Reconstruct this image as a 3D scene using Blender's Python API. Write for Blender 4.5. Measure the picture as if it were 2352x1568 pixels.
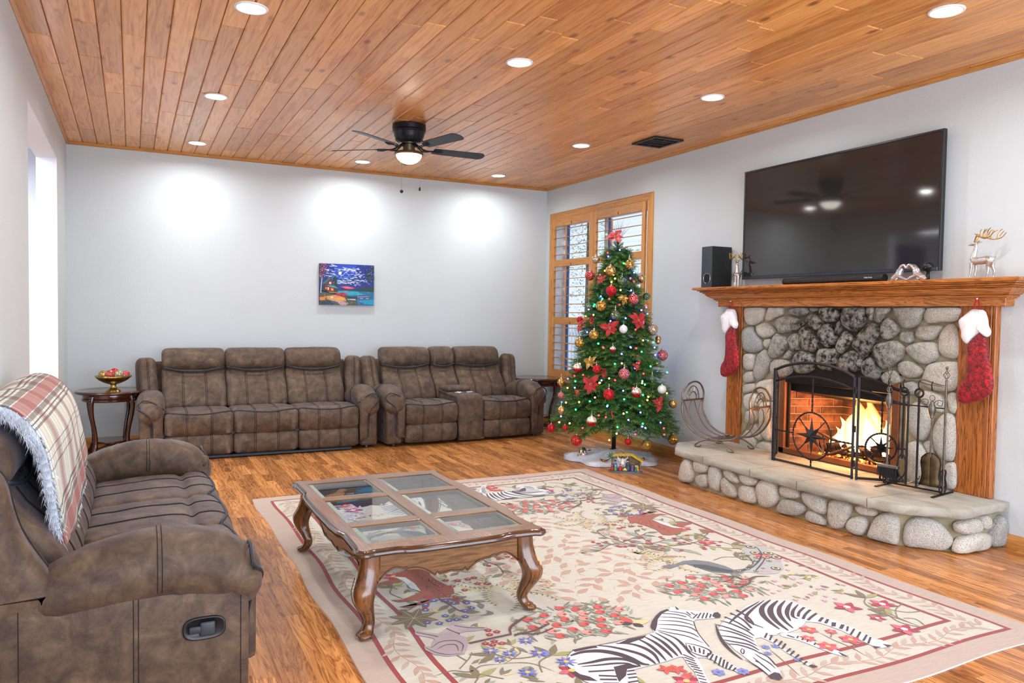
import bpy, bmesh, math, random
import numpy as np
from mathutils import Vector, Matrix, noise
R_ = random.Random(7)
PI = math.pi
sc = bpy.context.scene
COL = sc.collection
for o in list(bpy.data.objects): bpy.data.objects.remove(o)

# ---------------------------------------------------------------- camera
W, H = 5.435, 3.029            # room width (x from -W to 0), ceiling height
cd = bpy.data.cameras.new('camera'); cam = bpy.data.objects.new('camera', cd); COL.objects.link(cam)
yaw, pitch, roll = 0.465624, -0.036791, 0.015364
F = Vector((math.sin(yaw)*math.cos(pitch), math.cos(yaw)*math.cos(pitch), math.sin(pitch)))
Rr = Vector((math.cos(yaw), -math.sin(yaw), 0)); U = Rr.cross(F)
R2 = Rr*math.cos(roll)+U*math.sin(roll); U2 = -Rr*math.sin(roll)+U*math.cos(roll)
CP = Vector((-4.863, -8.718, 1.4))
m = Matrix((R2, U2, -F)).transposed().to_4x4(); m.translation = CP
cam.matrix_world = m
cd.sensor_width = 36; cd.lens = 26.636; cd.clip_start = .05; cd.clip_end = 200
sc.camera = cam

# ---------------------------------------------------------------- world, exposure, lamps
sc.view_settings.view_transform = 'Standard'
try: sc.view_settings.look = 'None'
except Exception: pass
sc.view_settings.gamma = 1; sc.view_settings.use_curve_mapping = False
sc.view_settings.exposure = 0.42
w = bpy.data.worlds.new('sky'); sc.world = w; w.use_nodes = True
nt = w.node_tree; bg = nt.nodes['Background']
tc = nt.nodes.new('ShaderNodeTexCoord'); sx = nt.nodes.new('ShaderNodeSeparateXYZ'); rp = nt.nodes.new('ShaderNodeValToRGB')
nt.links.new(tc.outputs['Generated'], sx.inputs[0]); nt.links.new(sx.outputs['Z'], rp.inputs[0])
rp.color_ramp.elements[0].position = 0.0; rp.color_ramp.elements[0].color = (.80, .91, 1, 1)
rp.color_ramp.elements[1].position = .6; rp.color_ramp.elements[1].color = (.62, .78, 1, 1)
nt.links.new(rp.outputs[0], bg.inputs['Color']); bg.inputs['Strength'].default_value = .85

def area_light(name, loc, rot, sx, sy, power, col=(1,1,1), shape='RECTANGLE'):
    l = bpy.data.lights.new(name, 'AREA'); l.shape = shape; l.size = sx; l.size_y = sy; l.energy = power; l.color = col
    o = bpy.data.objects.new(name, l); COL.objects.link(o); o.location = loc; o.rotation_euler = rot
    return o
# cool fill lamp added beyond the open room end, unseen behind the camera
area_light('rear_fill', (-2.7, -10.2, 1.5), (PI/2, 0, 0), 5.0, 2.6, 205, (.74, .84, 1))
# the bright hallway beyond the doorway
area_light('hallway_light', (-6.9, -1.9, 2.9), (0, 0, 0), 1.6, 3.6, 125, (.90, .94, 1))
# ceiling downlights (grid measured from the photograph)
DL = [(-4.28,-.60),(-4.28,-2.44),(-4.28,-4.36),(-4.28,-6.2),(-2.61,-.54),(-2.61,-4.28),(-2.61,-6.2),(-.98,-.565),(-.985,-2.42),(-1.0,-4.286),(-1.02,-6.11)]
for x, y in DL:
    l = area_light('downlight_lamp', (x, y, H-.012), (0, 0, 0), .12, .12, 10, (.96, .99, 1), 'DISK')
    l.data.spread = math.radians(165)

# ---------------------------------------------------------------- helpers
def lin(c):
    c = c/255.
    return c/12.92 if c <= .04045 else ((c+.055)/1.055)**2.4
def rgb(r, g, b): return (lin(r), lin(g), lin(b), 1)

class MB:
    """collects shapes and links them as one mesh object"""
    def __init__(s): s.v = []; s.f = []; s.c = []; s.mi = []; s.uv = []; s.cur = None; s.m = 0; s.smooth = []; s.sm = False
    def add(s, vs, fs, col=None, uv=None):
        b = len(s.v); s.v += [tuple(v) for v in vs]
        for f in fs:
            s.f.append(tuple(b+i for i in f)); s.mi.append(s.m); s.smooth.append(s.sm); s.c.append(col or s.cur)
            if uv is not None: s.uv.append([uv[i] for i in f])
            else: s.uv.append(None)
        return s
    def box(s, x0, x1, y0, y1, z0, z1, ch=0):
        if ch <= 0:
            vs = [(x, y, z) for z in (z0, z1) for y in (y0, y1) for x in (x0, x1)]
            return s.add(vs, [(0,2,3,1),(4,5,7,6),(0,1,5,4),(2,6,7,3),(0,4,6,2),(1,3,7,5)])
        return s.rbox(x0, x1, y0, y1, z0, z1, ch)
    def rbox(s, x0, x1, y0, y1, z0, z1, r, n=1):
        bm = bmesh.new(); bmesh.ops.create_cube(bm, size=1)
        for v in bm.verts:
            v.co = Vector(((x0+x1)/2+v.co.x*(x1-x0), (y0+y1)/2+v.co.y*(y1-y0), (z0+z1)/2+v.co.z*(z1-z0)))
        bmesh.ops.bevel(bm, geom=bm.edges[:], offset=r, segments=n, affect='EDGES', profile=.5)
        bm.verts.index_update()
        s.add([v.co for v in bm.verts], [[v.index for v in f.verts] for f in bm.faces]); bm.free(); return s
    def tube(s, pts, r, n=6, cap=True, flat=None):
        pts = [Vector(p) for p in pts]; k = len(pts)
        rs = r if isinstance(r, (list, tuple)) else [r]*k
        vs = []; up = None
        for i, p in enumerate(pts):
            t = (pts[min(i+1, k-1)]-pts[max(i-1, 0)])
            if t.length < 1e-9: t = Vector((0,0,1))
            t.normalize()
            if up is None: up = Vector((0,0,1)) if abs(t.z) < .9 else Vector((1,0,0))
            a = t.cross(up)
            if a.length < 1e-6: a = t.orthogonal()
            a.normalize(); b = a.cross(t).normalized(); up = b
            fb = flat if flat else 1
            for j in range(n):
                w_ = 2*PI*j/n
                vs.append(p+a*math.cos(w_)*rs[i]+b*math.sin(w_)*rs[i]*fb)
        fs = [(i*n+j, i*n+(j+1)%n, (i+1)*n+(j+1)%n, (i+1)*n+j) for i in range(k-1) for j in range(n)]
        if cap: fs += [tuple(range(n))[::-1], tuple((k-1)*n+j for j in range(n))]
        return s.add(vs, fs)
    def ring(s, pts, r, n=6):
        pts = [Vector(p) for p in pts]; k = len(pts); vs = []
        c = sum(pts, Vector())/k; nn = (pts[0]-c).cross(pts[k//4]-c).normalized()
        for i, p in enumerate(pts):
            t = (pts[(i+1)%k]-pts[i-1]).normalized(); a = t.cross(nn).normalized()
            for j in range(n):
                w_ = 2*PI*j/n; vs.append(p+a*math.cos(w_)*r+nn*math.sin(w_)*r)
        return s.add(vs, [(i*n+j, i*n+(j+1)%n, ((i+1)%k)*n+(j+1)%n, ((i+1)%k)*n+j) for i in range(k) for j in range(n)])
    def lathe(s, prof, n=24, c=(0,0,0), sx=1, sy=1, flute=None):
        vs = []; k = len(prof)
        for i, (r, z) in enumerate(prof):
            for j in range(n):
                a = 2*PI*j/n; q = r*(1+(flute(j, i) if flute else 0))
                vs.append((c[0]+q*math.cos(a)*sx, c[1]+q*math.sin(a)*sy, c[2]+z))
        fs = [(i*n+j, i*n+(j+1)%n, (i+1)*n+(j+1)%n, (i+1)*n+j) for i in range(k-1) for j in range(n)]
        fs += [tuple(range(n))[::-1], tuple((k-1)*n+j for j in range(n))]
        return s.add(vs, fs)
    def ball(s, c, r, n=12, m=8, sz=1):
        vs = [(c[0], c[1], c[2]-r*sz)]
        for i in range(1, m):
            a = -PI/2+PI*i/m
            for j in range(n):
                b = 2*PI*j/n; vs.append((c[0]+r*math.cos(a)*math.cos(b), c[1]+r*math.cos(a)*math.sin(b), c[2]+r*sz*math.sin(a)))
        vs.append((c[0], c[1], c[2]+r*sz)); L = len(vs)-1
        fs = [(0, 1+(j+1)%n, 1+j) for j in range(n)]
        fs += [(1+i*n+j, 1+i*n+(j+1)%n, 1+(i+1)*n+(j+1)%n, 1+(i+1)*n+j) for i in range(m-2) for j in range(n)]
        fs += [(L, 1+(m-2)*n+j, 1+(m-2)*n+(j+1)%n) for j in range(n)]
        return s.add(vs, fs)
    def prism(s, poly, axis, a0, a1):
        """poly: 2-D outline; axis 0/1/2 extruded from a0 to a1"""
        n = len(poly)
        def P(p, a): return {0: (a, p[0], p[1]), 1: (p[0], a, p[1]), 2: (p[0], p[1], a)}[axis]
        vs = [P(p, a0) for p in poly]+[P(p, a1) for p in poly]
        return s.add(vs, [tuple(range(n))[::-1], tuple(range(n, 2*n))]+[(i, (i+1)%n, n+(i+1)%n, n+i) for i in range(n)])
    def flat(s, pts, col=None): return s.add(pts, [tuple(range(len(pts)))], col)
    def rib(s, A, B, smoothcol=None, closed=False):
        """ribbon between two point rows"""
        n = len(A); return s.add(list(A)+list(B), [(i, i+1, n+i+1, n+i) for i in range(n-1)]+([(n-1, 0, n, 2*n-1)] if closed else []))
    def loft(s, rings, cap=True, uvs=None):
        n = len(rings[0]); k = len(rings); vs = [p for r in rings for p in r]
        fs = [(i*n+j, i*n+(j+1)%n, (i+1)*n+(j+1)%n, (i+1)*n+j) for i in range(k-1) for j in range(n)]
        if cap: fs += [tuple(range(n))[::-1], tuple((k-1)*n+j for j in range(n))]
        return s.add(vs, fs)
    def xf(s, M, start=0):
        s.v = s.v[:start]+[tuple(M @ Vector(v)) for v in s.v[start:]]; return s
    def build(s, name, mats, parent=None, smooth=False, fix=True, shade=None):
        me = bpy.data.meshes.new(name); me.from_pydata(s.v, [], s.f)
        if not isinstance(mats, (list, tuple)): mats = [mats]
        for m_ in mats: me.materials.append(m_)
        if len(mats) > 1: me.polygons.foreach_set('material_index', s.mi)
        if any(c is not None for c in s.c):
            at = me.color_attributes.new('Col', 'FLOAT_COLOR', 'CORNER'); buf = []
            for f, c in zip(s.f, s.c):
                c = c or (1,1,1,1)
                for _ in f: buf += list(c)
            at.data.foreach_set('color', buf)
        if any(u is not None for u in s.uv):
            ul = me.uv_layers.new(name='UVMap'); buf = []
            for f, u in zip(s.f, s.uv):
                for k in range(len(f)): buf += list(u[k]) if u else [0, 0]
            ul.data.foreach_set('uv', buf)
        if fix:
            bm = bmesh.new(); bm.from_mesh(me); bmesh.ops.recalc_face_normals(bm, faces=bm.faces[:]); bm.to_mesh(me); bm.free()
        if smooth: me.polygons.foreach_set('use_smooth', [True]*len(s.f))
        elif any(s.smooth): me.polygons.foreach_set('use_smooth', s.smooth)
        me.update()
        o = bpy.data.objects.new(name, me); COL.objects.link(o)
        if parent: o.parent = parent
        if smooth == 'auto': autosmooth(o)
        return o
def autosmooth(o, ang=40):
    me = o.data; bm = bmesh.new(); bm.from_mesh(me)
    for f in bm.faces: f.smooth = True
    for e in bm.edges:
        e.smooth = not (len(e.link_faces) == 2 and e.calc_face_angle(0) > math.radians(ang))
    bm.to_mesh(me); bm.free()
def thing(name, label, cat, loc=(0,0,0), rz=0, group=None):
    o = bpy.data.objects.new(name, None); COL.objects.link(o); o.location = loc; o.rotation_euler = (0,0,rz)
    o.empty_display_size = .05
    return tag(o, label, cat, group)
def tag(o, label=None, cat=None, group=None, kind=None):
    if label: o['label'] = label
    if cat: o['category'] = cat
    if group: o['group'] = group
    if kind: o['kind'] = kind
    return o
def struct(o): o['kind'] = 'structure'; return o
def kids(o): return [c for c in bpy.data.objects if c.parent == o]
def copy_tree(o, parent=None):
    c = o.copy(); COL.objects.link(c)
    if parent: c.parent = parent
    for ch in kids(o): copy_tree(ch, c)
    return c
def catmull(pts, n=6, closed=False):
    P = [Vector(p) for p in pts]; k = len(P); out = []
    for i in range(k if closed else k-1):
        p0 = P[(i-1)%k] if closed or i > 0 else P[0]; p1 = P[i]; p2 = P[(i+1)%k]; p3 = P[(i+2)%k] if closed or i+2 < k else P[-1]
        for j in range(n):
            t = j/n
            out.append(.5*((2*p1)+(p2-p0)*t+(2*p0-5*p1+4*p2-p3)*t*t+(3*p1-p0-3*p2+p3)*t**3))
    if not closed: out.append(P[-1])
    return out
def fbm(x, y, z=0, s=1): return noise.noise(Vector((x*s, y*s, z*s)))

# ---------------------------------------------------------------- materials
class NT:
    def __init__(s, name):
        s.m = bpy.data.materials.new(name); s.m.use_nodes = True; s.t = s.m.node_tree; s.n = s.t.nodes; s.L = s.t.links
        s.b = s.n['Principled BSDF']; s.out = s.n['Material Output']
    def N(s, typ, **kw):
        nd = s.n.new('ShaderNode'+typ)
        for k, v in kw.items():
            if hasattr(nd, k): setattr(nd, k, v)
        return nd
    def link(s, a, b): s.L.new(a, b)
    def val(s, sock, v):
        if isinstance(v, bpy.types.NodeSocket): s.L.new(v, sock)
        else: sock.default_value = v
    def coord(s, kind='Object', scale=(1,1,1), rot=(0,0,0), loc=None):
        if kind == 'Position': o = s.N('NewGeometry').outputs['Position']
        else: o = s.N('TexCoord').outputs[kind]
        mp = s.N('Mapping'); mp.inputs['Scale'].default_value = scale; mp.inputs['Rotation'].default_value = rot
        s.link(o, mp.inputs[0])
        if loc is not None: s.val(mp.inputs['Location'], loc)
        return mp.outputs[0]
    def noise(s, co, scale, detail=4, rough=.55, dist=0):
        nd = s.N('TexNoise'); s.link(co, nd.inputs['Vector']); nd.inputs['Scale'].default_value = scale
        nd.inputs['Detail'].default_value = detail; nd.inputs['Roughness'].default_value = rough; nd.inputs['Distortion'].default_value = dist
        return nd.outputs['Fac']
    def vor(s, co, scale, feature='F1', out='Distance', rnd=1):
        nd = s.N('TexVoronoi', feature=feature); s.link(co, nd.inputs['Vector']); nd.inputs['Scale'].default_value = scale; nd.inputs['Randomness'].default_value = rnd
        return nd.outputs[out]
    def ramp(s, fac, stops, interp='LINEAR'):
        nd = s.N('ValToRGB'); s.link(fac, nd.inputs[0]); r = nd.color_ramp; r.interpolation = interp
        while len(r.elements) < len(stops): r.elements.new(.5)
        for e, (p, c) in zip(r.elements, stops):
            e.position = p; e.color = c if isinstance(c, (tuple, list)) else (c, c, c, 1)
        return nd.outputs[0]
    def mix(s, fac, a, b, mode='MIX'):
        nd = s.N('Mix', data_type='RGBA', blend_type=mode)
        s.val(nd.inputs[0], fac); s.val(nd.inputs[6], a); s.val(nd.inputs[7], b); return nd.outputs[2]
    def math(s, op, a, b=0, c=None):
        nd = s.N('Math', operation=op); s.val(nd.inputs[0], a); s.val(nd.inputs[1], b)
        if c is not None: s.val(nd.inputs[2], c)
        return nd.outputs[0]
    def bump(s, h, strength=.3, dist=.01):
        nd = s.N('Bump'); nd.inputs['Strength'].default_value = strength; nd.inputs['Distance'].default_value = dist
        s.link(h, nd.inputs['Height']); s.link(nd.outputs[0], s.b.inputs['Normal']); return nd
    def sep(s, co):
        nd = s.N('SeparateXYZ'); s.link(co, nd.inputs[0]); return nd.outputs
    def comb(s, x, y, z):
        nd = s.N('CombineXYZ'); s.val(nd.inputs[0], x); s.val(nd.inputs[1], y); s.val(nd.inputs[2], z); return nd.outputs[0]
    def attr(s, name='Col'):
        nd = s.N('Attribute'); nd.attribute_name = name; return nd.outputs['Color']
    def set(s, **kw):
        mp = dict(col='Base Color', rough='Roughness', metal='Metallic', spec='Specular IOR Level', coat='Coat Weight', coatr='Coat Roughness',
                  sheen='Sheen Weight', sheenr='Sheen Roughness', trans='Transmission Weight', ior='IOR', alpha='Alpha', em='Emission Color', ems='Emission Strength', aniso='Anisotropic')
        for k, v in kw.items(): s.val(s.b.inputs[mp[k]], v)
        return s.m
def simple(name, col, rough=.5, metal=0, var=.12, scale=12, bump=.0, bscale=60, kind='Object', **kw):
    t = NT(name); co = t.coord(kind); n = t.noise(co, scale, 3)
    c1 = tuple(min(1, c*(1+var)) for c in col[:3])+(1,); c2 = tuple(c*(1-var) for c in col[:3])+(1,)
    c = t.ramp(n, [(.3, c2), (.7, c1)])
    if bump: t.bump(t.noise(co, bscale, 4), bump, .004)
    return t.set(col=c, rough=rough, metal=metal, **kw)
def fromcol(name, rough=.6, metal=0, var=.1, scale=40, bump=0, bscale=400, **kw):
    t = NT(name); co = t.coord('Object'); n = t.noise(co, scale, 3)
    c = t.mix(1.0, t.attr(), t.ramp(n, [(.3, 1-var), (.7, 1.0)]), 'MULTIPLY')
    if bump: t.bump(t.noise(co, bscale, 2), bump, .002)
    return t.set(col=c, rough=rough, metal=metal, **kw)

def wood(name, light, dark, axis, scale=1.0, rough=.35, knots=False, rnd=True, ring=9, coat=0, kind='Position', var=.25, spec=.5, bump=.12, fmix=.5):
    """procedural timber: long grain along axis, per-piece tone from the Col attribute"""
    t = NT(name); st = [14*scale]*3; st[axis] = 1.1*scale
    a = t.attr() if rnd else None
    off = None
    if rnd:
        sc_ = t.N('VectorMath', operation='SCALE'); t.link(a, sc_.inputs[0]); sc_.inputs['Scale'].default_value = 37; off = sc_.outputs[0]
    co = t.coord(kind, tuple(st), loc=off)
    n1 = t.noise(co, 1.0, 5, .6, 1.2)
    rings = t.math('FRACT', t.math('MULTIPLY', n1, ring))
    rings = t.math('ABSOLUTE', t.math('SUBTRACT', rings, .5))
    g = t.ramp(rings, [(0, dark), (.14, tuple((a_+b_)/2 for a_, b_ in zip(light, dark))), (.42, light)])
    st2 = [90*scale]*3; st2[axis] = 3*scale
    fine = t.noise(t.coord(kind, tuple(st2), loc=off), 1.0, 3, .6)
    c = t.mix(fmix, g, t.mix(t.ramp(fine, [(.35, 0), (.65, 1)]), dark, light), 'MIX')
    if rnd:
        s = t.sep(a); tone = t.math('ADD', t.math('MULTIPLY', s[0], 2*var), 1-var)
        c = t.mix(1.0, c, t.comb(tone, t.math('POWER', tone, 1.15), t.math('POWER', tone, 1.3)), 'MULTIPLY')
    if knots:
        k = [5.0]*3; k[axis] = 2.6
        kc = t.coord(kind, tuple(k), loc=off); nd = t.N('TexVoronoi'); t.link(kc, nd.inputs['Vector']); nd.inputs['Scale'].default_value = 1.0
        kd = nd.outputs['Distance']
        km = t.ramp(kd, [(.05, 1), (.14, 0)])
        c = t.mix(t.math('MULTIPLY', km, .75), c, (dark[0]*.35, dark[1]*.3, dark[2]*.3, 1))
        st3 = [7]*3; st3[axis] = 1.3
        dn = t.ramp(t.noise(t.coord(kind, tuple(st3), loc=off), 1, 5, .65, .6), [(.60, 0), (.74, 1)])
        c = t.mix(t.math('MULTIPLY', dn, .4), c, dark)
    if bump: t.bump(fine, bump, .002)
    return t.set(col=c, rough=rough, coat=coat, coatr=.15, spec=spec)
# ================================================================ room shell
def wallmat(name, c, bump=.35):
    t = NT(name); co = t.coord('Position'); n = t.noise(co, 1.2, 3)
    c1 = tuple(x*1.02 for x in c[:3])+(1,); c2 = tuple(x*.97 for x in c[:3])+(1,)
    h = t.noise(co, 75, 3, .6); t.bump(h, bump, .004)
    return t.set(col=t.ramp(n, [(.3, c2), (.7, c1)]), rough=.75, spec=.3)
M_wall = wallmat('wall_paint', rgb(204, 212, 215)); M_white = wallmat('hall_paint', rgb(228, 232, 242), .15)
M_pine = wood('ceiling_pine', rgb(232, 170, 98), rgb(190, 114, 50), 1, 1.0, .30, True, True, 4, .14, var=.17, spec=.5, fmix=.35)
M_gap = simple('groove_stain', rgb(70, 34, 14), .8)
M_floor = wood('floor_laminate', rgb(212, 146, 82), rgb(122, 66, 30), 1, .85, .25, False, True, 9, .0, var=.36, spec=.5, bump=.04, fmix=.35)
M_trim = wood('oak_trim', rgb(206, 148, 80), rgb(170, 108, 50), 1, 1.3, .4, False, False, 5, 0, bump=.03)
M_trimv = wood('shutter_wood', rgb(212, 152, 84), rgb(180, 116, 54), 2, 1.3, .4, False, False, 4, 0, bump=.03)
M_trimx = wood('oak_trim_cross', rgb(206, 148, 80), rgb(170, 108, 50), 0, 1.3, .4, False, False, 5, 0, bump=.03)

YB = -9.6   # open end of the room, behind the camera
b = MB(); b.box(-W-.2, .25, 0, .15, -.1, H+.15); struct(b.build('wall_back', M_wall))
# right wall with the window opening and the firebox opening
b = MB()
for y0, y1, z0, z1 in [(-.21, 0, -.1, H+.15), (-2.19, -.21, -.1, .60), (-2.19, -.21, 2.60, H+.15), (-4.10, -2.19, -.1, H+.15),
                       (-5.20, -4.10, -.1, .28), (-5.20, -4.10, 1.02, H+.15), (YB, -5.20, -.1, H+.15)]:
    b.box(0, .22, y0, y1, z0, z1)
struct(b.build('wall_right', M_wall))
# left wall with the doorway
DY0, DY1, DZ = -3.13, -1.05, 2.68
b = MB()
for y0, y1, z0, z1 in [(DY1, 0, -.1, H+.15), (DY0, DY1, DZ, H+.15), (YB, DY0, -.1, H+.15)]: b.box(-W-.155, -W, y0, y1, z0, z1)
struct(b.build('wall_left', M_wall))
# doorway lining and the hallway beyond
t = .004
b = MB()
b.box(-W-.156, -W-.001, DY1-t, DY1, 0, DZ); b.box(-W-.156, -W-.001, DY0, DY0+t, 0, DZ); b.box(-W-.156, -W-.001, DY0, DY1, DZ-t, DZ)
struct(b.build('trim_1', M_white))
b = MB(); b.box(-9.8, -W-.156, .6, .75, -.1, H+.15); struct(b.build('wall_hall_back', M_white))
b = MB(); b.box(-9.95, -9.8, -4.6, .75, -.1, H+.15); struct(b.build('wall_hall_side', M_white))
b = MB(); b.box(-9.8, -W-.156, -4.6, -4.45, -.1, H+.15); struct(b.build('wall_hall_front', M_white))
b = MB(); b.box(-W-.2, -W-.156, 0, .6, -.1, H+.15); struct(b.build('wall_hall_return', M_white))
b = MB(); b.box(-9.8, -W-.05, -4.6, .75, H, H+.15); struct(b.build('ceiling_hall', M_white))
b = MB(); b.box(-9.8, -W-.0, -4.6, .75, -.12, -.004); struct(b.build('floor_hall', simple('hall_floor', rgb(190, 160, 130), .4)))
M_red = simple('red_door_paint', rgb(140, 62, 40), .4); M_blue = simple('door_glass_dusk', rgb(40, 60, 110), .1)
d = bpy.data.objects.new('door_1', None); COL.objects.link(d); d.location = (-8.15, .6, 0); struct(d)
b = MB(); b.box(-.62, -.48, -.05, -.001, 0, 2.12); b.box(.48, .62, -.05, -.001, 0, 2.12); b.box(-.62, .62, -.05, -.001, 2.0, 2.12); b.build('door_frame', M_red, d)
b = MB(); b.rbox(-.478, .478, -.04, -.001, .01, 1.998, .004); b.build('door_leaf', M_blue, d)
b = MB(); b.ball((.4, -.07, 1.0), .03); b.build('door_knob', simple('brass', rgb(200, 160, 80), .25, 1), d, True)
d2 = bpy.data.objects.new('window_2', None); COL.objects.link(d2); d2.location = (-8.15, .6, 2.28); struct(d2)
b = MB(); b.box(-.5, .5, -.02, -.001, 0, .5); b.build('pane', M_blue, d2)
b = MB(); b.box(-.56, -.5, -.04, -.001, -.05, .56); b.box(.5, .56, -.04, -.001, -.05, .56); b.box(-.5, .5, -.04, -.001, .5, .56); b.box(-.5, .5, -.04, -.001, -.05, 0); b.build('window_frame', M_white, d2)

def project(p):
    d_ = Vector(p)-CP; z = d_.dot(F)
    return (1176+1740.2*d_.dot(R2)/max(z, .01), 784-1740.2*d_.dot(U2)/max(z, .01), z)

# ---------------------------------------------------------------- ceiling: tongue and groove boards, each its own object
b = MB(); b.box(-W-.05, .05, YB, .05, H+.012, H+.1); ceil = struct(b.build('ceiling', M_gap))
BW = .128; x = -W-.115; c_ = .0065; g_ = .0014
rr = random.Random(11)
xs = []
while x < 0: xs.append(x); x += BW
for x in xs:
    x0, x1 = max(x, -W)+g_, min(x+BW, 0)-g_
    if x1-x0 < .01: continue
    y = rr.uniform(-.9, -.05)
    cuts = [0, y]
    while y > YB:
        y -= rr.choice([.55, .8, 1.1, 1.5, 1.9, 2.3])*rr.uniform(.8, 1.15); cuts.append(max(y, YB))
    for k in range(len(cuts)-1):
        ya, yb = cuts[k]-.0012, cuts[k+1]+.0012
        if ya-yb < .05: continue
        b = MB(); b.cur = (rr.random(), rr.random(), rr.random(), 1)
        dz = rr.uniform(-.0008, .0008); z = H+dz
        P = [(x0, z+.014), (x0, z+c_), (x0+c_, z), (x1-c_, z), (x1, z+c_), (x1, z+.014)]
        i0 = [(px, ya if pz > z+.001 else ya-c_, pz) for px, pz in P]; i1 = [(px, yb if pz > z+.001 else yb+c_, pz) for px, pz in P]
        b.add(i0+i1, [(0,1,2,3,4,5), (6,7,8,9,10,11)]+[(j, (j+1) % 6, 6+(j+1) % 6, 6+j) for j in range(6)])
        b.build('plank', M_pine, ceil)

# ---------------------------------------------------------------- floor: strips of a laminate floor; the 300 largest in view are parts, the rest one part
b = MB(); b.box(-W-.0, .0, YB, 0, -.12, -.0105); floor = struct(b.build('floor', M_gap))
SW = .0705; strips = []; rr = random.Random(5); x = -W; k = 0
while x < 0:
    y = -rr.uniform(0, .45); cuts = [0, y]
    while y > YB: y -= rr.choice([.28, .4, .52, .62]); cuts.append(max(y, YB))
    for i in range(len(cuts)-1):
        ya, yb = cuts[i]-.0002, cuts[i+1]+.0002
        x0, x1 = x+.0002, min(x+SW, 0)-.0002
        if ya-yb < .02 or x1-x0 < .01: continue
        cx, cy = (x0+x1)/2, (ya+yb)/2
        u, v, z = project((cx, cy, 0))
        hid = (-4.0 < cx < -1.25 and -6.8 < cy < -3.0) or (cx < -4.45 and -5.95 < cy < -3.7) or (-4.75 < cx < -.6 and cy > -1.0) or (cx > -.7 and -5.85 < cy < -3.5)
        area = (x1-x0)*(ya-yb)/max(z, .3)**3 if (z > .3 and -20 < u < 2372 and v < 1590 and not hid) else 0
        strips.append((area, x0, x1, yb, ya, (rr.random(), rr.random(), rr.random(), 1)))
    x += SW; k += 1
strips.sort(key=lambda s: -s[0])
for s_ in strips[:300]:
    b = MB(); b.cur = s_[5]; b.box(s_[1], s_[2], s_[3], s_[4], -.0105, 0); b.build('plank', M_floor, floor, fix=False)
b = MB()
for s_ in strips[300:]: b.cur = s_[5]; b.box(s_[1], s_[2], s_[3], s_[4], -.0105, 0)
o = b.build('more_planks', M_floor, floor, fix=False); o['kind'] = 'stuff'

# ---------------------------------------------------------------- trims
q = [(0, 0), (0, -.026), (.006, -.026), (.020, -.016), (.026, -.004), (.026, 0)]
b = MB(); b.prism([(-p[0], H-.0005+p[1]) for p in q], 1, YB, 0); 
struct(b.build('trim_2', M_trim))
b = MB(); b.prism([(-W+p[0], H-.0005+p[1]) for p in q], 1, YB, 0); struct(b.build('trim_3', M_trim))
b = MB(); b.prism([(-p[0], H-.0005+p[1]) for p in q], 0, -W, 0); struct(b.build('trim_4', M_trimx))
bb = [(0, 0), (.016, 0), (.016, .058), (.013, .063), (.013, .069), (.009, .075), (.008, .082), (0, .084)]
def basebd(name, y0, y1):
    b = MB(); b.prism([(-p[0], p[1]) for p in bb], 1, y0, y1); struct(b.build(name, M_trim))
basebd('baseboard_right', -3.42, 0); basebd('baseboard_right_front', YB, -5.9)
b = MB(); b.prism([(-p[0], p[1]) for p in bb], 0, -W, 0); struct(b.build('baseboard_back', M_trimx))
b = MB(); b.prism([(-W+p[0], p[1]) for p in bb], 1, DY1, 0); struct(b.build('baseboard_left', M_trim))

# ---------------------------------------------------------------- window with plantation shutters
win = bpy.data.objects.new('window_1', None); COL.objects.link(win); win.location = (0, 0, 0); struct(win)
def casing(name, pts):  # mitred casing board, profile stepped
    b = MB(); 
    for (a, c, dx) in pts: pass
    return b
y0, y1, z0, z1 = -2.285, -.115, .50, 2.69; cw = .095
prof = [(0, .012), (.012, .022), (.03, .024), (.05, .018), (.075, .016), (.083, .022), (.095, .012)]   # offset inwards, thickness
def mitre_ring(y0, y1, z0, z1, prof):
    rings = []
    for o_, th in prof: rings.append([(-th, y0+o_, z0+o_), (-th, y1-o_, z0+o_), (-th, y1-o_, z1-o_), (-th, y0+o_, z1-o_)])
    rings = [[(0.0, *r[1:]) for r in rings[0]]]+rings+[[(0.0, *r[1:]) for r in rings[-1]]]
    return rings
rg = mitre_ring(y0, y1, z0+.08, z1, prof)
for side in range(4):
    b = MB(); A = [r[side] for r in rg]; B = [r[(side+1) % 4] for r in rg]; b.rib(A, B)
    b.build('casing', M_trim if side in (0, 2) else M_trimv, win)
b = MB(); b.rbox(-.06, .0, y0-.03, y1+.03, z0+.05, z0+.08, .006); b.build('window_sill', M_trim, win)
b = MB(); b.rbox(-.018, .0, y0, y1, z0-.02, z0+.05, .004); b.build('apron', M_trim, win)
# wall reveal, outer vinyl frame and glass
M_vinyl = simple('white_vinyl', rgb(235, 238, 245), .35)
b = MB(); b.box(-.001, .225, -.216, -.2101, .60, 2.6); b.box(-.001, .225, -2.1899, -2.184, .6, 2.6); b.box(0, .225, -2.184, -.216, 2.594, 2.5999); b.box(0, .225, -2.184, -.216, .6001, .606); b.build('reveal', M_vinyl, win)
b = MB()
for a0, a1, c0, c1 in [(-.28, -.206, .604, 2.596), (-2.186, -2.12, .604, 2.596), (-1.22, -1.16, .604, 2.596), (-2.12, -.28, .604, .66), (-2.12, -.28, 2.54, 2.596)]: b.rbox(.14, .19, a0, a1, c0, c1, .004)
b.build('window_frame', M_vinyl, win)
b = MB()
M_dk = simple('dark_gasket', rgb(70, 96, 150), .5)
for a0, a1, c0, c1 in [(-.298, -.28, .66, 2.54), (-1.16, -1.142, .66, 2.54), (-1.238, -1.22, .66, 2.54), (-2.12, -2.10, .66, 2.54)]: b.box(.15, .18, a0, a1, c0, c1)
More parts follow.
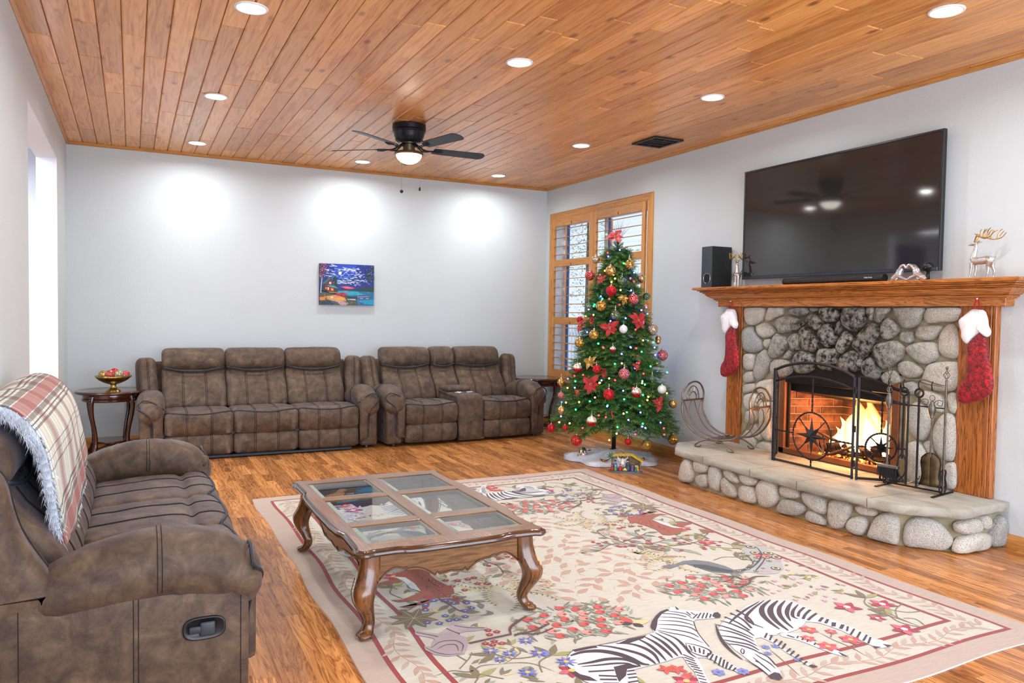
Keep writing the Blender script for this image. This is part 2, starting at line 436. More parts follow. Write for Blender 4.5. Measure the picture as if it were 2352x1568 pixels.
b.build('gasket', M_dk, win)
tg = NT('window_glass'); gl = tg.N('BsdfGlossy'); gl.inputs['Roughness'].default_value = .02; tr = tg.N('BsdfTransparent'); mx = tg.N('MixShader')
mx.inputs[0].default_value = .06
pass; tg.link(tr.outputs[0], mx.inputs[1]); tg.link(gl.outputs[0], mx.inputs[2]); tg.link(mx.outputs[0], tg.out.inputs[0]); M_glass = tg.m
for a0, a1 in [(-1.13, -.31), (-2.10, -1.25)]:
    b = MB(); b.box(.162, .168, a0, a1, .66, 2.54); b.build('pane', M_glass, win)
# shutters
louv = MB(); 
def louver_mesh():
    b = MB(); n = 8; pr = []
    for i in range(n):
        a = 2*PI*i/n; pr.append((.032*math.cos(a), .0045*math.sin(a)))
    b.prism(pr, 1, -.5, .5); return b
lm = None
brass = simple('hinge_metal', rgb(190, 170, 130), .35, .8)
def shutter(ya, yb, za, zb, zs, nl, tilt):
    """one panel: outer edges ya..yb, za..zb, louvers between"""
    global lm
    st = .055; xm = -.012
    root = bpy.data.objects.new('shutter_panel', None); COL.objects.link(root); root.parent = win
    for s0, s1 in [(ya, ya+st), (yb-st, yb)]:
        b = MB(); b.rbox(xm-.014, xm+.014, s0, s1, za, zb, .003); b.build('stile', M_trimv, root)
    for r0, r1 in zs:
        b = MB(); b.rbox(xm-.013, xm+.013, ya+st, yb-st, r0, r1, .003); b.build('rail', M_trim, root)
    return root
hy = [(-1.135, -.205), (-2.165, -1.175)]
rails = [(2.51, 2.61), (2.0, 2.085), (1.275, 1.365), (.60, .70)]
spans = [(2.085, 2.51, 4), (1.365, 2.0, 6), (.70, 1.275, 6)]
for ya, yb in hy:
    root = shutter(ya, yb, .60, 2.61, rails, 0, 0)
    for s0, s1, n in spans:
        for i in range(n):
            z = s0+(i+.62 if n == 4 else i+.55)*(s1-s0)/n
            if lm is None:
                o = louver_mesh().build('louver', M_trim, root, True); lm = o.data
            else:
                o = bpy.data.objects.new('louver', lm); COL.objects.link(o); o.parent = root
            o.location = (-.012, (ya+yb)/2, z); o.scale = (1, (yb-ya)-.112, 1); o.rotation_euler = (0, math.radians(-7), 0)
        yc = (ya+yb)/2+.08
        b = MB(); b.rbox(-.055, -.043, yc-.008, yc+.008, s0+.04, s1-.03, .002); b.build('tilt_rod', M_trimv, root)
    for z in (2.42, 1.75, 1.15):
        b = MB(); yy = yb+.004 if yb > -.5 else ya-.004
        b.box(-.03, -.02, yy-.006, yy+.006, z, z+.09); b.build('hinge', brass, root)
    for z in (2.53, 2.015, 1.29):
        b = MB(); b.box(-.0265, -.0245, (ya+yb)/2-.006, (ya+yb)/2+.006, z-.012, z+.02); b.build('catch', M_gap, root)
b = MB(); b.rbox(-.03, 0, -1.175, -1.135, .6, 2.61, .003); b.build('mullion', M_trimv, win)
b = MB(); b.box(-.004, 0, -.207, -.20, .58, 2.61); b.build('stop', M_trimv, win)

# ---------------------------------------------------------------- outside: ground, fence, trees
b = MB(); b.box(.3, 14, -9, 12, -.5, -.4); struct(b.build('ground', simple('yard_gravel', rgb(190, 200, 210), .9)))
fence = thing('picket_fence', 'white picket fence standing outside the shuttered window', 'fence', (4.2, 0, -.4))
pm = None
for i in range(60):
    if pm is None:
        b = MB(); b.rbox(-.012, .012, -.04, .04, 0, 1.7, .004); o = b.build('picket', M_vinyl, fence); pm = o.data
    else:
        o = bpy.data.objects.new('picket', pm); COL.objects.link(o); o.parent = fence
    o.location = (0, 1.5+i*.14, 0)
b = MB(); b.box(.013, .05, 1.4, 9.9, .4, .5); b.box(.013, .05, 1.4, 9.9, 1.3, 1.4); b.build('fence_rail', M_vinyl, fence)
def yard_tree(x, y, h, r, seed, label):
    t_ = thing('garden_tree', label, 'tree', (x, y, -.4), group='trees beyond the fence')
    rg = random.Random(seed); b = MB()
    b.tube([(0,0,0), (.03,.02,h*.5), (0,0,h*.9)], [.09, .06, .02], 7); b.build('trunk', simple('bark', rgb(110, 90, 75), .9), t_, True)
    b = MB()
    for i in range(2600):
        a = rg.uniform(0, 2*PI); zz = rg.uniform(.15, 1); rad = r*(1.05-zz)*math.sqrt(rg.random())+.05
        c = Vector((rad*math.cos(a), rad*math.sin(a), h*zz)); d_ = Vector((math.cos(a), math.sin(a), rg.uniform(-.5, .5)))*.10; s_ = Vector((-math.sin(a), math.cos(a), rg.uniform(-.3, .3)))*.02
        b.add([c-s_, c+s_, c+d_], [(0,1,2)])
    o = b.build('foliage', simple('pale_leaves', rgb(120, 160, 120), .7), t_, fix=False); o['kind'] = 'stuff'
yard_tree(7.4, 6.8, 5.4, 1.9, 1, 'bushy green garden tree seen through the upper left shutter louvers')
yard_tree(7.2, 10.4, 5.6, 2.0, 2, 'green garden tree farther left behind the picket fence')

# ---------------------------------------------------------------- downlights
M_lamp = NT('lamp_glow'); M_lamp.set(col=(1,1,1,1), em=(.97, .99, 1, 1), ems=14); M_lamp = M_lamp.m
M_ringw = simple('white_enamel', rgb(238, 238, 236), .4)
DLL = ['recessed ceiling light over the left end of the back wall', 'recessed ceiling light second from the back wall in the left row', 'recessed ceiling light at the top edge of the photo, left row',
  None, 'recessed ceiling light just left of the ceiling fan near the back wall', 'recessed ceiling light in the middle row in front of the ceiling fan', None,
  'recessed ceiling light in the far right corner by the window wall', 'recessed ceiling light beside the black ceiling vent', 'recessed ceiling light above and before the television', 'recessed ceiling light nearest the camera in the top right corner']
proto = None
for (x, y), lb in zip(DL, DLL):
    lb = lb or ('recessed ceiling light behind the camera, left row' if x < -4 else 'recessed ceiling light behind the camera, middle row')
    if proto is None:
        proto = thing('recessed_light', lb, 'light', (x, y, H), group='recessed ceiling downlights')
        b = MB(); b.lathe([(.090, -.0006), (.088, -.006), (.076, -.008), (.072, -.002)], 28); b.build('trim_ring', M_ringw, proto, True)
        b = MB(); b.lathe([(.0, -.004), (.072, -.004)], 28); b.build('lens', M_lamp, proto)
    else:
        c = copy_tree(proto); c.location = (x, y, H); c['label'] = lb
# ---------------------------------------------------------------- ceiling vent
v = thing('ceiling_vent', 'black metal ceiling vent near the right wall', 'vent', (-.462, -2.925, H-.0015))
M_blk = simple('black_metal', rgb(38, 40, 44), .45, .3); M_dark = simple('dark_void', (0.004, .004, .004, 1), .9)
b = MB(); b.box(-.15, .15, -.17, .17, -.002, .0); b.build('void_panel', M_dark, v)
b = MB()
for a in [(-.165,-.135,-.18,.18), (.135,.165,-.18,.18), (-.135,.135,-.18,-.15), (-.135,.135,.15,.18)]: b.rbox(a[0], a[1], a[2], a[3], -.014, -.001, .002)
b.build('frame', M_blk, v)
for a in [(-.135,.135,-.085,-.073), (-.135,.135,.073,.085), (-.006,.006,-.15,-.085), (-.006,.006,.085,.15)]:
    b = MB(); b.box(a[0], a[1], a[2], a[3], -.011, -.003); b.build('bar', M_blk, v)
# outlet
o = thing('wall_outlet', 'beige electrical outlet on the wall behind the tree', 'outlet', (-.0005, -2.25, .22))
b = MB(); b.rbox(-.006, 0, -.036, .036, -.058, .058, .002); b.build('cover_plate', simple('ivory_plastic', rgb(190, 180, 185), .5), o)
for z in (-.025, .025):
    b = MB(); b.rbox(-.008, -.006, -.016, .016, z-.013, z+.013, .001); b.build('socket', simple('ivory_dark', rgb(160, 150, 150), .5), o)
WST = [[(-3685,1459),(-3717,1485),(-3900,1485),(-3925,1437),(-3904,1382),(-3821,1337),(-3745,1330),(-3705,1371)],[(-3925,1390),(-3963,1480),(-4004,1487),(-4109,1483),(-4106,1423),(-4027,1391),(-3957,1366)],[(-4169,1453),(-4240,1483),(-4362,1483),(-4377,1443),(-4318,1416),(-4223,1422)],[(-4024,1341),(-4063,1392),(-4166,1417),(-4291,1395),(-4346,1366),(-4294,1313),(-4122,1270),(-4071,1300)],[(-3827,1318),(-3884,1350),(-3947,1355),(-4036,1303),(-4012,1249),(-3910,1224),(-3851,1255)],[(-3668,1266),(-3707,1315),(-3789,1318),(-3818,1270),(-3898,1194),(-3893,1123),(-3787,1090),(-3692,1109),(-3668,1177)],[(-3909,1191),(-3936,1215),(-3988,1217),(-3995,1175),(-3960,1138),(-3918,1156)],[(-4009,1199),(-4042,1261),(-4092,1267),(-4177,1228),(-4184,1183),(-4119,1097),(-4040,1060),(-3986,1074),(-3986,1136)],[(-4184,1228),(-4238,1275),(-4295,1269),(-4306,1225),(-4300,1158),(-4239,1124),(-4204,1169)],[(-4297,1284),(-4317,1321),(-4372,1332),(-4424,1280),(-4484,1239),(-4491,1167),(-4430,1134),(-4356,1139),(-4312,1211)],[(-4356,1388),(-4410,1429),(-4463,1429),(-4523,1369),(-4512,1319),(-4459,1307),(-4385,1345)],[(-4485,1455),(-4523,1485),(-4652,1485),(-4683,1449),(-4656,1392),(-4588,1370),(-4509,1387)],[(-4482,1282),(-4520,1341),(-4580,1363),(-4616,1321),(-4670,1239),(-4629,1195),(-4570,1176),(-4516,1212)],[(-4646,1308),(-4665,1375),(-4690,1379),(-4696,1330),(-4677,1274),(-4650,1270)],[(-4659,1182),(-4678,1232),(-4713,1296),(-4754,1304),(-4809,1258),(-4802,1230),(-4747,1180),(-4707,1132),(-4665,1155)],[(-3684,1040),(-3710,1081),(-3803,1083),(-3821,1041),(-3813,953),(-3727,937),(-3690,968)],[(-3819,937),(-3843,1034),(-3873,1091),(-3934,1129),(-3994,1066),(-3994,981),(-3962,932),(-3912,881),(-3865,854),(-3827,882)],[(-4139,1075),(-4191,1134),(-4230,1103),(-4217,1068),(-4164,1060)],[(-4242,1044),(-4264,1105),(-4338,1138),(-4403,1127),(-4459,1079),(-4466,1014),(-4399,966),(-4279,960)],[(-4476,1087),(-4496,1153),(-4544,1166),(-4656,1168),(-4670,1127),(-4661,1028),(-4585,994),(-4497,1017)],[(-4681,1058),(-4708,1115),(-4788,1161),(-4853,1151),(-4893,1126),(-4903,1072),(-4889,1031),(-4794,996),(-4712,1004)],[(-4006,1013),(-4050,1047),(-4140,1056),(-4219,1035),(-4240,969),(-4184,923),(-4106,909),(-4019,921)],[(-3684,879),(-3727,922),(-3803,932),(-3816,897),(-3812,849),(-3720,825),(-3691,847)],[(-3688,782),(-3720,813),(-3818,830),(-3841,804),(-3831,772),(-3712,728),(-3691,750)],[(-3851,821),(-3902,861),(-4016,881),(-4029,845),(-4029,737),(-4012,695),(-3928,726),(-3869,767)],[(-3703,670),(-3723,721),(-3810,746),(-3887,714),(-3904,661),(-3826,604),(-3728,592)],[(-3903,621),(-3920,678),(-4028,686),(-4039,583),(-4042,398),(-3984,358),(-3924,427)],[(-3789,439),(-3847,487),(-3908,425),(-3926,372),(-3890,347),(-3824,373)],[(-3676,342),(-3713,396),(-3779,414),(-3846,360),(-3864,307),(-3840,247),(-3685,238)],[(-3870,300),(-3932,342),(-4015,347),(-4043,305),(-4039,266),(-3883,247)],[(-4389,1480),(-4479,1483),(-4472,1451),(-4418,1444)],[(-3729,560),(-3772,590),(-3859,592),(-3883,532),(-3809,474),(-3732,480)],[(-4702,1400),(-4715,1476),(-4748,1487),(-4884,1485),(-4906,1430),(-4889,1355),(-4843,1307),(-4779,1312),(-4712,1352)],[(-4912,1463),(-4923,1485),(-4973,1483),(-4982,1437),(-4965,1390),(-4930,1403)],[(-4980,1404),(-4992,1477),(-5014,1485),(-5103,1483),(-5104,1454),(-5062,1418),(-5037,1368),(-4996,1384)],[(-5140,1477),(-5161,1485),(-5361,1485),(-5357,1421),(-5319,1364),(-5265,1336),(-5209,1349),(-5171,1400)],[(-5370,1427),(-5388,1477),(-5421,1484),(-5611,1484),(-5619,1436),(-5583,1393),(-5489,1386),(-5399,1375)],[(-5492,1300),(-5516,1350),(-5565,1378),(-5611,1322),(-5619,1179),(-5574,1147),(-5510,1167),(-5489,1215)],[(-5311,1307),(-5333,1352),(-5393,1362),(-5490,1363),(-5495,1325),(-5442,1271),(-5363,1262),(-5315,1282)],[(-5040,1292),(-5048,1372),(-5091,1412),(-5128,1399),(-5173,1355),(-5181,1316),(-5133,1269),(-5075,1254)],[(-5193,1291),(-5210,1317),(-5279,1319),(-5295,1281),(-5282,1243),(-5241,1235),(-5198,1259)],[(-4807,1210),(-4845,1273),(-4935,1363),(-4981,1374),(-5027,1338),(-5029,1285),(-4986,1224),(-4958,1156),(-4906,1113),(-4865,1151),(-4816,1183)],[(-4990,1171),(-5009,1219),(-5083,1241),(-5170,1250),(-5228,1209),(-5236,1171),(-5203,1118),(-5148,1075),(-5090,1045),(-5045,1055),(-5006,1106)],[(-5242,1197),(-5283,1230),(-5363,1251),(-5449,1250),(-5480,1214),(-5482,1159),(-5422,1106),(-5356,1102),(-5286,1142)],[(-4889,1031),(-4899,1079),(-4937,1118),(-4967,1120),(-5022,1073),(-5055,996),(-5011,963),(-4927,973)],[(-5183,1078),(-5225,1111),(-5287,1113),(-5364,1071),(-5372,1028),(-5292,996),(-5214,1016)],[(-5056,983),(-5091,1026),(-5149,1042),(-5193,1014),(-5209,970),(-5167,941),(-5095,934)],[(-5391,1054),(-5416,1100),(-5493,1123),(-5593,1130),(-5616,1101),(-5615,963),(-5545,929),(-5442,935),(-5374,972)],[(-5558,915),(-5601,926),(-5623,844),(-5612,795),(-5581,794),(-5563,849)],[(-5363,902),(-5409,922),(-5507,904),(-5535,858),(-5525,790),(-5466,795),(-5379,853)],[(-5283,754),(-5305,820),(-5352,835),(-5414,807),(-5454,769),(-5455,670),(-5408,594),(-5362,578),(-5306,617),(-5286,678)],[(-5231,953),(-5292,977),(-5341,950),(-5336,899),(-5275,880),(-5239,909)],[(-5473,629),(-5483,705),(-5519,765),(-5563,789),(-5607,764),(-5622,694),(-5625,544),(-5606,480),(-5549,476),(-5496,522)],[(-5286,511),(-5298,552),(-5349,569),(-5390,548),(-5425,497),(-5430,385),(-5393,290),(-5297,296)],[(-5400,562),(-5429,585),(-5462,578),(-5483,520),(-5459,484),(-5425,516)],[(-5551,418),(-5568,459),(-5619,471),(-5634,433),(-5638,329),(-5613,292),(-5568,301)]]
HST = [(2,[(-6,38),(33,166),(108,212),(163,179),(192,80),(159,26),(40,0)]),(3,[(-80,190),(-56,220),(60,238),(99,200),(71,149),(-53,131)]),(3,[(-50,68),(-18,109),(64,131),(98,97),(84,38),(2,15)]),(3,[(104,155),(126,216),(181,232),(230,180),(244,94),(212,25),(140,38),(111,89)]),(3,[(265,187),(290,218),(343,224),(389,189),(435,155),(406,129),(316,142)]),(3,[(434,187),(462,216),(547,225),(616,192),(606,163),(536,138),(464,150)]),(3,[(240,104),(270,149),(332,123),(408,73),(417,32),(366,9),(274,28)]),(3,[(437,96),(479,129),(565,134),(615,86),(613,38),(569,13),(454,18)]),(4,[(64,149),(106,210),(185,228),(238,200),(258,98),(230,50),(166,13),(100,20),(71,87)]),(4,[(270,182),(313,211),(399,214),(451,180),(450,150),(366,127),(284,134)]),(4,[(256,41),(304,108),(415,118),(493,101),(489,60),(431,19),(321,0),(263,12)]),(4,[(467,179),(495,206),(588,214),(657,186),(678,134),(666,88),(593,80),(498,122)]),(4,[(501,44),(523,76),(593,80),(662,44),(663,11),(596,-6),(520,9)]),(5,[(-15,165),(20,202),(90,211),(148,181),(137,132),(106,41),(27,3),(-11,51)]),(5,[(172,186),(208,203),(274,204),(319,178),(303,152),(219,142),(180,161)]),(5,[(113,34),(134,94),(200,131),(248,121),(259,78),(224,10),(157,-2)]),(5,[(265,34),(295,123),(348,180),(420,198),(453,142),(452,28),(427,-5),(309,-9),(271,8)]),(6,[(47,54),(60,144),(113,190),(204,189),(265,153),(315,83),(306,38),(255,-4),(134,-17),(65,-5)]),(7,[(-62,173),(-21,198),(101,208),(159,165),(155,122),(79,114),(-30,126)]),(7,[(164,191),(212,212),(256,181),(259,136),(239,119),(175,137)]),(7,[(-65,45),(-15,99),(120,117),(233,95),(258,49),(225,0),(73,-11),(-50,8)]),(7,[(262,92),(314,174),(370,195),(418,136),(430,64),(397,5),(296,4),(258,40)])]
# ================================================================ fireplace
def stonemat():
    t = NT('river_rock'); co = t.coord('Position'); oi = t.N('ObjectInfo').outputs['Random']
    n = t.noise(co, 9, 5, .6); sp = t.noise(co, 190, 2, .7); sp2 = t.noise(co, 60, 3, .7)
    base = t.ramp(oi, [(0, rgb(224, 219, 206)), (.3, rgb(196, 194, 184)), (.6, rgb(234, 229, 216)), (.8, rgb(158, 164, 166)), (1, rgb(212, 200, 180))])
    c = t.mix(t.ramp(n, [(.3, 0), (.75, .5)]), base, rgb(165, 156, 140))
    c = t.mix(t.ramp(sp, [(.52, 0), (.64, .75)]), c, rgb(96, 92, 86))
    c = t.mix(t.ramp(sp2, [(.33, .45), (.45, 0)]), c, rgb(228, 224, 214))
    # soot above the opening
    s = t.sep(co)
    dy = t.math('MULTIPLY', t.math('ADD', s[1], 4.66), .95); dz = t.math('MULTIPLY', t.math('SUBTRACT', s[2], 1.22), 1.35)
    d = t.math('SQRT', t.math('ADD', t.math('MULTIPLY', dy, dy), t.math('MULTIPLY', dz, dz)))
    d = t.math('ADD', d, t.math('MULTIPLY', t.math('SUBTRACT', n, .5), .35))
    so = t.ramp(d, [(.34, 1), (.86, 0)])
    blotch = t.ramp(t.noise(co, 24, 5, .7), [(.40, 1), (.58, .5)])
    c = t.mix(t.math('MULTIPLY', t.math('MULTIPLY', so, blotch), 1.0), c, rgb(30, 28, 21))
    h = t.math('ADD', t.noise(co, 38, 4, .6), t.math('MULTIPLY', sp, .35)); t.bump(h, .8, .012)
    return t.set(col=c, rough=.85, spec=.25)
def mortarmat():
    t = NT('mortar'); co = t.coord('Position'); n = t.noise(co, 12, 4)
    c = t.ramp(n, [(.3, rgb(152, 142, 112)), (.7, rgb(180, 170, 140))])
    s = t.sep(co); dy = t.math('ADD', s[1], 4.66); dz = t.math('MULTIPLY', t.math('SUBTRACT', s[2], 1.22), 1.35)
    d = t.math('SQRT', t.math('ADD', t.math('MULTIPLY', dy, dy), t.math('MULTIPLY', dz, dz)))
    c = t.mix(t.ramp(d, [(.25, .9), (.75, 0)]), c, rgb(30, 28, 20))
    t.bump(t.noise(co, 55, 4, .7), .7, .012); return t.set(col=c, rough=.95, spec=.2)
M_stone = stonemat(); M_mortar = mortarmat()
def stone(poly, tofn, parent, seed, hmax=.05, sink=.012):
    """rounded river rock on a plane: poly in (s,z); tofn(s,z,h) -> world"""
    P = [Vector((p[0]/1000, p[1]/1000)) for p in poly]
    c = sum(P, Vector((0, 0)))/len(P); R = sum((p-c).length for p in P)/len(P)
    O = [Vector((p[0], p[1])) for p in catmull([(p.x, p.y, 0) for p in P], 3, True)]
    hm = min(hmax, .34*R+.022); n = len(O); vs = []; rings = [(.985, -sink), (1.01, .16*hm), (.985, .45*hm), (.89, .76*hm), (.68, .94*hm), (.36, 1.0*hm)]
    for f_, h_ in rings:
        for p in O:
            q = c+(p-c)*f_; nz = noise.noise(Vector((q.x*9, q.y*9, seed)))*.007*(1 if h_ > 0 else 0)
            # keep dents of the outline shallow towards the crown
            vs.append(tofn(q.x, q.y, h_+nz))
    vs.append(tofn(c.x, c.y, hm)); k = len(rings)
    fs = [(i*n+j, i*n+(j+1) % n, (i+1)*n+(j+1) % n, (i+1)*n+j) for i in range(k-1) for j in range(n)]+[((k-1)*n+j, (k-1)*n+(j+1) % n, k*n) for j in range(n)]
    b = MB(); b.add(vs, fs); return b.build('stone', M_stone, parent, True)
fp = thing('fireplace', 'river rock fireplace surround with sooty stones and burning fire', 'fireplace', (0, 0, 0))
# mortar bed with the opening left free
OY0, OY1, OZ = -5.20, -4.10, 1.0
b = MB(); g = 46; 
def mort(y, z): return -.028-.012*noise.noise(Vector((y*11, z*11, 3)))
ys = np.linspace(-5.63, -3.64, 60); zs = np.linspace(.28, 1.50, 40)
for (ya, yb, za, zb) in [(-5.63, OY0, .28, 1.50), (OY1, -3.64, .28, 1.50), (OY0, OY1, OZ, 1.50)]:
    n1, n2 = max(3, int((yb-ya)/.03)), max(3, int((zb-za)/.03))
    vs = [(mort(ya+(yb-ya)*i/n1, za+(zb-za)*j/n2), ya+(yb-ya)*i/n1, za+(zb-za)*j/n2) for i in range(n1+1) for j in range(n2+1)]
    b.add(vs, [(i*(n2+1)+j, (i+1)*(n2+1)+j, (i+1)*(n2+1)+j+1, i*(n2+1)+j+1) for i in range(n1) for j in range(n2)])
b.box(-.03, 0, OY0-.0, OY0+.01, .28, OZ); b.box(-.03, 0, OY1-.01, OY1, .28, OZ); b.box(-.03, 0, OY0, OY1, OZ-.001, OZ+.01)
b.build('mortar', M_mortar, fp, True)
for i, st in enumerate(WST): stone(st, lambda s, z, h: (-.030-h, s, z), fp, i, .078, .02)
# firebox: brick lining, each brick its own piece
def brickmat():
    t = NT('fire_brick'); co = t.coord('Position'); oi = t.N('ObjectInfo').outputs['Random']
    c = t.ramp(oi, [(0, rgb(150, 96, 70)), (.5, rgb(168, 112, 82)), (1, rgb(128, 80, 60))])
    c = t.mix(t.ramp(t.noise(co, 7, 4, .6), [(.42, 0), (.62, .8)]), c, rgb(48, 32, 26))
    t.bump(t.noise(co, 70, 3), .3, .004); return t.set(col=c, rough=.9)
M_brick = brickmat()
rr = random.Random(3); D_ = .46; BX0, BX1 = -4.99, -4.31
fbx = bpy.data.objects.new('firebox', None); COL.objects.link(fbx); fbx.parent = fp
b = MB()   # mortar shell: back, two splayed sides, floor, sloping throat
A = [(.0, OY1), (D_, BX1), (D_, BX0), (.0, OY0)]
vs = [(x, y, .27) for x, y in A]+[(x, y, 1.05) for x, y in A]
b.add(vs, [(0,1,5,4), (1,2,6,5), (2,3,7,6)])
b.add([(0, OY1, .281), (D_, BX1, .281), (D_, BX0, .281), (0, OY0, .281)], [(0,1,2,3)]); b.add([(0, OY1, 1.05), (D_, BX1, 1.05), (D_, BX0, 1.05), (0, OY0, 1.05)], [(0,1,2,3)])
b.build('lining_mortar', simple('brick_mortar', rgb(190, 150, 120), .9), fbx, fix=False)
def brickrow(p0, p1, nb, nin):
    L = (Vector(p1)-Vector(p0)).length; d = (Vector(p1)-Vector(p0))/L; nrm = Vector(nin)
    bh = .0632; z = .285; r = 0
    while z < .86:
        x0 = -.11 if r % 2 else 0
        while x0 < L:
            a, c = max(x0, 0)+.003, min(x0+.215, L)-.003
            if c-a > .02:
                b = MB(); th = .008+rr.uniform(0, .003)
                q = [Vector(p0)+d*a, Vector(p0)+d*c]
                vs = []
                for hh in (0, th):
                    e = .0 if hh == 0 else .002
                    for (pp, sg) in ((q[0], 1), (q[1], -1)):
                        for zz in (z+.003+e, z+bh-.004-e): v_ = pp+d*e*sg+nrm*hh; vs.append((v_.x, v_.y, zz))
                b.add(vs, [(0,2,3,1), (4,5,7,6), (0,1,5,4), (2,6,7,3), (0,4,6,2), (1,3,7,5)]); b.build('brick', M_brick, fbx)
            x0 += .215
        z += bh; r += 1
brickrow((D_, BX0, 0), (D_, BX1, 0), 0, (-1, 0, 0))
n1 = Vector((-(OY0-BX0), -(D_), 0)); 
s1 = Vector((D_, BX1-OY1, 0)).normalized(); brickrow((0, OY1, 0), (D_, BX1, 0), 0, Vector((s1.y, -s1.x, 0)))
s2 = Vector((D_, BX0-OY0, 0)).normalized(); brickrow((0, OY0, 0), (D_, BX0, 0), 0, Vector((-s2.y, s2.x, 0)))
M_blackst = simple('sooty_steel', rgb(34, 30, 28), .55, .5); M_copper = simple('brown_metal_frame', rgb(150, 92, 58), .42, .5, bump=.05)
b = MB(); b.add([(.03, OY0, .80), (.03, OY1, .80), (.03, OY1, 1.0), (.03, OY0, 1.0), (.30, BX0, .74), (.30, BX1, .74), (.30, BX1, 1.0), (.30, BX0, 1.0)],
      [(0,1,2,3), (0,4,5,1), (4,7,6,5), (0,3,7,4), (1,5,6,2)]); b.build('smoke_hood', M_blackst, fbx)
# brown metal facing round the opening
fr_ = (.052, )
b = MB()
b.rbox(-.045, -.012, OY1-.06, OY1+.0, .285, 1.0, .004); b.rbox(-.045, -.012, OY0, OY0+.06, .285, 1.0, .004); b.rbox(-.045, -.012, OY0, OY1, .285, .33, .004)
b.build('door_frame', M_copper, fp)
b = MB(); b.rbox(-.042, -.010, OY0, OY1, .87, 1.02, .004); b.box(-.050, -.042, OY0+.06, OY1-.06, .88, .885); b.build('black_lintel', M_blackst, fp)
b = MB(); b.rbox(-.02, .0, OY1-.085, OY1-.06, .33, .87, .003); b.rbox(-.02, .0, OY0+.06, OY0+.085, .33, .87, .003); b.build('door_track', M_blackst, fp)
# ---- grate, logs, embers, fire
gr = thing('fire_grate', 'black iron grate holding the burning logs', 'grate', (.21, -4.66, .285))
b = MB()
for i in range(7): yy = -.24+i*.08; b.tube([(-.13, yy, .12), (-.12, yy, .06), (.12, yy, .06), (.13, yy, .12)], .008, 5)
b.tube([(-.10, -.26, .055), (-.10, .26, .055)], .008, 5); b.tube([(.10, -.26, .055), (.10, .26, .055)], .008, 5)
for xx in (-.1, .1):
    for yy in (-.2, .2): b.tube([(xx, yy, .055), (xx, yy, 0)], .008, 5)
b.build('bars', M_blackst, gr)
M_log = simple('charred_log', rgb(70, 48, 36), .9, 0, .5, 30, .8, 60); M_ember = NT('ember')
cn = M_ember.noise(M_ember.coord('Object'), 22, 4); M_ember.set(col=rgb(60, 20, 10), rough=.9, em=M_ember.ramp(cn, [(.4, (1, .12, .01, 1)), (.7, (1, .45, .08, 1))]), ems=M_ember.math('MULTIPLY', M_ember.ramp(cn, [(.48, 0), (.66, 1)]), 9)); M_ember = M_ember.m
def log(name, p0, p1, r, label, seed, mat_=None):
    rg = random.Random(seed); P = []; p0 = Vector(p0); p1 = Vector(p1)
    for i in range(7): t_ = i/6; P.append(p0.lerp(p1, t_)+Vector((rg.uniform(-1, 1), rg.uniform(-1, 1), rg.uniform(-1, 1)))*r*.18)
    b = MB(); b.tube(P, [r*rg.uniform(.85, 1.1) for _ in P], 9); return tag(b.build(name, mat_ or M_log, None, True), label, 'log', 'logs in the fireplace')
log('log', (.16, -4.92, .40), (.24, -4.42, .385), .036, 'long charred log lying across the back of the grate', 1)
log('log', (.10, -4.85, .385), (.30, -4.52, .47), .032, 'charred log leaning diagonally into the flames', 2)
log('log', (.12, -4.98, .44), (.20, -4.66, .40), .025, 'short charred log at the right end of the grate', 3)
log('log', (.12, -4.45, .375), (.19, -4.83, .46), .028, 'charred log crossing the front of the grate', 4)
TW = ['thin branch leaning against the left end of the logs', 'short thin branch standing at the left of the grate', 'thin branch under the grate near the middle of the fire', 'thin branch lying left of centre below the logs', 'thin branch rising at the right end of the grate', 'thin branch lying low at the right end of the fire', 'thin branch lying flat on the hearth floor in front of the fire', 'thin branch hanging down in front of the left log end']
for i, (a, c, r) in enumerate([((.05, -4.40, .50), (.16, -4.60, .40), .010), ((.06, -4.50, .37), (.13, -4.40, .48), .008), ((.0, -4.55, .33), (.12, -4.72, .42), .010), ((.03, -4.48, .31), (.08, -4.68, .37), .009), ((.05, -4.95, .33), (.15, -4.75, .38), .010), ((.04, -5.02, .36), (.12, -4.8, .33), .008), ((.06, -4.62, .295), (.03, -4.80, .31), .009), ((.08, -4.42, .42), (.02, -4.53, .30), .007)]):
    o = log('twig', a, c, r, TW[i], 10+i); o['category'] = 'branch'; o['group'] = 'thin branches in the fireplace'
b = MB(); rg = random.Random(8)
for i in range(130):
    p = (rg.uniform(.05, .34), rg.uniform(-4.98, -4.36), .288+rg.random()*.02); q_ = rg.uniform(.008, .02)
    b.ball(p, q_, 5, 3, .6)
o = b.build('embers', M_ember); tag(o, 'glowing embers and ash under the grate', 'embers', kind='stuff')
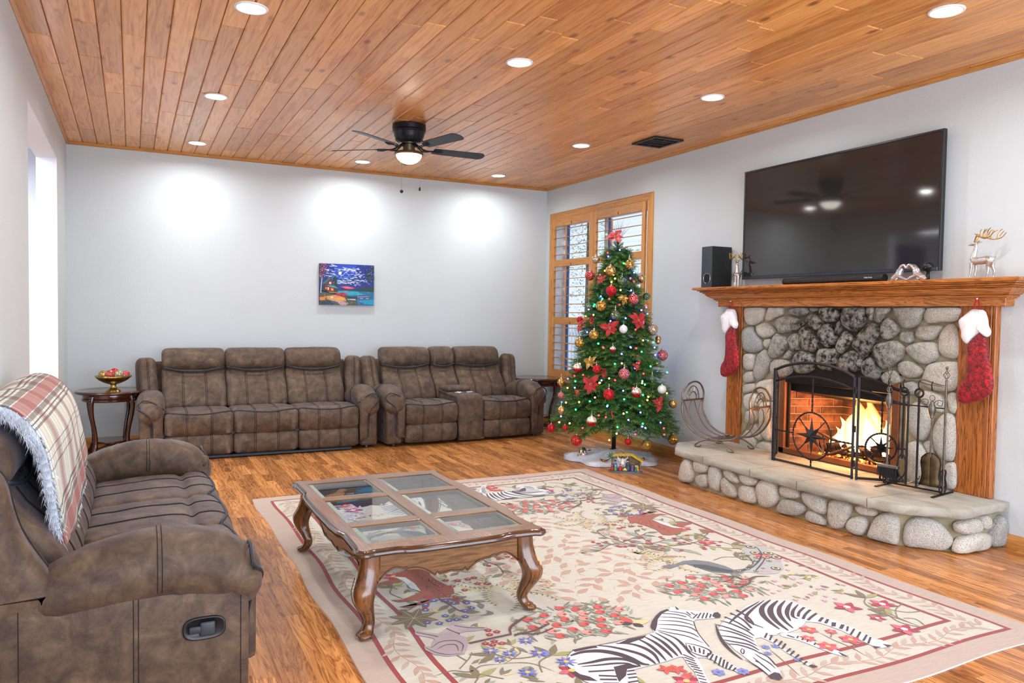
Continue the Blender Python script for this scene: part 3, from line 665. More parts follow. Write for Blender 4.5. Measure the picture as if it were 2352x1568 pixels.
# flames: closed tongues that give off light
tf = NT('flame'); tcx = tf.coord('Object'); sz_ = tf.sep(tcx); lw = tf.N('LayerWeight'); lw.inputs[0].default_value = .38
core = tf.math('SUBTRACT', 1, lw.outputs['Facing'])
nz = tf.noise(tcx, 9, 3, .6, .4)
hgt = tf.math('MULTIPLY', sz_[2], 2.1)
k = tf.math('SUBTRACT', tf.math('ADD', core, tf.math('MULTIPLY', nz, .35)), hgt)
em = tf.N('Emission'); tf.link(tf.ramp(k, [(.05, (1, .22, .03, 1)), (.4, (1, .48, .12, 1)), (.75, (1, .78, .42, 1))]), em.inputs[0])
tf.val(em.inputs[1], 2.6)
al = tf.math('MULTIPLY', tf.ramp(k, [(-.0, 0), (.55, 1)]), .9)
trn = tf.N('BsdfTransparent'); mxs = tf.N('MixShader'); tf.val(mxs.inputs[0], al); tf.link(trn.outputs[0], mxs.inputs[1]); tf.link(em.outputs[0], mxs.inputs[2]); tf.link(mxs.outputs[0], tf.out.inputs[0]); M_flame = tf.m
fl = thing('flames', 'bright yellow flames rising from the logs', 'fire', (.2, -4.72, .37)); rg = random.Random(4)
for i, (dx, dy, hh, rad) in enumerate([(0, 0, .42, .105), (.03, .09, .36, .085), (-.02, -.09, .38, .085), (.02, .19, .25, .06), (0, -.19, .28, .065), (-.04, .04, .30, .07), (.05, -.04, .45, .07), (-.03, .13, .20, .05), (.0, .26, .16, .04), (.02, -.26, .18, .045)]):
    rings = []; ph = rg.uniform(0, 6)
    for j in range(15):
        t_ = j/14; r_ = rad*(math.sin(PI*min(1, t_*1.15+.12))**.8 if t_ < .55 else 1*(1-t_)**.85*1.55)*(1 if t_ < 1 else .02)
        ox = .03*math.sin(ph+t_*4)*t_; oy = .05*math.sin(ph*1.7+t_*5)*t_
        rings.append([(ox+r_*math.cos(a)*(1+.15*math.sin(3*a+ph)), oy+r_*math.sin(a)*(1+.15*math.sin(2*a+ph+t_*5)), hh*t_) for a in [2*PI*q/14 for q in range(14)]])
    b = MB(); b.loft(rings, True); o = b.build('flame_tongue', M_flame, fl, True); o.location = (dx, dy, 0)
pl = bpy.data.lights.new('fire_glow', 'POINT'); pl.energy = 48; pl.color = (1, .42, .12); pl.shadow_soft_size = .12
o = bpy.data.objects.new('fire_glow', pl); COL.objects.link(o); o.location = (.12, -4.74, .62)
# ---- hearth
BP = [(-.002, -3.42), (-.50, -3.44), (-.68, -3.66), (-.72, -3.95), (-.71, -4.5), (-.68, -5.2), (-.62, -5.62), (-.40, -5.90), (-.002, -5.90)]
CPl = [(-.002, -3.375), (-.53, -3.385), (-.745, -3.63), (-.785, -3.95), (-.79, -4.5), (-.79, -5.2), (-.735, -5.70), (-.46, -5.965), (-.002, -5.945)]
he = thing('hearth', 'raised river rock hearth with pale flagstone cap', 'hearth')
b = MB(); b.prism(BP, 2, 0, .225); b.build('mortar_body', M_mortar, he)
for i, (fi, st) in enumerate(HST):
    a = Vector(BP[fi]+(0,)); e = Vector(BP[fi+1]+(0,))-a; e.normalize(); nn = Vector((e.y, -e.x, 0))
    if nn.x > 0 or (fi == 7): nn = Vector((e.y, -e.x, 0))
    if nn.dot(a+e*.2-Vector((-.2, -4.66, 0))) < 0: nn = -nn
    stone([(p[0], max(4, p[1])) for p in st], lambda s, z, h: (lambda q_: (min(q_.x, -.004), q_.y, q_.z))(a+e*s+nn*h+Vector((0, 0, z))), he, 50+i, .056, .012)
tC = NT('flagstone'); co = tC.coord('Position'); n = tC.noise(tC.coord('Position', (5, 1.6, 6)), 1.5, 5, .65, .8)
c = tC.ramp(n, [(.25, rgb(140, 130, 114)), (.5, rgb(168, 166, 154)), (.68, rgb(182, 178, 164)), (.85, rgb(160, 136, 112))])
tC.bump(tC.noise(co, 30, 5, .65), .5, .01); M_flag = tC.set(col=c, rough=.8)
def inter(u):  # cap outline sampled by joint y
    pass
def clip(poly, ya, yb):
    def cut(P, yv, keep):
        out = []
        for i in range(len(P)):
            p, q_ = P[i], P[(i+1) % len(P)]; ip = keep(p[1]); iq = keep(q_[1])
            if ip: out.append(p)
            if ip != iq: t_ = (yv-p[1])/(q_[1]-p[1]); out.append((p[0]+(q_[0]-p[0])*t_, yv))
        return out
    return cut(cut(poly, ya, lambda y: y <= ya), yb, lambda y: y >= yb)
joints = [-3.3, -4.03, -4.55, -4.99, -5.52, -6.0]
for i in range(5):
    P = clip(CPl, joints[i]-.004, joints[i+1]+.004); 
    # subdivide the outline for a chiselled edge
    Q = []
    for k_ in range(len(P)):
        p, q_ = Vector(P[k_]+(0,)), Vector(P[(k_+1) % len(P)]+(0,)); m_ = max(1, int((q_-p).length/.035))
        for s_ in range(m_): Q.append(p.lerp(q_, s_/m_))
    front = lambda p: p.x < -.05 and min(abs(p.y-(joints[i]-.004)), abs(p.y-(joints[i+1]+.004))) > .01
    cen = sum(Q, Vector())/len(Q); rings = []
    for z_, ins in [(.222, .012), (.236, .0), (.262, .002), (.276, .010), (.280, .02)]:
        r_ = []
        for p in Q:
            q_ = p.copy()
            if front(p):
                d_ = (p-cen).normalized(); jit = noise.noise(Vector((p.x*25, p.y*25, z_*40)))*.009
                q_ = p-d_*(ins-jit)
            r_.append((q_.x, q_.y, z_))
        rings.append(r_)
    b = MB(); b.loft(rings); o = b.build('slab', M_flag, he)
    autosmooth(o, 50)
b = MB(); b.prism([(x*.975, -4.66+(y+4.66)*.984) for x, y in CPl], 2, .224, .272); b.build('slab_joint', M_mortar, he)
# ================================================================ mantelpiece
M_oakz = wood('oak_upright', rgb(200, 120, 52), rgb(94, 42, 12), 2, 1.0, .38, False, True, 9, .1, var=.08, fmix=.3)
M_oaky = wood('oak_mantel', rgb(212, 134, 60), rgb(104, 50, 16), 1, 1.0, .36, False, True, 9, .15, var=.08, fmix=.3)
mt = thing('mantelpiece', 'oak mantelpiece with crown moulded shelf and two plain columns', 'mantel')
def col_(y0, y1):
    b = MB(); b.cur = (R_.random(),)*3+(1,); b.rbox(-.052, -.001, y0+.028, y1-.028, .281, 1.50, .003); b.build('column', M_oakz, mt)
    for a, c in ((y0, y0+.0275), (y1-.0275, y1)):
        b = MB(); b.cur = (R_.random(),)*3+(1,); b.rbox(-.050, -.001, a, c, .281, 1.50, .005); b.build('column_edge', M_oakz, mt)
col_(-3.655, -3.475); col_(-5.853, -5.612)
YL, YR = -3.39, -5.93
def mring(d, z, dep=.095):
    return [(-.001, YL+d, z), (-(dep+d), YL+d, z), (-(dep+d), YR-d, z), (-.001, YR-d, z)]
b = MB(); b.cur = (.4, .5, .6, 1)
b.rbox(-.095, -.001, YR, YL, 1.492, 1.545, .003); b.build('frieze', M_oaky, mt)
pr = [(0,1.540),(.014,1.540),(.014,1.549),(.026,1.549),(.031,1.556),(.025,1.561),(.038,1.563),(.050,1.570),(.072,1.586),(.088,1.602),(.080,1.607),(.096,1.607),(.102,1.612),(.095,1.618),(.114,1.618),(.120,1.625),(.112,1.630),(.133,1.630),(.135,1.637),(0,1.638)]
for k_, nm in ((0, 'crown_end'), (1, 'crown_front'), (2, 'crown_end')):
    b = MB(); b.cur = (R_.random(), .5, .5, 1)
    A = [mring(d_, z_)[k_] for d_, z_ in pr]; B = [mring(d_, z_)[k_+1] for d_, z_ in pr]
    b.rib(A, B); b.build(nm, M_oaky, mt, fix=True)
b = MB(); b.cur = (.6, .3, .5, 1); r0 = mring(.15, 1.638); r1 = mring(.165, 1.642); r2 = mring(.168, 1.655); r3 = mring(.160, 1.662)
b.loft([r0, r1, r2, r3]); b.build('shelf', M_oaky, mt)

# ---------------------------------------------------------------- television
tv = thing('television', 'large black flat television on the wall above the mantel', 'television', (-.052, -4.585, 2.195))
tv.rotation_euler = (0, 0, 0)
M_screen = NT('tv_screen'); M_screen.set(col=(.018, .017, .016, 1), rough=.06, spec=.8); M_screen = M_screen.m
M_plast = simple('black_plastic', rgb(24, 26, 30), .38)
b = MB(); b.rbox(-.028, -.004, -.905, .905, -.462, .462, .004); b.build('back_cover', M_plast, tv)
b = MB(); b.rbox(-.031, -.026, -.893, .893, -.440, .451, .0005); b.build('screen', M_screen, tv)
b = MB()
for a in [(-.909,-.893,-.466,.466), (.893,.909,-.466,.466), (-.893,.893,.451,.466)]: b.rbox(-.036, -.004, a[0], a[1], a[2], a[3], .002)
b.build('bezel', M_plast, tv)
b = MB(); b.rbox(-.038, -.004, -.893, .893, -.466, -.440, .003); b.build('lower_bezel', simple('gunmetal', rgb(58, 66, 78), .3, .6), tv)
b = MB(); b.rbox(-.004, .048, -.25, .25, -.2, .2, .005); b.build('wall_bracket', M_plast, tv)
tv.rotation_euler = (0, math.radians(0), 0)
for k_, off in enumerate((0, .02)):
    b = MB(); b.tube(catmull([(-.02, -3.70, 1.90-off), (-.012, -3.66, 1.885-off), (-.01, -3.62, 1.84-off*1.5), (-.012, -3.575, 1.79-off), (-.012, -3.55, 1.72), (-.012, -3.54, 1.665)], 5), .003, 6)
    tag(b.build('television_cable', M_plast, None, True), ['thin black cable curving from the television to the subwoofer, upper one', 'thin black cable beside the television, lower one'][k_], 'cable', 'television cables')
# ---------------------------------------------------------------- subwoofer
sw = thing('subwoofer', 'tall black subwoofer speaker on the left end of the mantel', 'speaker', (-.135, -3.405, 1.6625))
b = MB(); b.rbox(-.115, .115, -.067, .067, 0, .365, .004, 2); b.build('cabinet', simple('black_vinyl', rgb(20, 24, 25), .5, bump=.05), sw)
b = MB(); b.rbox(-.1175, -.1145, -.066, .066, .002, .363, .001); b.build('front_panel', simple('slate_vinyl', rgb(50, 58, 70), .42), sw)
def oval(cy, cz, a, c, n=28): return [(-.1178, cy+a*math.copysign(abs(math.cos(q))**.75, math.cos(q)), cz+c*math.copysign(abs(math.sin(q))**.75, math.sin(q))) for q in [2*PI*i/n for i in range(n)]]
b = MB(); b.flat(oval(-.008, .080, .040, .040)); b.build('port', M_dark, sw, fix=False)
b = MB(); b.ring(oval(-.008, .080, .042, .042), .0022, 6); b.build('port_ring', simple('chrome_ring', rgb(220, 220, 225), .15, 1), sw, True)
# ---------------------------------------------------------------- sound bar
sb = thing('soundbar', 'long black soundbar lying on the mantel under the television', 'speaker', (-.165, -4.69, 1.6625))
b = MB(); R__ = 20; 
sec = [(.027*math.cos(q)*1.15, .027+.026*math.sin(q)) for q in [2*PI*i/16 for i in range(16)]]
sec = [(max(-.030, min(.030, x)), z) for x, z in sec]
b.prism(sec, 1, -.442, .442); o = b.build('body', simple('black_grille', rgb(18, 20, 21), .55, bump=.4, bscale=900), sb); autosmooth(o, 30)
b = MB(); b.prism([(x*1.04, .027+(z-.027)*1.04) for x, z in sec], 1, -.458, -.442); o = b.build('end_cap', M_plast, sb)
b = MB(); b.prism([(x*1.04, .027+(z-.027)*1.04) for x, z in sec], 1, .442, .450); o = b.build('end_cap', M_plast, sb)
b = MB(); b.prism([(x*1.01, .027+(z-.027)*1.01) for x, z in sec], 1, .044, .047); b.build('seam', M_dark, sb)
M_print = simple('white_print', rgb(225, 228, 230), .6)
def text_mesh(s_, size, mat_, parent, name='lettering', ext=.0004):
    cu = bpy.data.curves.new('t', 'FONT'); cu.body = s_; cu.size = size; cu.extrude = ext; cu.align_x = 'CENTER'; cu.align_y = 'CENTER'
    o = bpy.data.objects.new('t', cu); COL.objects.link(o); dg = bpy.context.evaluated_depsgraph_get()
    me = bpy.data.meshes.new_from_object(o.evaluated_get(dg)); bpy.data.objects.remove(o)
    me.materials.clear(); me.materials.append(mat_); r = bpy.data.objects.new(name, me); COL.objects.link(r); r.parent = parent; return r
o = text_mesh('Dolby Audio', .013, M_print, sb); o.location = (-.0312, -.345, .032); o.rotation_euler = (PI/2, 0, -PI/2)
# ---------------------------------------------------------------- stockings
M_fur = simple('white_plush', rgb(236, 236, 240), .95, bump=.8, bscale=220, sheen=.6); 
tv_ = NT('crushed_velvet'); co = tv_.coord('Object'); n = tv_.noise(co, 34, 3, .6, 1.6)
c = tv_.ramp(n, [(.38, rgb(84, 0, 8)), (.52, rgb(140, 2, 14)), (.66, rgb(200, 12, 28))]); tv_.bump(n, .5, .01); M_velvet = tv_.set(col=c, rough=.55, sheen=.12)
def stocking(loc, S_, label, flip=1):
    """S_: scale; local y across (positive = towards the tree), z down from the hook"""
    s = thing('christmas_stocking', label, 'stocking', loc, group='red velvet stockings hung on the mantel')
    leg = [(-.045,-.17),(.055,-.255),(.058,-.33),(.056,-.44),(.068,-.525),(.110,-.575),(.128,-.63),(.118,-.685),(.08,-.705),(.03,-.70),(-.03,-.675),(-.09,-.64),(-.13,-.59),(-.138,-.53),(-.125,-.46),(-.10,-.36),(-.085,-.26),(-.07,-.17)]
    P = catmull([(0, y*S_, z*S_) for y, z in leg], 3, True); n = len(P)
    c = Vector((0, -.02*S_, -.45*S_)); rings = []
    # inflate between two outlines, shrinking towards the medial line by blending to local spine
    def spine(p):
        z = p.z/S_; yy = -.01 if z > -.45 else -.01+.03*(z+.45)/.2
        return Vector((0, (-.015 if z > -.5 else .0)*S_, max(min(p.z, -.20*S_), -.62*S_)))
    for f_, h_ in [(.55, .030), (.85, .024), (.97, .012), (1, 0), (.97, -.010), (.85, -.016), (.5, -.018)]:
        rings.append([tuple(spine(p).lerp(p, f_)+Vector((-h_*S_, 0, 0))) for p in P])
    b = MB(); b.loft(rings); b.build('stocking_leg', M_velvet, s, True)
    cuff = [(-.005,0),(.035,-.002),(.10,-.055),(.125,-.085),(.118,-.13),(.105,-.165),(.10,-.215),(.06,-.255),(.02,-.215),(-.02,-.18),(-.05,-.172),(-.082,-.20),(-.105,-.165),(-.085,-.12),(-.075,-.06),(-.05,-.008)]
    P = catmull([(0, y*S_, z*S_) for y, z in cuff], 3, True); c = Vector((0, 0, -.10*S_)); rings = []
    for f_, h_ in [(.4, .046), (.75, .043), (.93, .033), (1, .018), (1, -.006), (.9, -.018), (.5, -.020)]:
        rings.append([tuple(c.lerp(p, f_)+Vector((-h_*S_+.006*noise.noise(p*22), 0, 0))) for p in P])
    b = MB(); b.loft(rings); b.build('cuff', M_fur, s, True)
    b = MB(); 
    for dy in (-.012, .012): b.tube([(-.012*S_, dy*2.2*S_, -.02*S_), (-.006, dy*1.2*S_, .05*S_), (-.004, dy*.4*S_, .085*S_)], .006*S_, 5, flat=.4)
    b.build('hanging_loop', simple('red_ribbon', rgb(190, 10, 20), .5), s)
    b = MB(); b.ball((-.008, 0, .080*S_), .006, 8, 6); b.build('pin', M_ringw, s, True)
    return s
stocking((-.118, -3.585, 1.470), .86, 'red velvet stocking with white cuff on the left mantel column, nearer the tree')
stocking((-.120, -5.775, 1.470), .85, 'red velvet stocking with white cuff on the right mantel column')
# ---------------------------------------------------------------- fire screen
M_iron = simple('wrought_iron', rgb(46, 44, 46), .5, .7, .3, 25, .3, 120); M_iron2 = simple('pewter_iron', rgb(120, 112, 104), .42, .8, .3, 25, .2, 120)
fs = thing('fire_screen', 'folding black iron fire screen with compass star medallions', 'fire screen', (0, 0, .281))
def pane(P0, P1, ztop, zin, star, right=None):
    P0 = Vector(P0+(0,)); P1 = Vector(P1+(0,)); L = (P1-P0).length; d = (P1-P0)/L
    W3 = lambda s, z: P0+d*s+Vector((0, 0, z)); root = bpy.data.objects.new('screen_panel', None); COL.objects.link(root); root.parent = fs
    b = MB(); N_ = 16
    b.tube([W3(0, .0), W3(0, ztop(0))], .011, 4); b.tube([W3(L, .0), W3(L, ztop(1))], .011, 4)
    b.tube([W3(-.008, .012), W3(L+.008, .012)], .009, 4)
    b.tube([W3(L*i/N_, ztop(i/N_)) for i in range(N_+1)], .011, 4)
    b.build('frame', M_iron, root)
    b = MB(); b.tube([W3(L*i/N_, zin(i/N_)) for i in range(N_+1)], .009, 5); b.build('inner_arch', M_iron, root, True)
    if star:
        cs, cz, R__ = star
        def twist(a, c): 
            b = MB(); n = max(6, int((c-a).length/.012)); q = (c-a).normalized(); o1 = q.orthogonal().normalized(); o2 = q.cross(o1)
            for ph in (0, PI): b.tube([a.lerp(c, i/n)+(o1*math.cos(i*1.1+ph)+o2*math.sin(i*1.1+ph))*.0035 for i in range(n+1)], .0045, 4)
            return b
        for a, c in ((W3(cs, cz+R__), W3(cs, zin(cs/L))), (W3(cs, .012), W3(cs, cz-R__)), (W3(0, cz), W3(cs-R__, cz)), (W3(cs+R__, cz), W3(L, cz))): twist(a, c).build('twisted_bar', M_iron, root, True)
        b = MB(); n = 90
        for ph in (0, PI): b.ring([W3(cs+(R__+.004*math.cos(i*2*PI*28/n+ph))*math.cos(2*PI*i/n), cz+(R__+.004*math.cos(i*2*PI*28/n+ph))*math.sin(2*PI*i/n))+Vector((.004*math.sin(i*2*PI*28/n+ph), 0, 0)) for i in range(n)], .0045, 4)
        b.build('medallion_ring', M_iron, root, True)
        nr = Vector((d.y, -d.x, 0)); nr = nr if nr.x < 0 else -nr
        b = MB(); tips = []
        for i in range(16):
            a = PI/2+i*2*PI/16; rr_ = R__*(.86 if i % 4 == 0 else (.62 if i % 2 == 0 else .26)); tips.append(W3(cs+rr_*math.cos(a), cz+rr_*math.sin(a)))
        c0 = W3(cs, cz)+nr*.022; c1 = W3(cs, cz)-nr*.01
        b.add(tips+[c0, c1], [(i, (i+1) % 16, 16) for i in range(16)]+[((i+1) % 16, i, 17) for i in range(16)]); b.build('compass_star', M_iron, root)
        b = MB()
        for i in (1, 3, 5, 7): a = PI/2+i*PI/4; b.tube([W3(cs+R__*.55*math.cos(a), cz+R__*.55*math.sin(a)), W3(cs+R__*math.cos(a), cz+R__*math.sin(a))], .004, 5)
        b.build('spoke', M_iron, root)
    # fine wire mesh
    b = MB(); n = N_; A = [W3(L*i/n, .02)+Vector((.006, 0, 0)) for i in range(n+1)]; B = [W3(L*i/n, ztop(i/n))+Vector((.006, 0, 0)) for i in range(n+1)]
    b.rib(A, B); b.build('wire_mesh', M_mesh, root, fix=False)
tm = NT('wire_mesh'); trn = tm.N('BsdfTransparent'); mxs = tm.N('MixShader'); dd = tm.N('BsdfDiffuse'); dd.inputs[0].default_value = (.02, .018, .016, 1)
mxs.inputs[0].default_value = .14; tm.link(trn.outputs[0], mxs.inputs[1]); tm.link(dd.outputs[0], mxs.inputs[2]); tm.link(mxs.outputs[0], tm.out.inputs[0]); M_mesh = tm.m
pane((-.36, -4.365), (-.36, -5.085), lambda t_: .715+.072*(1-(2*t_-1)**2)**.9-.0*t_, lambda t_: .625+.06*(1-(2*t_-1)**2), (.36, .245, .175))
pane((-.355, -5.118), (-.135, -5.335), lambda t_: .715-.085*(.5-.5*math.cos(PI*t_)), lambda t_: .625-.085*(.5-.5*math.cos(PI*t_)), (.15, .235, .098))
pane((-.355, -4.345), (-.11, -4.15), lambda t_: .715-.085*(.5-.5*math.cos(PI*t_)), lambda t_: .625-.085*(.5-.5*math.cos(PI*t_)), (.15, .235, .098))
for yy in (-5.101, -4.355):
    for z in (.09, .33, .60): b = MB(); b.tube([(-.365, yy, z), (-.365, yy, z+.045)], .009, 8); b.build('hinge', M_iron, fs)
# ================================================================ reclining sofas
from mathutils.bvhtree import BVHTree
ts = NT('brown_suede'); co = ts.coord('Object'); oi = ts.N('ObjectInfo').outputs['Random']
cv = ts.N('VectorMath', operation='ADD'); ts.link(co, cv.inputs[0]); ts.link(ts.comb(ts.math('MULTIPLY', oi, 31), oi, oi), cv.inputs[1]); co2 = cv.outputs[0]
n1 = ts.noise(co2, 10, 8, .70, .5); n2 = ts.noise(co2, 38, 6, .75, .6); n3 = ts.noise(co2, 14, 3, .5)
c = ts.ramp(n1, [(.30, rgb(58, 44, 34)), (.45, rgb(78, 61, 47)), (.57, rgb(96, 77, 59)), (.72, rgb(122, 99, 74))])
c = ts.mix(ts.ramp(n2, [(.53, 0), (.68, .38)]), c, rgb(42, 32, 26)); c = ts.mix(ts.ramp(n3, [(.55, 0), (.78, .28)]), c, rgb(132, 112, 90))
fb = ts.noise(co2, 420, 2, .5); ts.bump(ts.math('ADD', ts.math('MULTIPLY', n3, 3), fb), .22, .006)
M_suede = ts.set(col=c, rough=ts.ramp(n1, [(.3, .62), (.7, .48)]), sheen=.12, spec=.4)
ts.b.inputs['Sheen Tint'].default_value = (.66, .72, 1, 1); ts.b.inputs['Sheen Roughness'].default_value = .45  # bluish tint puts the cool light from behind into the suede's sheen
M_pipe = simple('navy_piping', rgb(34, 42, 54), .45); M_thread = simple('black_thread', rgb(26, 22, 22), .7)
def offset_ring(P, d):
    n = len(P); out = []
    for i in range(n):
        t_ = (P[(i+1) % n]-P[i-1]); t_ = t_.normalized() if t_.length > 1e-9 else Vector((1, 0, 0))
        nn = Vector((t_.y, -t_.x, 0)); out.append(P[i]+nn*d)
    return out
class Cushion:
    """upholstered piece: closed (y,z) profile swept across x with soft ends"""
    def __init__(s, prof, w, r=.035, n=5, dips=True, wr=0, seed=0):
        P = catmull([(p[0], p[1], 0) for p in prof], n, True)
        area = sum(P[i].x*P[(i+1) % len(P)].y-P[(i+1) % len(P)].x*P[i].y for i in range(len(P)))
        s.P = P; s.sg = -1 if area > 0 else 1; s.w = w; s.r = r; s.dips = dips; s.wr = wr; s.seed = seed
    def ring(s, x, extra=0):
        hw = s.w/2; e = abs(x)-(hw-s.r); ins = 0
        if e > 0: ins = s.r*(1-math.sqrt(max(0, 1-min(1, e/s.r)**2)))*.9
        ins += .010*(x/hw)**4
        if s.dips:
            for k in (-1, 1): ins += .0045*math.exp(-((x-k*s.w/5.6)/.007)**2)
        R = offset_ring(s.P, s.sg*ins-s.sg*extra)
        out = []
        for p in R:
            q = Vector((x, p.x, p.y))
            if s.wr: q += Vector((0, 1, 1))*s.wr*noise.noise(Vector((x*7+s.seed, p.x*10, p.y*10)))
            out.append(q)
        return out
    def mesh(s):
        hw = s.w/2; xs = sorted(set([-hw+s.r*(1-math.cos(PI/2*i/5)) for i in range(6)]+[hw-s.r*(1-math.cos(PI/2*i/5)) for i in range(6)]+[(-hw+s.r)+(s.w-2*s.r)*i/14 for i in range(15)]+([k*s.w/5.6+d for k in (-1, 1) for d in (-.016, -.008, 0, .008, .016)] if s.dips else [])))
        b = MB(); b.loft([s.ring(x) for x in xs]); return b
    def at(s, x, t, out=.0):
        R = s.ring(x, out); n = len(R); f = t*n; i = int(f) % n; return R[i].lerp(R[(i+1) % n], f-int(f))
    def tpos(s, y, z):
        """profile parameter nearest a (y,z) point"""
        n = len(s.P); i = min(range(n), key=lambda i: (s.P[i].x-y)**2+(s.P[i].y-z)**2); return i/n
    def seam(s, b, x, t0, t1, r=.0019, out=.0012):
        n = max(6, int(abs(t1-t0)*len(s.P))); b.tube([s.at(x, t0+(t1-t0)*i/n, out) for i in range(n+1)], r, 4)
    def stitches(s, name, parent, t0, t1):
        b = MB()
        for k in (-1, 1):
            for d in (-.0075, .0075): s.seam(b, k*s.w/5.6+d, t0, t1)
        o = b.build(name, M_thread, parent, fix=False); o['kind'] = 'stuff'; return o
    def piping(s, name, parent, t0, t1, r=.0072, n=24, hw=None):
        b = MB(); hw = hw or s.w/2-.006
        b.tube([s.at(-hw+2*hw*i/n, t0+(t1-t0)*(1-(2*i/n-1)**2), .002) for i in range(n+1)], r, 6); return b.build(name, M_pipe, parent, True)
SEAT = [(-.40,.235),(-.455,.235),(-.482,.29),(-.487,.37),(-.465,.425),(-.41,.452),(-.345,.452),(-.31,.436),(-.27,.450),(-.15,.452),(0,.44),(.12,.425),(.14,.36),(.0,.28)]
FOOT = [(-.40,.035),(-.452,.04),(-.472,.08),(-.478,.14),(-.468,.20),(-.445,.228),(-.40,.232),(-.38,.13)]
LEAN = .5
def lean(P, b_=.03): return [(y+b_+LEAN*min(.28, max(0, z-.42)), z) for y, z in P]
LUMB = [(.16,.40),(.085,.42),(.055,.50),(.06,.60),(.10,.70),(.15,.775),(.185,.80),(.26,.80),(.27,.70),(.24,.5)]; LUMB = lean(LUMB)
HEAD = [(.20,.775),(.155,.785),(.125,.83),(.125,.89),(.15,.95),(.20,.99),(.26,1.0),(.30,.98),(.315,.92),(.30,.82),(.27,.78)]; HEAD = lean(HEAD)
def seat_unit(root, x0, x1, seed, lift=0, narrow=False, seat=True, foot=True):
    w_ = x1-x0-.004; cx = (x0+x1)/2
    def put(o): o.location = (cx, 0, 0); return o
    if seat:
        c = Cushion(SEAT, w_, wr=.004, seed=seed); o = put(c.mesh().build('seat_cushion', M_suede, root, True))
        c.stitches('stitching', o, c.tpos(-.455, .235), c.tpos(.12, .425)); tp = c.tpos(-.43, .445); c.piping('piping', o, tp+.015, tp-.045)
    if foot:
        c = Cushion(FOOT, w_, wr=.003, seed=seed+3); o = put(c.mesh().build('footrest', M_suede, root, True)); c.stitches('stitching', o, c.tpos(-.452, .04), c.tpos(-.445, .228))
    c = Cushion(LUMB, w_, wr=.005, seed=seed+5, dips=not narrow); o = put(c.mesh().build('back_cushion', M_suede, root, True))
    t0, t1 = c.tpos(.115, .42), c.tpos(.15+.17, .775)
    if not narrow: c.stitches('stitching', o, t0, t1)
    c = Cushion(HEAD, w_, .045, wr=.004, seed=seed+8, dips=False); o = put(c.mesh().build('headrest', M_suede, root, True))
    b = MB(); hw = w_/2-.008; n = 24; sag = .038 if not narrow else .03
    b.tube([(-hw+2*hw*i/n, .112+.17+.034*abs(2*i/n-1)**2-.004, .792-sag*.55+sag*(abs(2*i/n-1)**2)) for i in range(n+1)], .0085, 6)
    b.build('piping', M_pipe, o, True)
    b = MB(); b.tube([(-hw+2*hw*i/n, .142+.17+.032*abs(2*i/n-1)**2-.004, .782-sag*.55+sag*(abs(2*i/n-1)**2)) for i in range(n+1)], .010, 6); b.build('welt', M_suede, o, True)
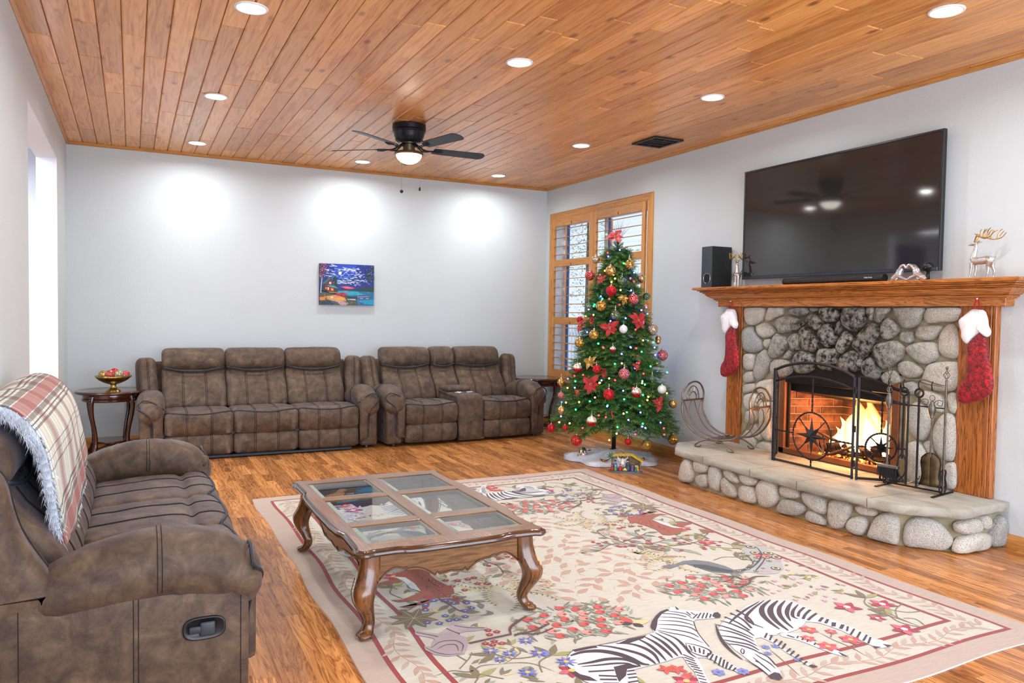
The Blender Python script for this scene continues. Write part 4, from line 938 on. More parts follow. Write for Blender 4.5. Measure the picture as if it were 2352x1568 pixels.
def arm(root, s, xi, outer=.235, seed=0, lever=False):
    """s: side sign; xi: inner edge distance from the centre"""
    xc = xi+.105
    b = MB(); b.rbox(s*(xi+.02) if s > 0 else -(xi+.198), s*(xi+.198) if s > 0 else -(xi+.02), -.435, .43, .03, .50, .028, 3); o = b.build('arm_panel', M_suede, root, True)
    # panel seams
    q = MB(); xo = s*(xi+.1995)
    for yy in (-.405, -.08, -.065, .26): q.tube([(xo, yy, .05), (xo, yy, .44)], .0013, 4)
    q.build('stitching', M_thread, o)['kind'] = 'stuff'
    path = [(.235,.44),(.225,.45),(.16,.475),(.06,.505),(-.08,.53),(-.22,.53),(-.33,.505),(-.405,.46),(-.43,.40),(-.425,.345)]
    aa = [.03,.085,.106,.115,.120,.122,.120,.114,.102,.05]; bb_ = [.02,.055,.075,.090,.100,.102,.098,.084,.058,.02]
    C = catmull([(p[0], p[1], 0) for p in path], 4); n = len(C); rings = []
    def lerpl(L, f): i = min(int(f), len(L)-2); return L[i]+(L[i+1]-L[i])*(f-i)
    for i, p in enumerate(C):
        f = i/4; a, b_ = lerpl(aa, f), lerpl(bb_, f); t_ = (C[min(i+1, n-1)]-C[max(i-1, 0)]).normalized(); nn = Vector((-t_.y, t_.x))
        if nn.y < 0 and i < n*.7: nn = -nn
        if i >= n*.7: nn = Vector((t_.y, -t_.x)); nn = nn if (nn.x < 0 or nn.y > 0) else -nn
        r_ = []
        for j in range(24):
            q_ = 2*PI*j/24; ca, sa = math.cos(q_), math.sin(q_)
            px = a*math.copysign(abs(ca)**.8, ca); pz = b_*math.copysign(abs(sa)**.85, sa)
            if sa < 0: pz *= 1.25 if ca*s > 0 or True else 1
            drop = -.028*max(0, ca*s)**2*(1 if i > 2 else 0)      # the pad hangs lower on the outside
            wr = .004*noise.noise(Vector((px*14, p.x*9, j*.7+seed)))
            if n*.45 < i < n*.62 and abs(i-n*.53) < .6: wr -= .004
            r_.append((s*xc+px*(1), p.x+nn.x*(pz+wr), p.y+nn.y*(pz+wr)+drop*nn.y))
        rings.append(r_)
    b = MB(); b.loft(rings); pad = b.build('arm_pad', M_suede, root, True)
    bv = BVHTree.FromPolygons([Vector(v) for v in b.v], b.f)
    def front(x, z, off=.002):
        h = bv.ray_cast(Vector((x, -1, z)), Vector((0, 1, 0)))
        return h[0]+Vector((0, -off, 0)) if h[0] else None
    # stitched double seam over the pad
    q = MB(); k = int(n*.5)
    for kk, sh in ((k, .0), (k, .014)):
        R = rings[kk]; cc = sum((Vector(v) for v in R), Vector())/24
        q.tube([cc+(Vector(R[j % 24])-cc)*1.012+Vector((0, sh, 0)) for j in (range(-2, 15) if s > 0 else range(-2, 15))], .0013, 4)
    q.build('stitching', M_thread, pad)['kind'] = 'stuff'
    # front tongue with piping
    b = MB(); P = [(xi+.012, .50), (xi+.10, .50), (xi+.118, .44), (xi+.10, .38), (xi+.088, .30), (xi+.085, .13), (xi+.075, .105), (xi+.02, .10), (xi+.010, .12)]
    P = catmull([(s*p[0], p[1], 0) for p in P], 4, True); c0 = Vector((s*(xi+.055), .30, 0)); rings2 = []
    for f_, yy in [(1.0, -.425), (1.0, -.452), (.9, -.470), (.6, -.474)]:
        rings2.append([(c0.x+(p.x-c0.x)*f_, yy-.0, c0.y+(p.y-c0.y)*(1 if f_ > .95 else .97 if f_ > .8 else .9)) for p in P])
    b.loft(rings2); tong = b.build('arm_front', M_suede, root, True)
    bv2 = BVHTree.FromPolygons([Vector(v) for v in b.v], b.f)
    C2 = catmull([(p[0], p[1], 0) for p in [(xi-.002, .475), (xi+.055, .525), (xi+.115, .556), (xi+.17, .562), (xi+.205, .53), (xi+.200, .488), (xi+.16, .458), (xi+.125, .42), (xi+.100, .36), (xi+.090, .25), (xi+.088, .11)]], 5)
    pts = []
    for p in C2:
        x = s*p.x; ys = []
        for t_ in (bv, bv2):
            h = t_.ray_cast(Vector((x, -1, p.y)), Vector((0, 1, 0)))
            if h[0]: ys.append(h[0].y)
        ys.append(-.437); pts.append(Vector((x, min(ys)-.002, p.y)))
    for _ in range(9):
        ys = [p.y for p in pts]
        for i in range(1, len(pts)-1): pts[i].y = (ys[i-1]+ys[i]+ys[i+1])/3
    b = MB(); b.tube(pts, .006, 6); b.build('piping', M_pipe, root, True)
    b = MB(); b.tube([p+Vector((s*.016, .001, -.014 if i < 25 else 0)) for i, p in enumerate(pts)], .0022, 4); b.build('stitching', M_thread, root)['kind'] = 'stuff'
    if lever:
        X = s*(xi+.1985); lv = bpy.data.objects.new('recline_lever', None); COL.objects.link(lv); lv.parent = root; lv.location = (X, -.285, .295)
        def ov(a, c, x, n=28): return [(x, a*math.copysign(abs(math.cos(q_))**.6, math.cos(q_)), c*math.copysign(abs(math.sin(q_))**.75, math.sin(q_))) for q_ in [2*PI*i/n for i in range(n)]]
        b = MB(); b.loft([ov(.070, .040, 0), ov(.070, .040, s*.008), ov(.064, .035, s*.010), ov(.058, .030, s*.002)]); b.build('bezel', M_plast, lv, True)
        b = MB(); b.rbox(min(0, s*.012), max(0, s*.012), -.03, .05, -.016, .010, .005, 2); b.rbox(min(0, s*.014), max(0, s*.014), -.035, .015, -.026, .022, .006, 2); b.build('lever_paddle', simple('lever_grey', rgb(48, 52, 60), .45), lv, True)
def wing(root, s, xi):
    c = Cushion(lean([(.17,.42),(.115,.47),(.115,.52),(.12,.68),(.15,.84),(.19,.895),(.25,.905),(.30,.88),(.34,.80),(.37,.60),(.40,.42)]), .185, .055, dips=False, wr=.004, seed=s*4)
    o = c.mesh().build('side_wing', M_suede, root, True); o.location = (s*(xi+.070), -.02, 0); o.rotation_euler = (0, s*math.radians(2), s*math.radians(-6))
    b = MB(); t0, t1 = c.tpos(.195, .52), c.tpos(.36, .895); c.seam(b, 0.0, t0, t1); c.seam(b, .012, t0, t1); b.build('stitching', M_thread, o)['kind'] = 'stuff'
def frame_back(root, xi, bar=True):
    b = MB(); b.prism(lean([(.28, .10), (.43, .10), (.43, .42), (.34, .84), (.32, .86), (.26, .86), (.24, .84), (.28, .42)]), 0, -xi-.05, xi+.05); b.build('back_frame', M_suede, root, True)
    b = MB(); b.rbox(-xi-.02, xi+.02, -.40, .40, .04, .27, .01); b.build('seat_base', M_plast, root)
    for s in (-1, 1):
        for yy in (-.36, .34):
            b = MB(); b.lathe([(.022, 0), (.025, .004), (.02, .032)], 10, (s*(xi+.1), yy, 0)); b.build('foot', M_plast, root)
def sofa(label, loc, rz, lever=False, bar=True):
    r = thing('reclining_sofa', label, 'sofa', loc, rz, 'matching brown suede reclining sofas')
    for i in range(3): seat_unit(r, -.9+.6*i, -.3+.6*i, i*7)
    for s in (-1, 1): arm(r, s, .90, seed=s, lever=lever and s < 0); wing(r, s, .90)
    frame_back(r, .90)
    if bar:
        b = MB(); b.rbox(-.78, .82, -.470, -.442, .012, .034, .003); b.build('base_rail', simple('dark_steel', rgb(50, 56, 64), .4, .7), r)
    return r
S1 = sofa('three-seat brown suede reclining sofa against the back wall under the painting', (-3.70, -.735, 0), math.radians(-.5))
S2 = sofa('nearest brown suede reclining sofa with plaid throw along the left wall', (-4.925, -4.83, 0), PI/2, lever=True, bar=False)
L = thing('reclining_loveseat', 'brown suede loveseat with centre console beside the Christmas tree', 'sofa', (-1.590, -.745, 0), math.radians(2.5), 'matching brown suede reclining sofas')
seat_unit(L, -.755, -.155, 31); seat_unit(L, .155, .755, 37); seat_unit(L, -.155, .155, 41, narrow=True, seat=False, foot=False)
for s in (-1, 1): arm(L, s, .755, seed=s*2); wing(L, s, .755)
frame_back(L, .755)
c = Cushion([(-.40,.03),(-.455,.03),(-.475,.12),(-.478,.30),(-.47,.44),(-.44,.50),(-.39,.52),(-.2,.52),(0,.52),(.08,.52),(.08,.2),(.05,.03)], .306, .03, dips=False, wr=.003)
con = c.mesh().build('console', M_suede, L, True)
b = MB(); b.rbox(-.14, .14, -.16, .10, .518, .575, .025, 3); b.build('console_lid', M_suede, con, True)
M_steel = simple('brushed_steel', rgb(205, 208, 212), .25, 1)
for k in (-.07, .07):
    b = MB(); b.lathe([(.052, .521), (.054, .526), (.046, .528), (.042, .522), (.040, .48), (0.001, .48)], 24, (k, -.27, 0)); b.build('cup_holder', M_steel, con, True)
# power cable at the end of the loveseat
b = MB(); b.tube(catmull([(-.50, -.55, .10), (-.42, -.62, .06), (-.34, -.66, .055), (-.28, -.60, .02), (-.34, -.50, .01), (-.2, -.42, .01)], 6), .006, 6)
tag(b.build('power_cable', M_plast, None, True), 'thick black power cable on the floor at the right end of the loveseat', 'cable')
# ---------------------------------------------------------------- plaid throw with fur lining
tp = NT('plaid_wool'); uv = tp.N('TexCoord').outputs['UV']; s = tp.sep(uv)
def stripes(t, v, period, bands):
    """mask sum of soft stripes at given phases"""
    fr = t.math('FRACT', t.math('MULTIPLY', v, 1/period)); out = None
    for c_, w_, a_ in bands:
        m_ = t.math('MULTIPLY', t.math('LESS_THAN', t.math('ABSOLUTE', t.math('SUBTRACT', fr, c_)), w_), a_)
        out = m_ if out is None else t.math('MAXIMUM', out, m_)
    return out
grey = [(.30, .012, .75), (.345, .007, .9), (.40, .025, .7), (.60, .025, .7), (.655, .007, .9), (.70, .012, .85)]
red = [(.50, .065, .8)]; thin = [(.0, .008, .6), (.94, .007, .6), (.06, .007, .6)]; redn = [(.12, .018, .55), (.86, .018, .55)]
twill = tp.math('ADD', .93, tp.math('MULTIPLY', .07, tp.math('SINE', tp.math('MULTIPLY', tp.math('ADD', s[0], s[1]), 1600))))
gm = tp.math('MULTIPLY', tp.math('MINIMUM', 1, tp.math('ADD', stripes(tp, s[0], .30, grey+thin), stripes(tp, s[1], .34, grey+thin))), .92)
rm = tp.math('MULTIPLY', tp.math('MINIMUM', 1, tp.math('ADD', stripes(tp, s[0], .30, red+redn), stripes(tp, s[1], .34, red))), .85)
c = tp.mix(tp.math('MULTIPLY', gm, twill), rgb(222, 224, 214), rgb(26, 38, 40)); c = tp.mix(tp.math('MULTIPLY', rm, twill), c, rgb(150, 10, 22))
tp.bump(tp.noise(tp.coord('Object'), 300, 2), .2, .002); M_plaid = tp.set(col=c, rough=.9)
M_fluff = simple('white_fur', rgb(226, 234, 246), .95, sheen=.5)
thr = thing('plaid_throw', 'cream red and grey plaid throw with white fur lining draped over sofa back', 'blanket', (0, 0, 0))
# drape path over the sofa back: world (x,z); folded blanket, u across (y), v along the drape
drape = [(-5.10, .66), (-5.115, .73), (-5.13, .80), (-5.15, .88), (-5.185, .96), (-5.245, 1.02), (-5.315, 1.025), (-5.37, .97), (-5.392, .88), (-5.40, .75)]
DP = catmull([(p[0], 0, p[1]) for p in drape], 5)
YA, YBb = -5.64, -4.18
def thr_pt(i, u, off):
    """u 0..1 across from the near end; off: thickness outwards"""
    p = DP[i]; t_ = (DP[min(i+1, len(DP)-1)]-DP[max(i-1, 0)]).normalized(); nn = Vector((-t_.z, 0, t_.x))
    if nn.z < 0 and i > 2: nn = -nn
    if i <= 2 and nn.x < 0: nn = -nn
    f = i/(len(DP)-1); sk = .06*(1-f)**1.2     # front edge hangs skewed towards the near end
    y = YA+(YBb-YA)*u+ (sk*(u-.3)*-1.1) -.03*math.sin(f*4)*(1-u)
    puff = .012*math.sin(u*PI)+.010*noise.noise(Vector((u*3, f*4, 1)))+.012*noise.noise(Vector((u*7, f*2.5, 5)))
    ext = Vector((0, 0, -.16*(1-u)-.02))*max(0, 1-f*3)
    q_ = Vector((p.x, y, p.z))+nn*(off+puff)+ext; q_.x = max(q_.x, -5.405); return q_
nu, nv = 30, len(DP); b = MB(); vs = []; uvs = []; L_ = 0; arc = [0]
for i in range(1, nv): arc.append(arc[-1]+(DP[i]-DP[i-1]).length)
for i in range(nv):
    for j in range(nu+1): vs.append(thr_pt(i, j/nu, .032)); uvs.append((j/nu*(YBb-YA)+.17+.10*arc[i], arc[i]+.13))
b.add(vs, [(i*(nu+1)+j, i*(nu+1)+j+1, (i+1)*(nu+1)+j+1, (i+1)*(nu+1)+j) for i in range(nv-1) for j in range(nu)], uv=uvs)
o = b.build('plaid_face', M_plaid, thr, True, fix=False); sm = o.modifiers.new('thick', 'SOLIDIFY'); sm.thickness = .006; sm.offset = -1
b = MB(); vs = [thr_pt(i, j/nu*.985+.004, .010) for i in range(nv) for j in range(nu+1)]
b.add(vs, [(i*(nu+1)+j, i*(nu+1)+j+1, (i+1)*(nu+1)+j+1, (i+1)*(nu+1)+j) for i in range(nv-1) for j in range(nu)])
o = b.build('fur_lining', M_fluff, thr, True, fix=False); sm = o.modifiers.new('thick', 'SOLIDIFY'); sm.thickness = .028; sm.offset = 0
# fur tufts along the near edge, the lower front edge and the far edge fringe
rg = random.Random(6); b = MB()
def tuft(p, d, ln, wd):
    d = (d+Vector((rg.uniform(-.5, .5), rg.uniform(-.5, .5), rg.uniform(-.6, .3)))).normalized(); sd = d.orthogonal().normalized()*wd
    m_ = p+d*ln*.55+Vector((0, 0, -ln*.08)); e = p+d*ln+Vector((0, 0, -ln*.25)); b.add([p-sd, p+sd, m_+sd*.6, m_-sd*.6, e], [(0,1,2,3), (3,2,4)])
for q in range(9000):
    f = rg.random()**.8*(nv-2)
    i = int(f); p = thr_pt(i, rg.uniform(-.01, .05), rg.uniform(-.01, .028)); tuft(p, Vector((.1, -1, -.3)), rg.uniform(.018, .042), .0011)
for q in range(2600):
    u = rg.random(); p = thr_pt(0, u, rg.uniform(-.01, .026)); tuft(p, Vector((.4, -.3, -1)), rg.uniform(.012, .035)*(1.2-u*.7), .0011)
for q in range(500):
    i = rg.randrange(nv-1); p = thr_pt(i, 1.0, rg.uniform(-.01, .028)); tuft(p, Vector((.1, 1, .2)), rg.uniform(.006, .018), .0007)
o = b.build('fur', M_fluff, thr, fix=False); o['kind'] = 'stuff'
# ================================================================ coffee table
M_tab = wood('walnut_table', rgb(150, 102, 56), rgb(78, 44, 20), 1, 1.0, .25, False, False, 6, .5, kind='Object')
M_tabx = wood('walnut_table_cross', rgb(150, 102, 56), rgb(78, 44, 20), 0, 1.0, .25, False, False, 6, .5, kind='Object')
M_tabz = wood('walnut_table_leg', rgb(140, 88, 44), rgb(58, 32, 16), 2, 1.0, .22, False, False, 5, .6, kind='Object')
M_edge = simple('dark_glaze', rgb(66, 38, 18), .22, 0, .4, 9, coat=.6)
ct = thing('coffee_table', 'carved wooden coffee table with six glass panes on the rug', 'table', (-3.585, -4.955, .0118))
HX, HY, ZT = .455, .735, .392
def outline(hx, hy, ins=0):
    """serpentine top outline, corners rounded; wave along each side"""
    pts = []
    def wave(t_):   # t in -1..1 ; outward offset
        a = abs(t_)
        K = [(0, .024), (.35, .022), (.50, .016), (.56, .002), (.62, -.002), (.74, .0), (.84, .002), (.93, .008), (1, .012)]
        for (a0, v0), (a1, v1) in zip(K, K[1:]):
            if a <= a1:
                f_ = (a-a0)/(a1-a0); f_ = f_*f_*(3-2*f_); return v0+(v1-v0)*f_
    def side(p0, p1, nn, n):
        for i in range(n):
            t_ = -1+2*i/(n-1); f = (t_+1)/2
            if abs(t_) > (.87 if n == 40 else .92): continue
            pts.append((p0[0]+(p1[0]-p0[0])*f+nn[0]*(wave(t_)-.012-ins), p0[1]+(p1[1]-p0[1])*f+nn[1]*(wave(t_)-.012-ins)))
    def corner(cx, cy, a0):
        for k in range(6):
            a = a0+PI/2*k/5; pts.append((cx+(.052-ins)*math.cos(a), cy+(.052-ins)*math.sin(a)))
    side((-hx, -hy), (hx, -hy), (0, -1), 40); corner(hx-.05, -hy+.05, -PI/2)
    side((hx, -hy), (hx, hy), (1, 0), 56); corner(hx-.05, hy-.05, 0)
    side((hx, hy), (-hx, hy), (0, 1), 40); corner(-hx+.05, hy-.05, PI/2)
    side((-hx, hy), (-hx, -hy), (-1, 0), 56); corner(-hx+.05, -hy+.05, PI)
    return pts
panes = []
cw_ = [(-.375, -.035), (.035, .375)]; rw_ = [(-.61, -.33), (-.25, .16), (.24, .61)]
rw_ = [(-.615, -.335), (-.265, .185), (.255, .615)]
# top: edge moulding + rails between the panes
rings = [[(x, y, z) for x, y in outline(HX, HY, i_)] for i_, z in [(.055, ZT), (.022, ZT), (.016, ZT-.004), (.012, ZT-.010), (.003, ZT-.012), (.0, ZT-.020), (.004, ZT-.028), (.018, ZT-.031), (.06, ZT-.031)]]
b = MB(); b.loft(rings[1:], cap=False); b.build('edge_moulding', M_edge, ct, 'auto')
top = MB(); R0 = rings[1]
# frame face: strips from outline to the inner rectangle
ix, iy = .385, .625
inner = []
for (x, y, z) in R0:
    s_ = max(abs(x)/ix, abs(y)/iy, 1e-6); inner.append((x/s_, y/s_, ZT-.0006))
top.rib(R0, inner, closed=True); 
R8 = [(x, y, ZT-.031) for x, y, z in R0]; in8 = [(x, y, ZT-.031) for x, y, z in inner]; top.rib(R8, in8, closed=True); 
top.build('top_border', M_tab, ct)
def bar(x0, x1, y0, y1, nm, mt_): b = MB(); b.rbox(x0, x1, y0, y1, ZT-.03, ZT, .0015); b.build(nm, mt_, ct)
bar(-.40, cw_[0][0], -.65, .65, 'stile', M_tab); bar(cw_[1][1], .40, -.65, .65, 'stile', M_tab); bar(cw_[0][1], cw_[1][0], -.65, .65, 'stile', M_tab)
for y0, y1 in [(-.65, rw_[0][0]), (rw_[0][1], rw_[1][0]), (rw_[1][1], rw_[2][0]), (rw_[2][1], .65)]:
    for x0, x1 in cw_: bar(x0, x1, y0, y1, 'rail', M_tabx)
tgl = NT('bevelled_glass'); gl = tgl.N('BsdfGlossy'); gl.inputs['Roughness'].default_value = .012; tr = tgl.N('BsdfTransparent'); tr.inputs[0].default_value = (.86, .90, .89, 1); mx = tgl.N('MixShader'); fr = tgl.N('Fresnel'); fr.inputs[0].default_value = 1.9
tgl.link(tgl.math('MULTIPLY', fr.outputs[0], 1.25), mx.inputs[0]); tgl.link(tr.outputs[0], mx.inputs[1]); tgl.link(gl.outputs[0], mx.inputs[2]); tgl.link(mx.outputs[0], tgl.out.inputs[0]); M_tg = tgl.m
M_bev = simple('ground_bevel', rgb(150, 165, 155), .08, .3, .05)
for x0, x1 in cw_:
    for y0, y1 in rw_:
        b = MB(); bv = .02; z0, z1 = ZT-.006, ZT-.0015
        b.add([(x0+bv, y0+bv, z1), (x1-bv, y0+bv, z1), (x1-bv, y1-bv, z1), (x0+bv, y1-bv, z1)], [(0,1,2,3)]); o = b.build('glass_pane', M_tg, ct, fix=False)
        b = MB(); b.rib([(x0, y0, z0), (x1, y0, z0), (x1, y1, z0), (x0, y1, z0)], [(x0+bv, y0+bv, z1), (x1-bv, y0+bv, z1), (x1-bv, y1-bv, z1), (x0+bv, y1-bv, z1)], closed=True); b.build('bevel', M_bev, o, fix=False)
# aprons with scalloped lower edge
def apron(L, name, short):
    b = MB(); n = 60; low = []
    for i in range(n+1):
        t_ = -1+2*i/n; a = abs(t_)
        # arches: deep arch near each leg, two small cusps beside the centre drop
        if a > .62: z = .262+.030*math.sin(PI*min(1, (1-a)/.38)) - .02*(a-.62)/.38*1.6
        elif a > .20: z = .262-.052*((.62-a)/.42)**1.3 + .016*math.sin(PI*(.62-a)/.42)
        else: z = .222-.012*math.cos(PI*a/.2*.5)+.02*(1-a/.2)
        if abs(a-.20) < .02: z += .012
        if abs(a-.62) < .02: z += .008
        low.append((t_*L, z))
    up = [(p[0], ZT-.03) for p in low]
    A = [(p[0], -.011, p[1]) for p in low]; B = [(p[0], -.011, p[1]) for p in up]; A2 = [(p[0], .009, p[1]) for p in low]; B2 = [(p[0], .009, p[1]) for p in up]
    b.rib(A, B); b.rib(B2, A2); b.rib(A2, A); b.rib(B, B2)
    o = b.build(name, M_tabx, ct)
    q = MB(); q.tube([(p[0], -.0125, p[1]+.008) for p in low], .0028, 4); e = q.build('bead', M_edge, o, True)
    return o
for k, (rz, dx, dy, L) in enumerate([(0, 0, -.640, .335), (PI, 0, .640, .335), (PI/2, .375, 0, .60), (-PI/2, -.375, 0, .60)]):
    o = apron(L, 'apron', k < 2); o.location = (dx, dy, 0); o.rotation_euler = (0, 0, rz)
# cabriole legs
def cab_leg(sx, sy):
    path = [(.365,.625,ZT-.03),(.368,.628,.30),(.378,.638,.25),(.398,.658,.20),(.400,.660,.155),(.380,.640,.10),(.368,.628,.06),(.376,.636,.03),(.392,.652,.014),(.396,.656,.0)]
    rad = [.045,.046,.050,.050,.042,.030,.024,.026,.034,.026]
    b = MB(); C = catmull([(p[0], p[1], p[2]) for p in path], 4); rings = []
    for i, p in enumerate(C):
        f = i/4; k = min(int(f), len(rad)-2); r = rad[k]+(rad[k+1]-rad[k])*(f-k)
        rr_ = []
        for j in range(16):
            a = 2*PI*j/16; ca, sa = math.cos(a), math.sin(a); q = (abs(ca)**4+abs(sa)**4)**-.25
            w_ = 1.0 if (ca > -.2 and sa > -.2) else .9
            rr_.append((sx*(p.x+r*q*ca*w_), sy*(p.y+r*q*sa*w_), p.z))
        rings.append(rr_)
    b.loft(rings); o = b.build('leg', M_tabz, ct, True)
    # carved ridge lines along the outer edge
    b = MB()
    for dx_, dy_ in ((.0, -1), (-1, 0)):
        pts = []
        for i, p in enumerate(C[8:]):
            f = (i+8)/4; k = min(int(f), len(rad)-2); r = rad[k]+(rad[k+1]-rad[k])*(f-k)
            if dy_: pts.append((sx*(p.x-r*.55), sy*(p.y+r*1.02), p.z))
            else: pts.append((sx*(p.x+r*1.02), sy*(p.y-r*.55), p.z))
        b.tube(pts[:-2], .0022, 4)
    b.build('carved_line', M_edge, o, True)
for sx in (-1, 1):
    for sy in (-1, 1): cab_leg(sx, sy)
# ================================================================ round end tables
M_cher = simple('dark_cherry', rgb(70, 30, 18), .18, 0, .3, 7, coat=.6)
tgl2 = simple('table_glass_top', rgb(120, 135, 128), .04, .0, .05, spec=1.0)
def end_table(label, x, y):
    t = thing('end_table', label, 'table', (x, y, 0), group='round glass topped end tables')
    b = MB(); b.lathe([(.262, .607), (.285, .612), (.298, .610), (.306, .602), (.308, .594), (.300, .586), (.28, .582)], 48); b.build('table_top_rim', M_cher, t, True)
    b = MB(); b.lathe([(0.001, .603), (.2625, .605), (.2625, .595), (.001, .595)], 48); b.build('glass_top', tgl2, t)
    b = MB(); b.lathe([(.235, .585), (.240, .575), (.236, .545), (.246, .535), (.246, .520), (.238, .512), (.22, .512), (.22, .58)], 48); b.build('apron', M_cher, t, 'auto')
    for k in range(4):
        a = PI/4+k*PI/2+.1; d = Vector((math.cos(a), math.sin(a), 0)); P = [d*.225+Vector((0,0,.57)), d*.245+Vector((0,0,.50)), d*.235+Vector((0,0,.38)), d*.20+Vector((0,0,.24)), d*.19+Vector((0,0,.12)), d*.215+Vector((0,0,.03)), d*.245+Vector((0,0,.0))]
        C = catmull(P, 4); b = MB(); b.tube(C, [.030-.014*math.sin(PI*min(1, i/(len(C)-1)*1.1)) for i in range(len(C))], 8); b.build('leg', M_cher, t, True)
        b = MB()
        for z in (.52, .545): b.tube([d*.262+Vector((0,0,z-.02)), d*.268+Vector((0,0,z))], .008, 6)
        b.build('leg_carving', M_cher, t, True)
    b = MB(); b.lathe([(.001, .118), (.165, .118), (.168, .126), (.165, .134), (.001, .134)], 32); b.build('lower_shelf', M_cher, t, 'auto')
    return t
end_table('round end table in the back left corner holding the brass bowl', -5.045, -.52)
end_table('round end table between the loveseat and the shuttered window', -.355, -.42)
# brass footed bowl with five baubles
M_brass = simple('antique_brass', rgb(172, 150, 84), .26, 1, .25, 12, coat=.1)
bw = thing('footed_bowl', 'fluted brass footed bowl filled with baubles on the end table', 'bowl', (-5.02, -.60, .6065))
b = MB(); b.lathe([(.001, .012), (.055, .012), (.062, .004), (.064, .0), (.060, .008), (.034, .026), (.024, .045), (.026, .062), (.035, .068)][1:], 36); b.build('foot', M_brass, bw, 'auto')
b = MB(); fl_ = lambda j, i: .018*math.cos(j*2*PI*18/72) if 0 < i < 7 else 0
b.lathe([(.030, .064), (.055, .072), (.092, .088), (.122, .106), (.148, .130), (.158, .146), (.152, .147), (.140, .132), (.112, .110), (.05, .085), (.001, .08)], 72, flute=fl_); b.build('bowl', M_brass, bw, True)
def baublemat(name, base, pat, rough=.22, metal=.8, kind='net'):
    t = NT(name); co = t.coord('Object')
    if kind == 'net': m_ = t.ramp(t.vor(co, 3.2, 'DISTANCE_TO_EDGE'), [(.025, 1), (.05, 0)])
    elif kind == 'fleck': m_ = t.ramp(t.noise(co, 7, 3, .7), [(.52, 0), (.6, 1)])
    elif kind == 'stripe':
        s_ = t.sep(co); a_ = t.math('ARCTAN2', s_[1], s_[0]); m_ = t.ramp(t.math('ABSOLUTE', t.math('SINE', t.math('MULTIPLY', a_, 8))), [(.0, 1), (.22, 0)])
    elif kind == 'dots': m_ = t.ramp(t.vor(co, 5, 'F1', rnd=.5), [(.22, 1), (.3, 0)])
    elif kind == 'ombre': s_ = t.sep(co); m_ = t.ramp(t.math('ADD', s_[2], t.math('MULTIPLY', t.noise(co, 6, 3, .7), .6)), [(.1, 0), (.42, 1)])
    c = t.mix(m_, base, pat); t.bump(m_, .5, .05)
    return t.set(col=c, rough=rough, metal=metal)
BM = dict(red_net=baublemat('red_bauble', rgb(190, 8, 18), rgb(240, 225, 215), .12, .55), red_fleck=baublemat('red_glitter_bauble', rgb(178, 4, 14), rgb(226, 80, 84), .3, .6, 'fleck'),
  red_stripe=baublemat('red_striped_bauble', rgb(196, 10, 18), rgb(235, 190, 180), .2, .5, 'stripe'), gold=baublemat('gold_bauble', rgb(196, 152, 62), rgb(245, 225, 160), .2, 1, 'fleck'),
  gold_net=baublemat('gold_lattice_bauble', rgb(205, 172, 110), rgb(110, 80, 40), .25, .9, 'dots'), snow=baublemat('snowflake_bauble', rgb(160, 8, 22), rgb(232, 222, 222), .4, .2, 'net'),
  green=baublemat('green_glass_bauble', rgb(60, 104, 84), rgb(205, 205, 150), .1, .75, 'fleck'), white=baublemat('white_beaded_bauble', rgb(232, 232, 228), rgb(190, 196, 200), .45, .1, 'dots'),
  ombre=baublemat('frosted_red_bauble', rgb(176, 12, 24), rgb(226, 216, 196), .2, .6, 'ombre'), champagne=baublemat('champagne_bauble', rgb(196, 180, 140), rgb(240, 235, 220), .2, .9, 'fleck'))
M_cap = simple('silver_cap', rgb(215, 212, 205), .25, 1)
_bm = {}
def bauble(loc, r, kind, label, group, string=0, drop=False, cat='ornament', name='bauble', rot=0):
    t = thing(name, label, cat, loc, R_.uniform(0, 6), group)
    if 'ball' not in _bm:
        b = MB(); b.ball((0, 0, 0), 1, 20, 14); o = b.build('sphere', BM[kind], t, True); _bm['ball'] = o.data
        b = MB(); b.lathe([(.20, .97), (.21, 1.0), (.20, 1.14), (.12, 1.18), (.03, 1.18)], 10); b.ring([(.10*math.cos(a), 0, 1.26+.10*math.sin(a)) for a in [2*PI*i/10 for i in range(10)]], .02, 4); o2 = b.build('cap', M_cap, t, True); _bm['cap'] = o2.data; o2.scale = (r,)*3
        prof = [(.02, -1.9), (.06, -1.6), (.10, -1.35), (.45, -.9), (.85, -.45), (1.0, 0), (.9, .4), (.6, .8), (.2, 1.0)]; b = MB(); b.lathe([(x, z) for x, z in prof], 20); o3 = b.build('sphere', BM[kind], None, True); _bm['drop'] = o3.data; bpy.data.objects.remove(o3)
    else:
        o = bpy.data.objects.new('sphere', _bm['ball']); COL.objects.link(o); o.parent = t
        o2 = bpy.data.objects.new('cap', _bm['cap']); COL.objects.link(o2); o2.parent = t; o2.scale = (r,)*3
    if drop: o.data = _bm['drop']
    o.scale = (r,)*3; o.material_slots[0].link = 'OBJECT'; o.material_slots[0].material = BM[kind]
    if string:
        b = MB(); b.tube([(-.002, 0, r*1.3), (0, 0, r*1.3+string), (.004, 0, r*1.35)], .0009, 3); b.build('string', M_cap, t)
    if rot: t.rotation_euler = (rot, rot*.6, 0)
    return t
for (dx, dy, dz, r, kd, lb) in [(-.085, -.02, .158, .040, 'gold', 'gold bauble at the left end of the brass bowl'), (-.030, -.045, .162, .042, 'red_net', 'red bauble with white lines in the front of the bowl'),
        (.010, .025, .176, .040, 'red_stripe', 'red striped bauble at the back of the brass bowl'), (.048, -.04, .160, .041, 'champagne', 'pale gold bauble in the front centre of the bowl'), (.105, -.01, .156, .038, 'red_net', 'red bauble with white grid at the right end of the bowl')]:
    bauble((-5.02+dx, -.60+dy, .6065+dz), r, kd, lb, 'baubles in the brass bowl', rot=R_.uniform(.6, 2))
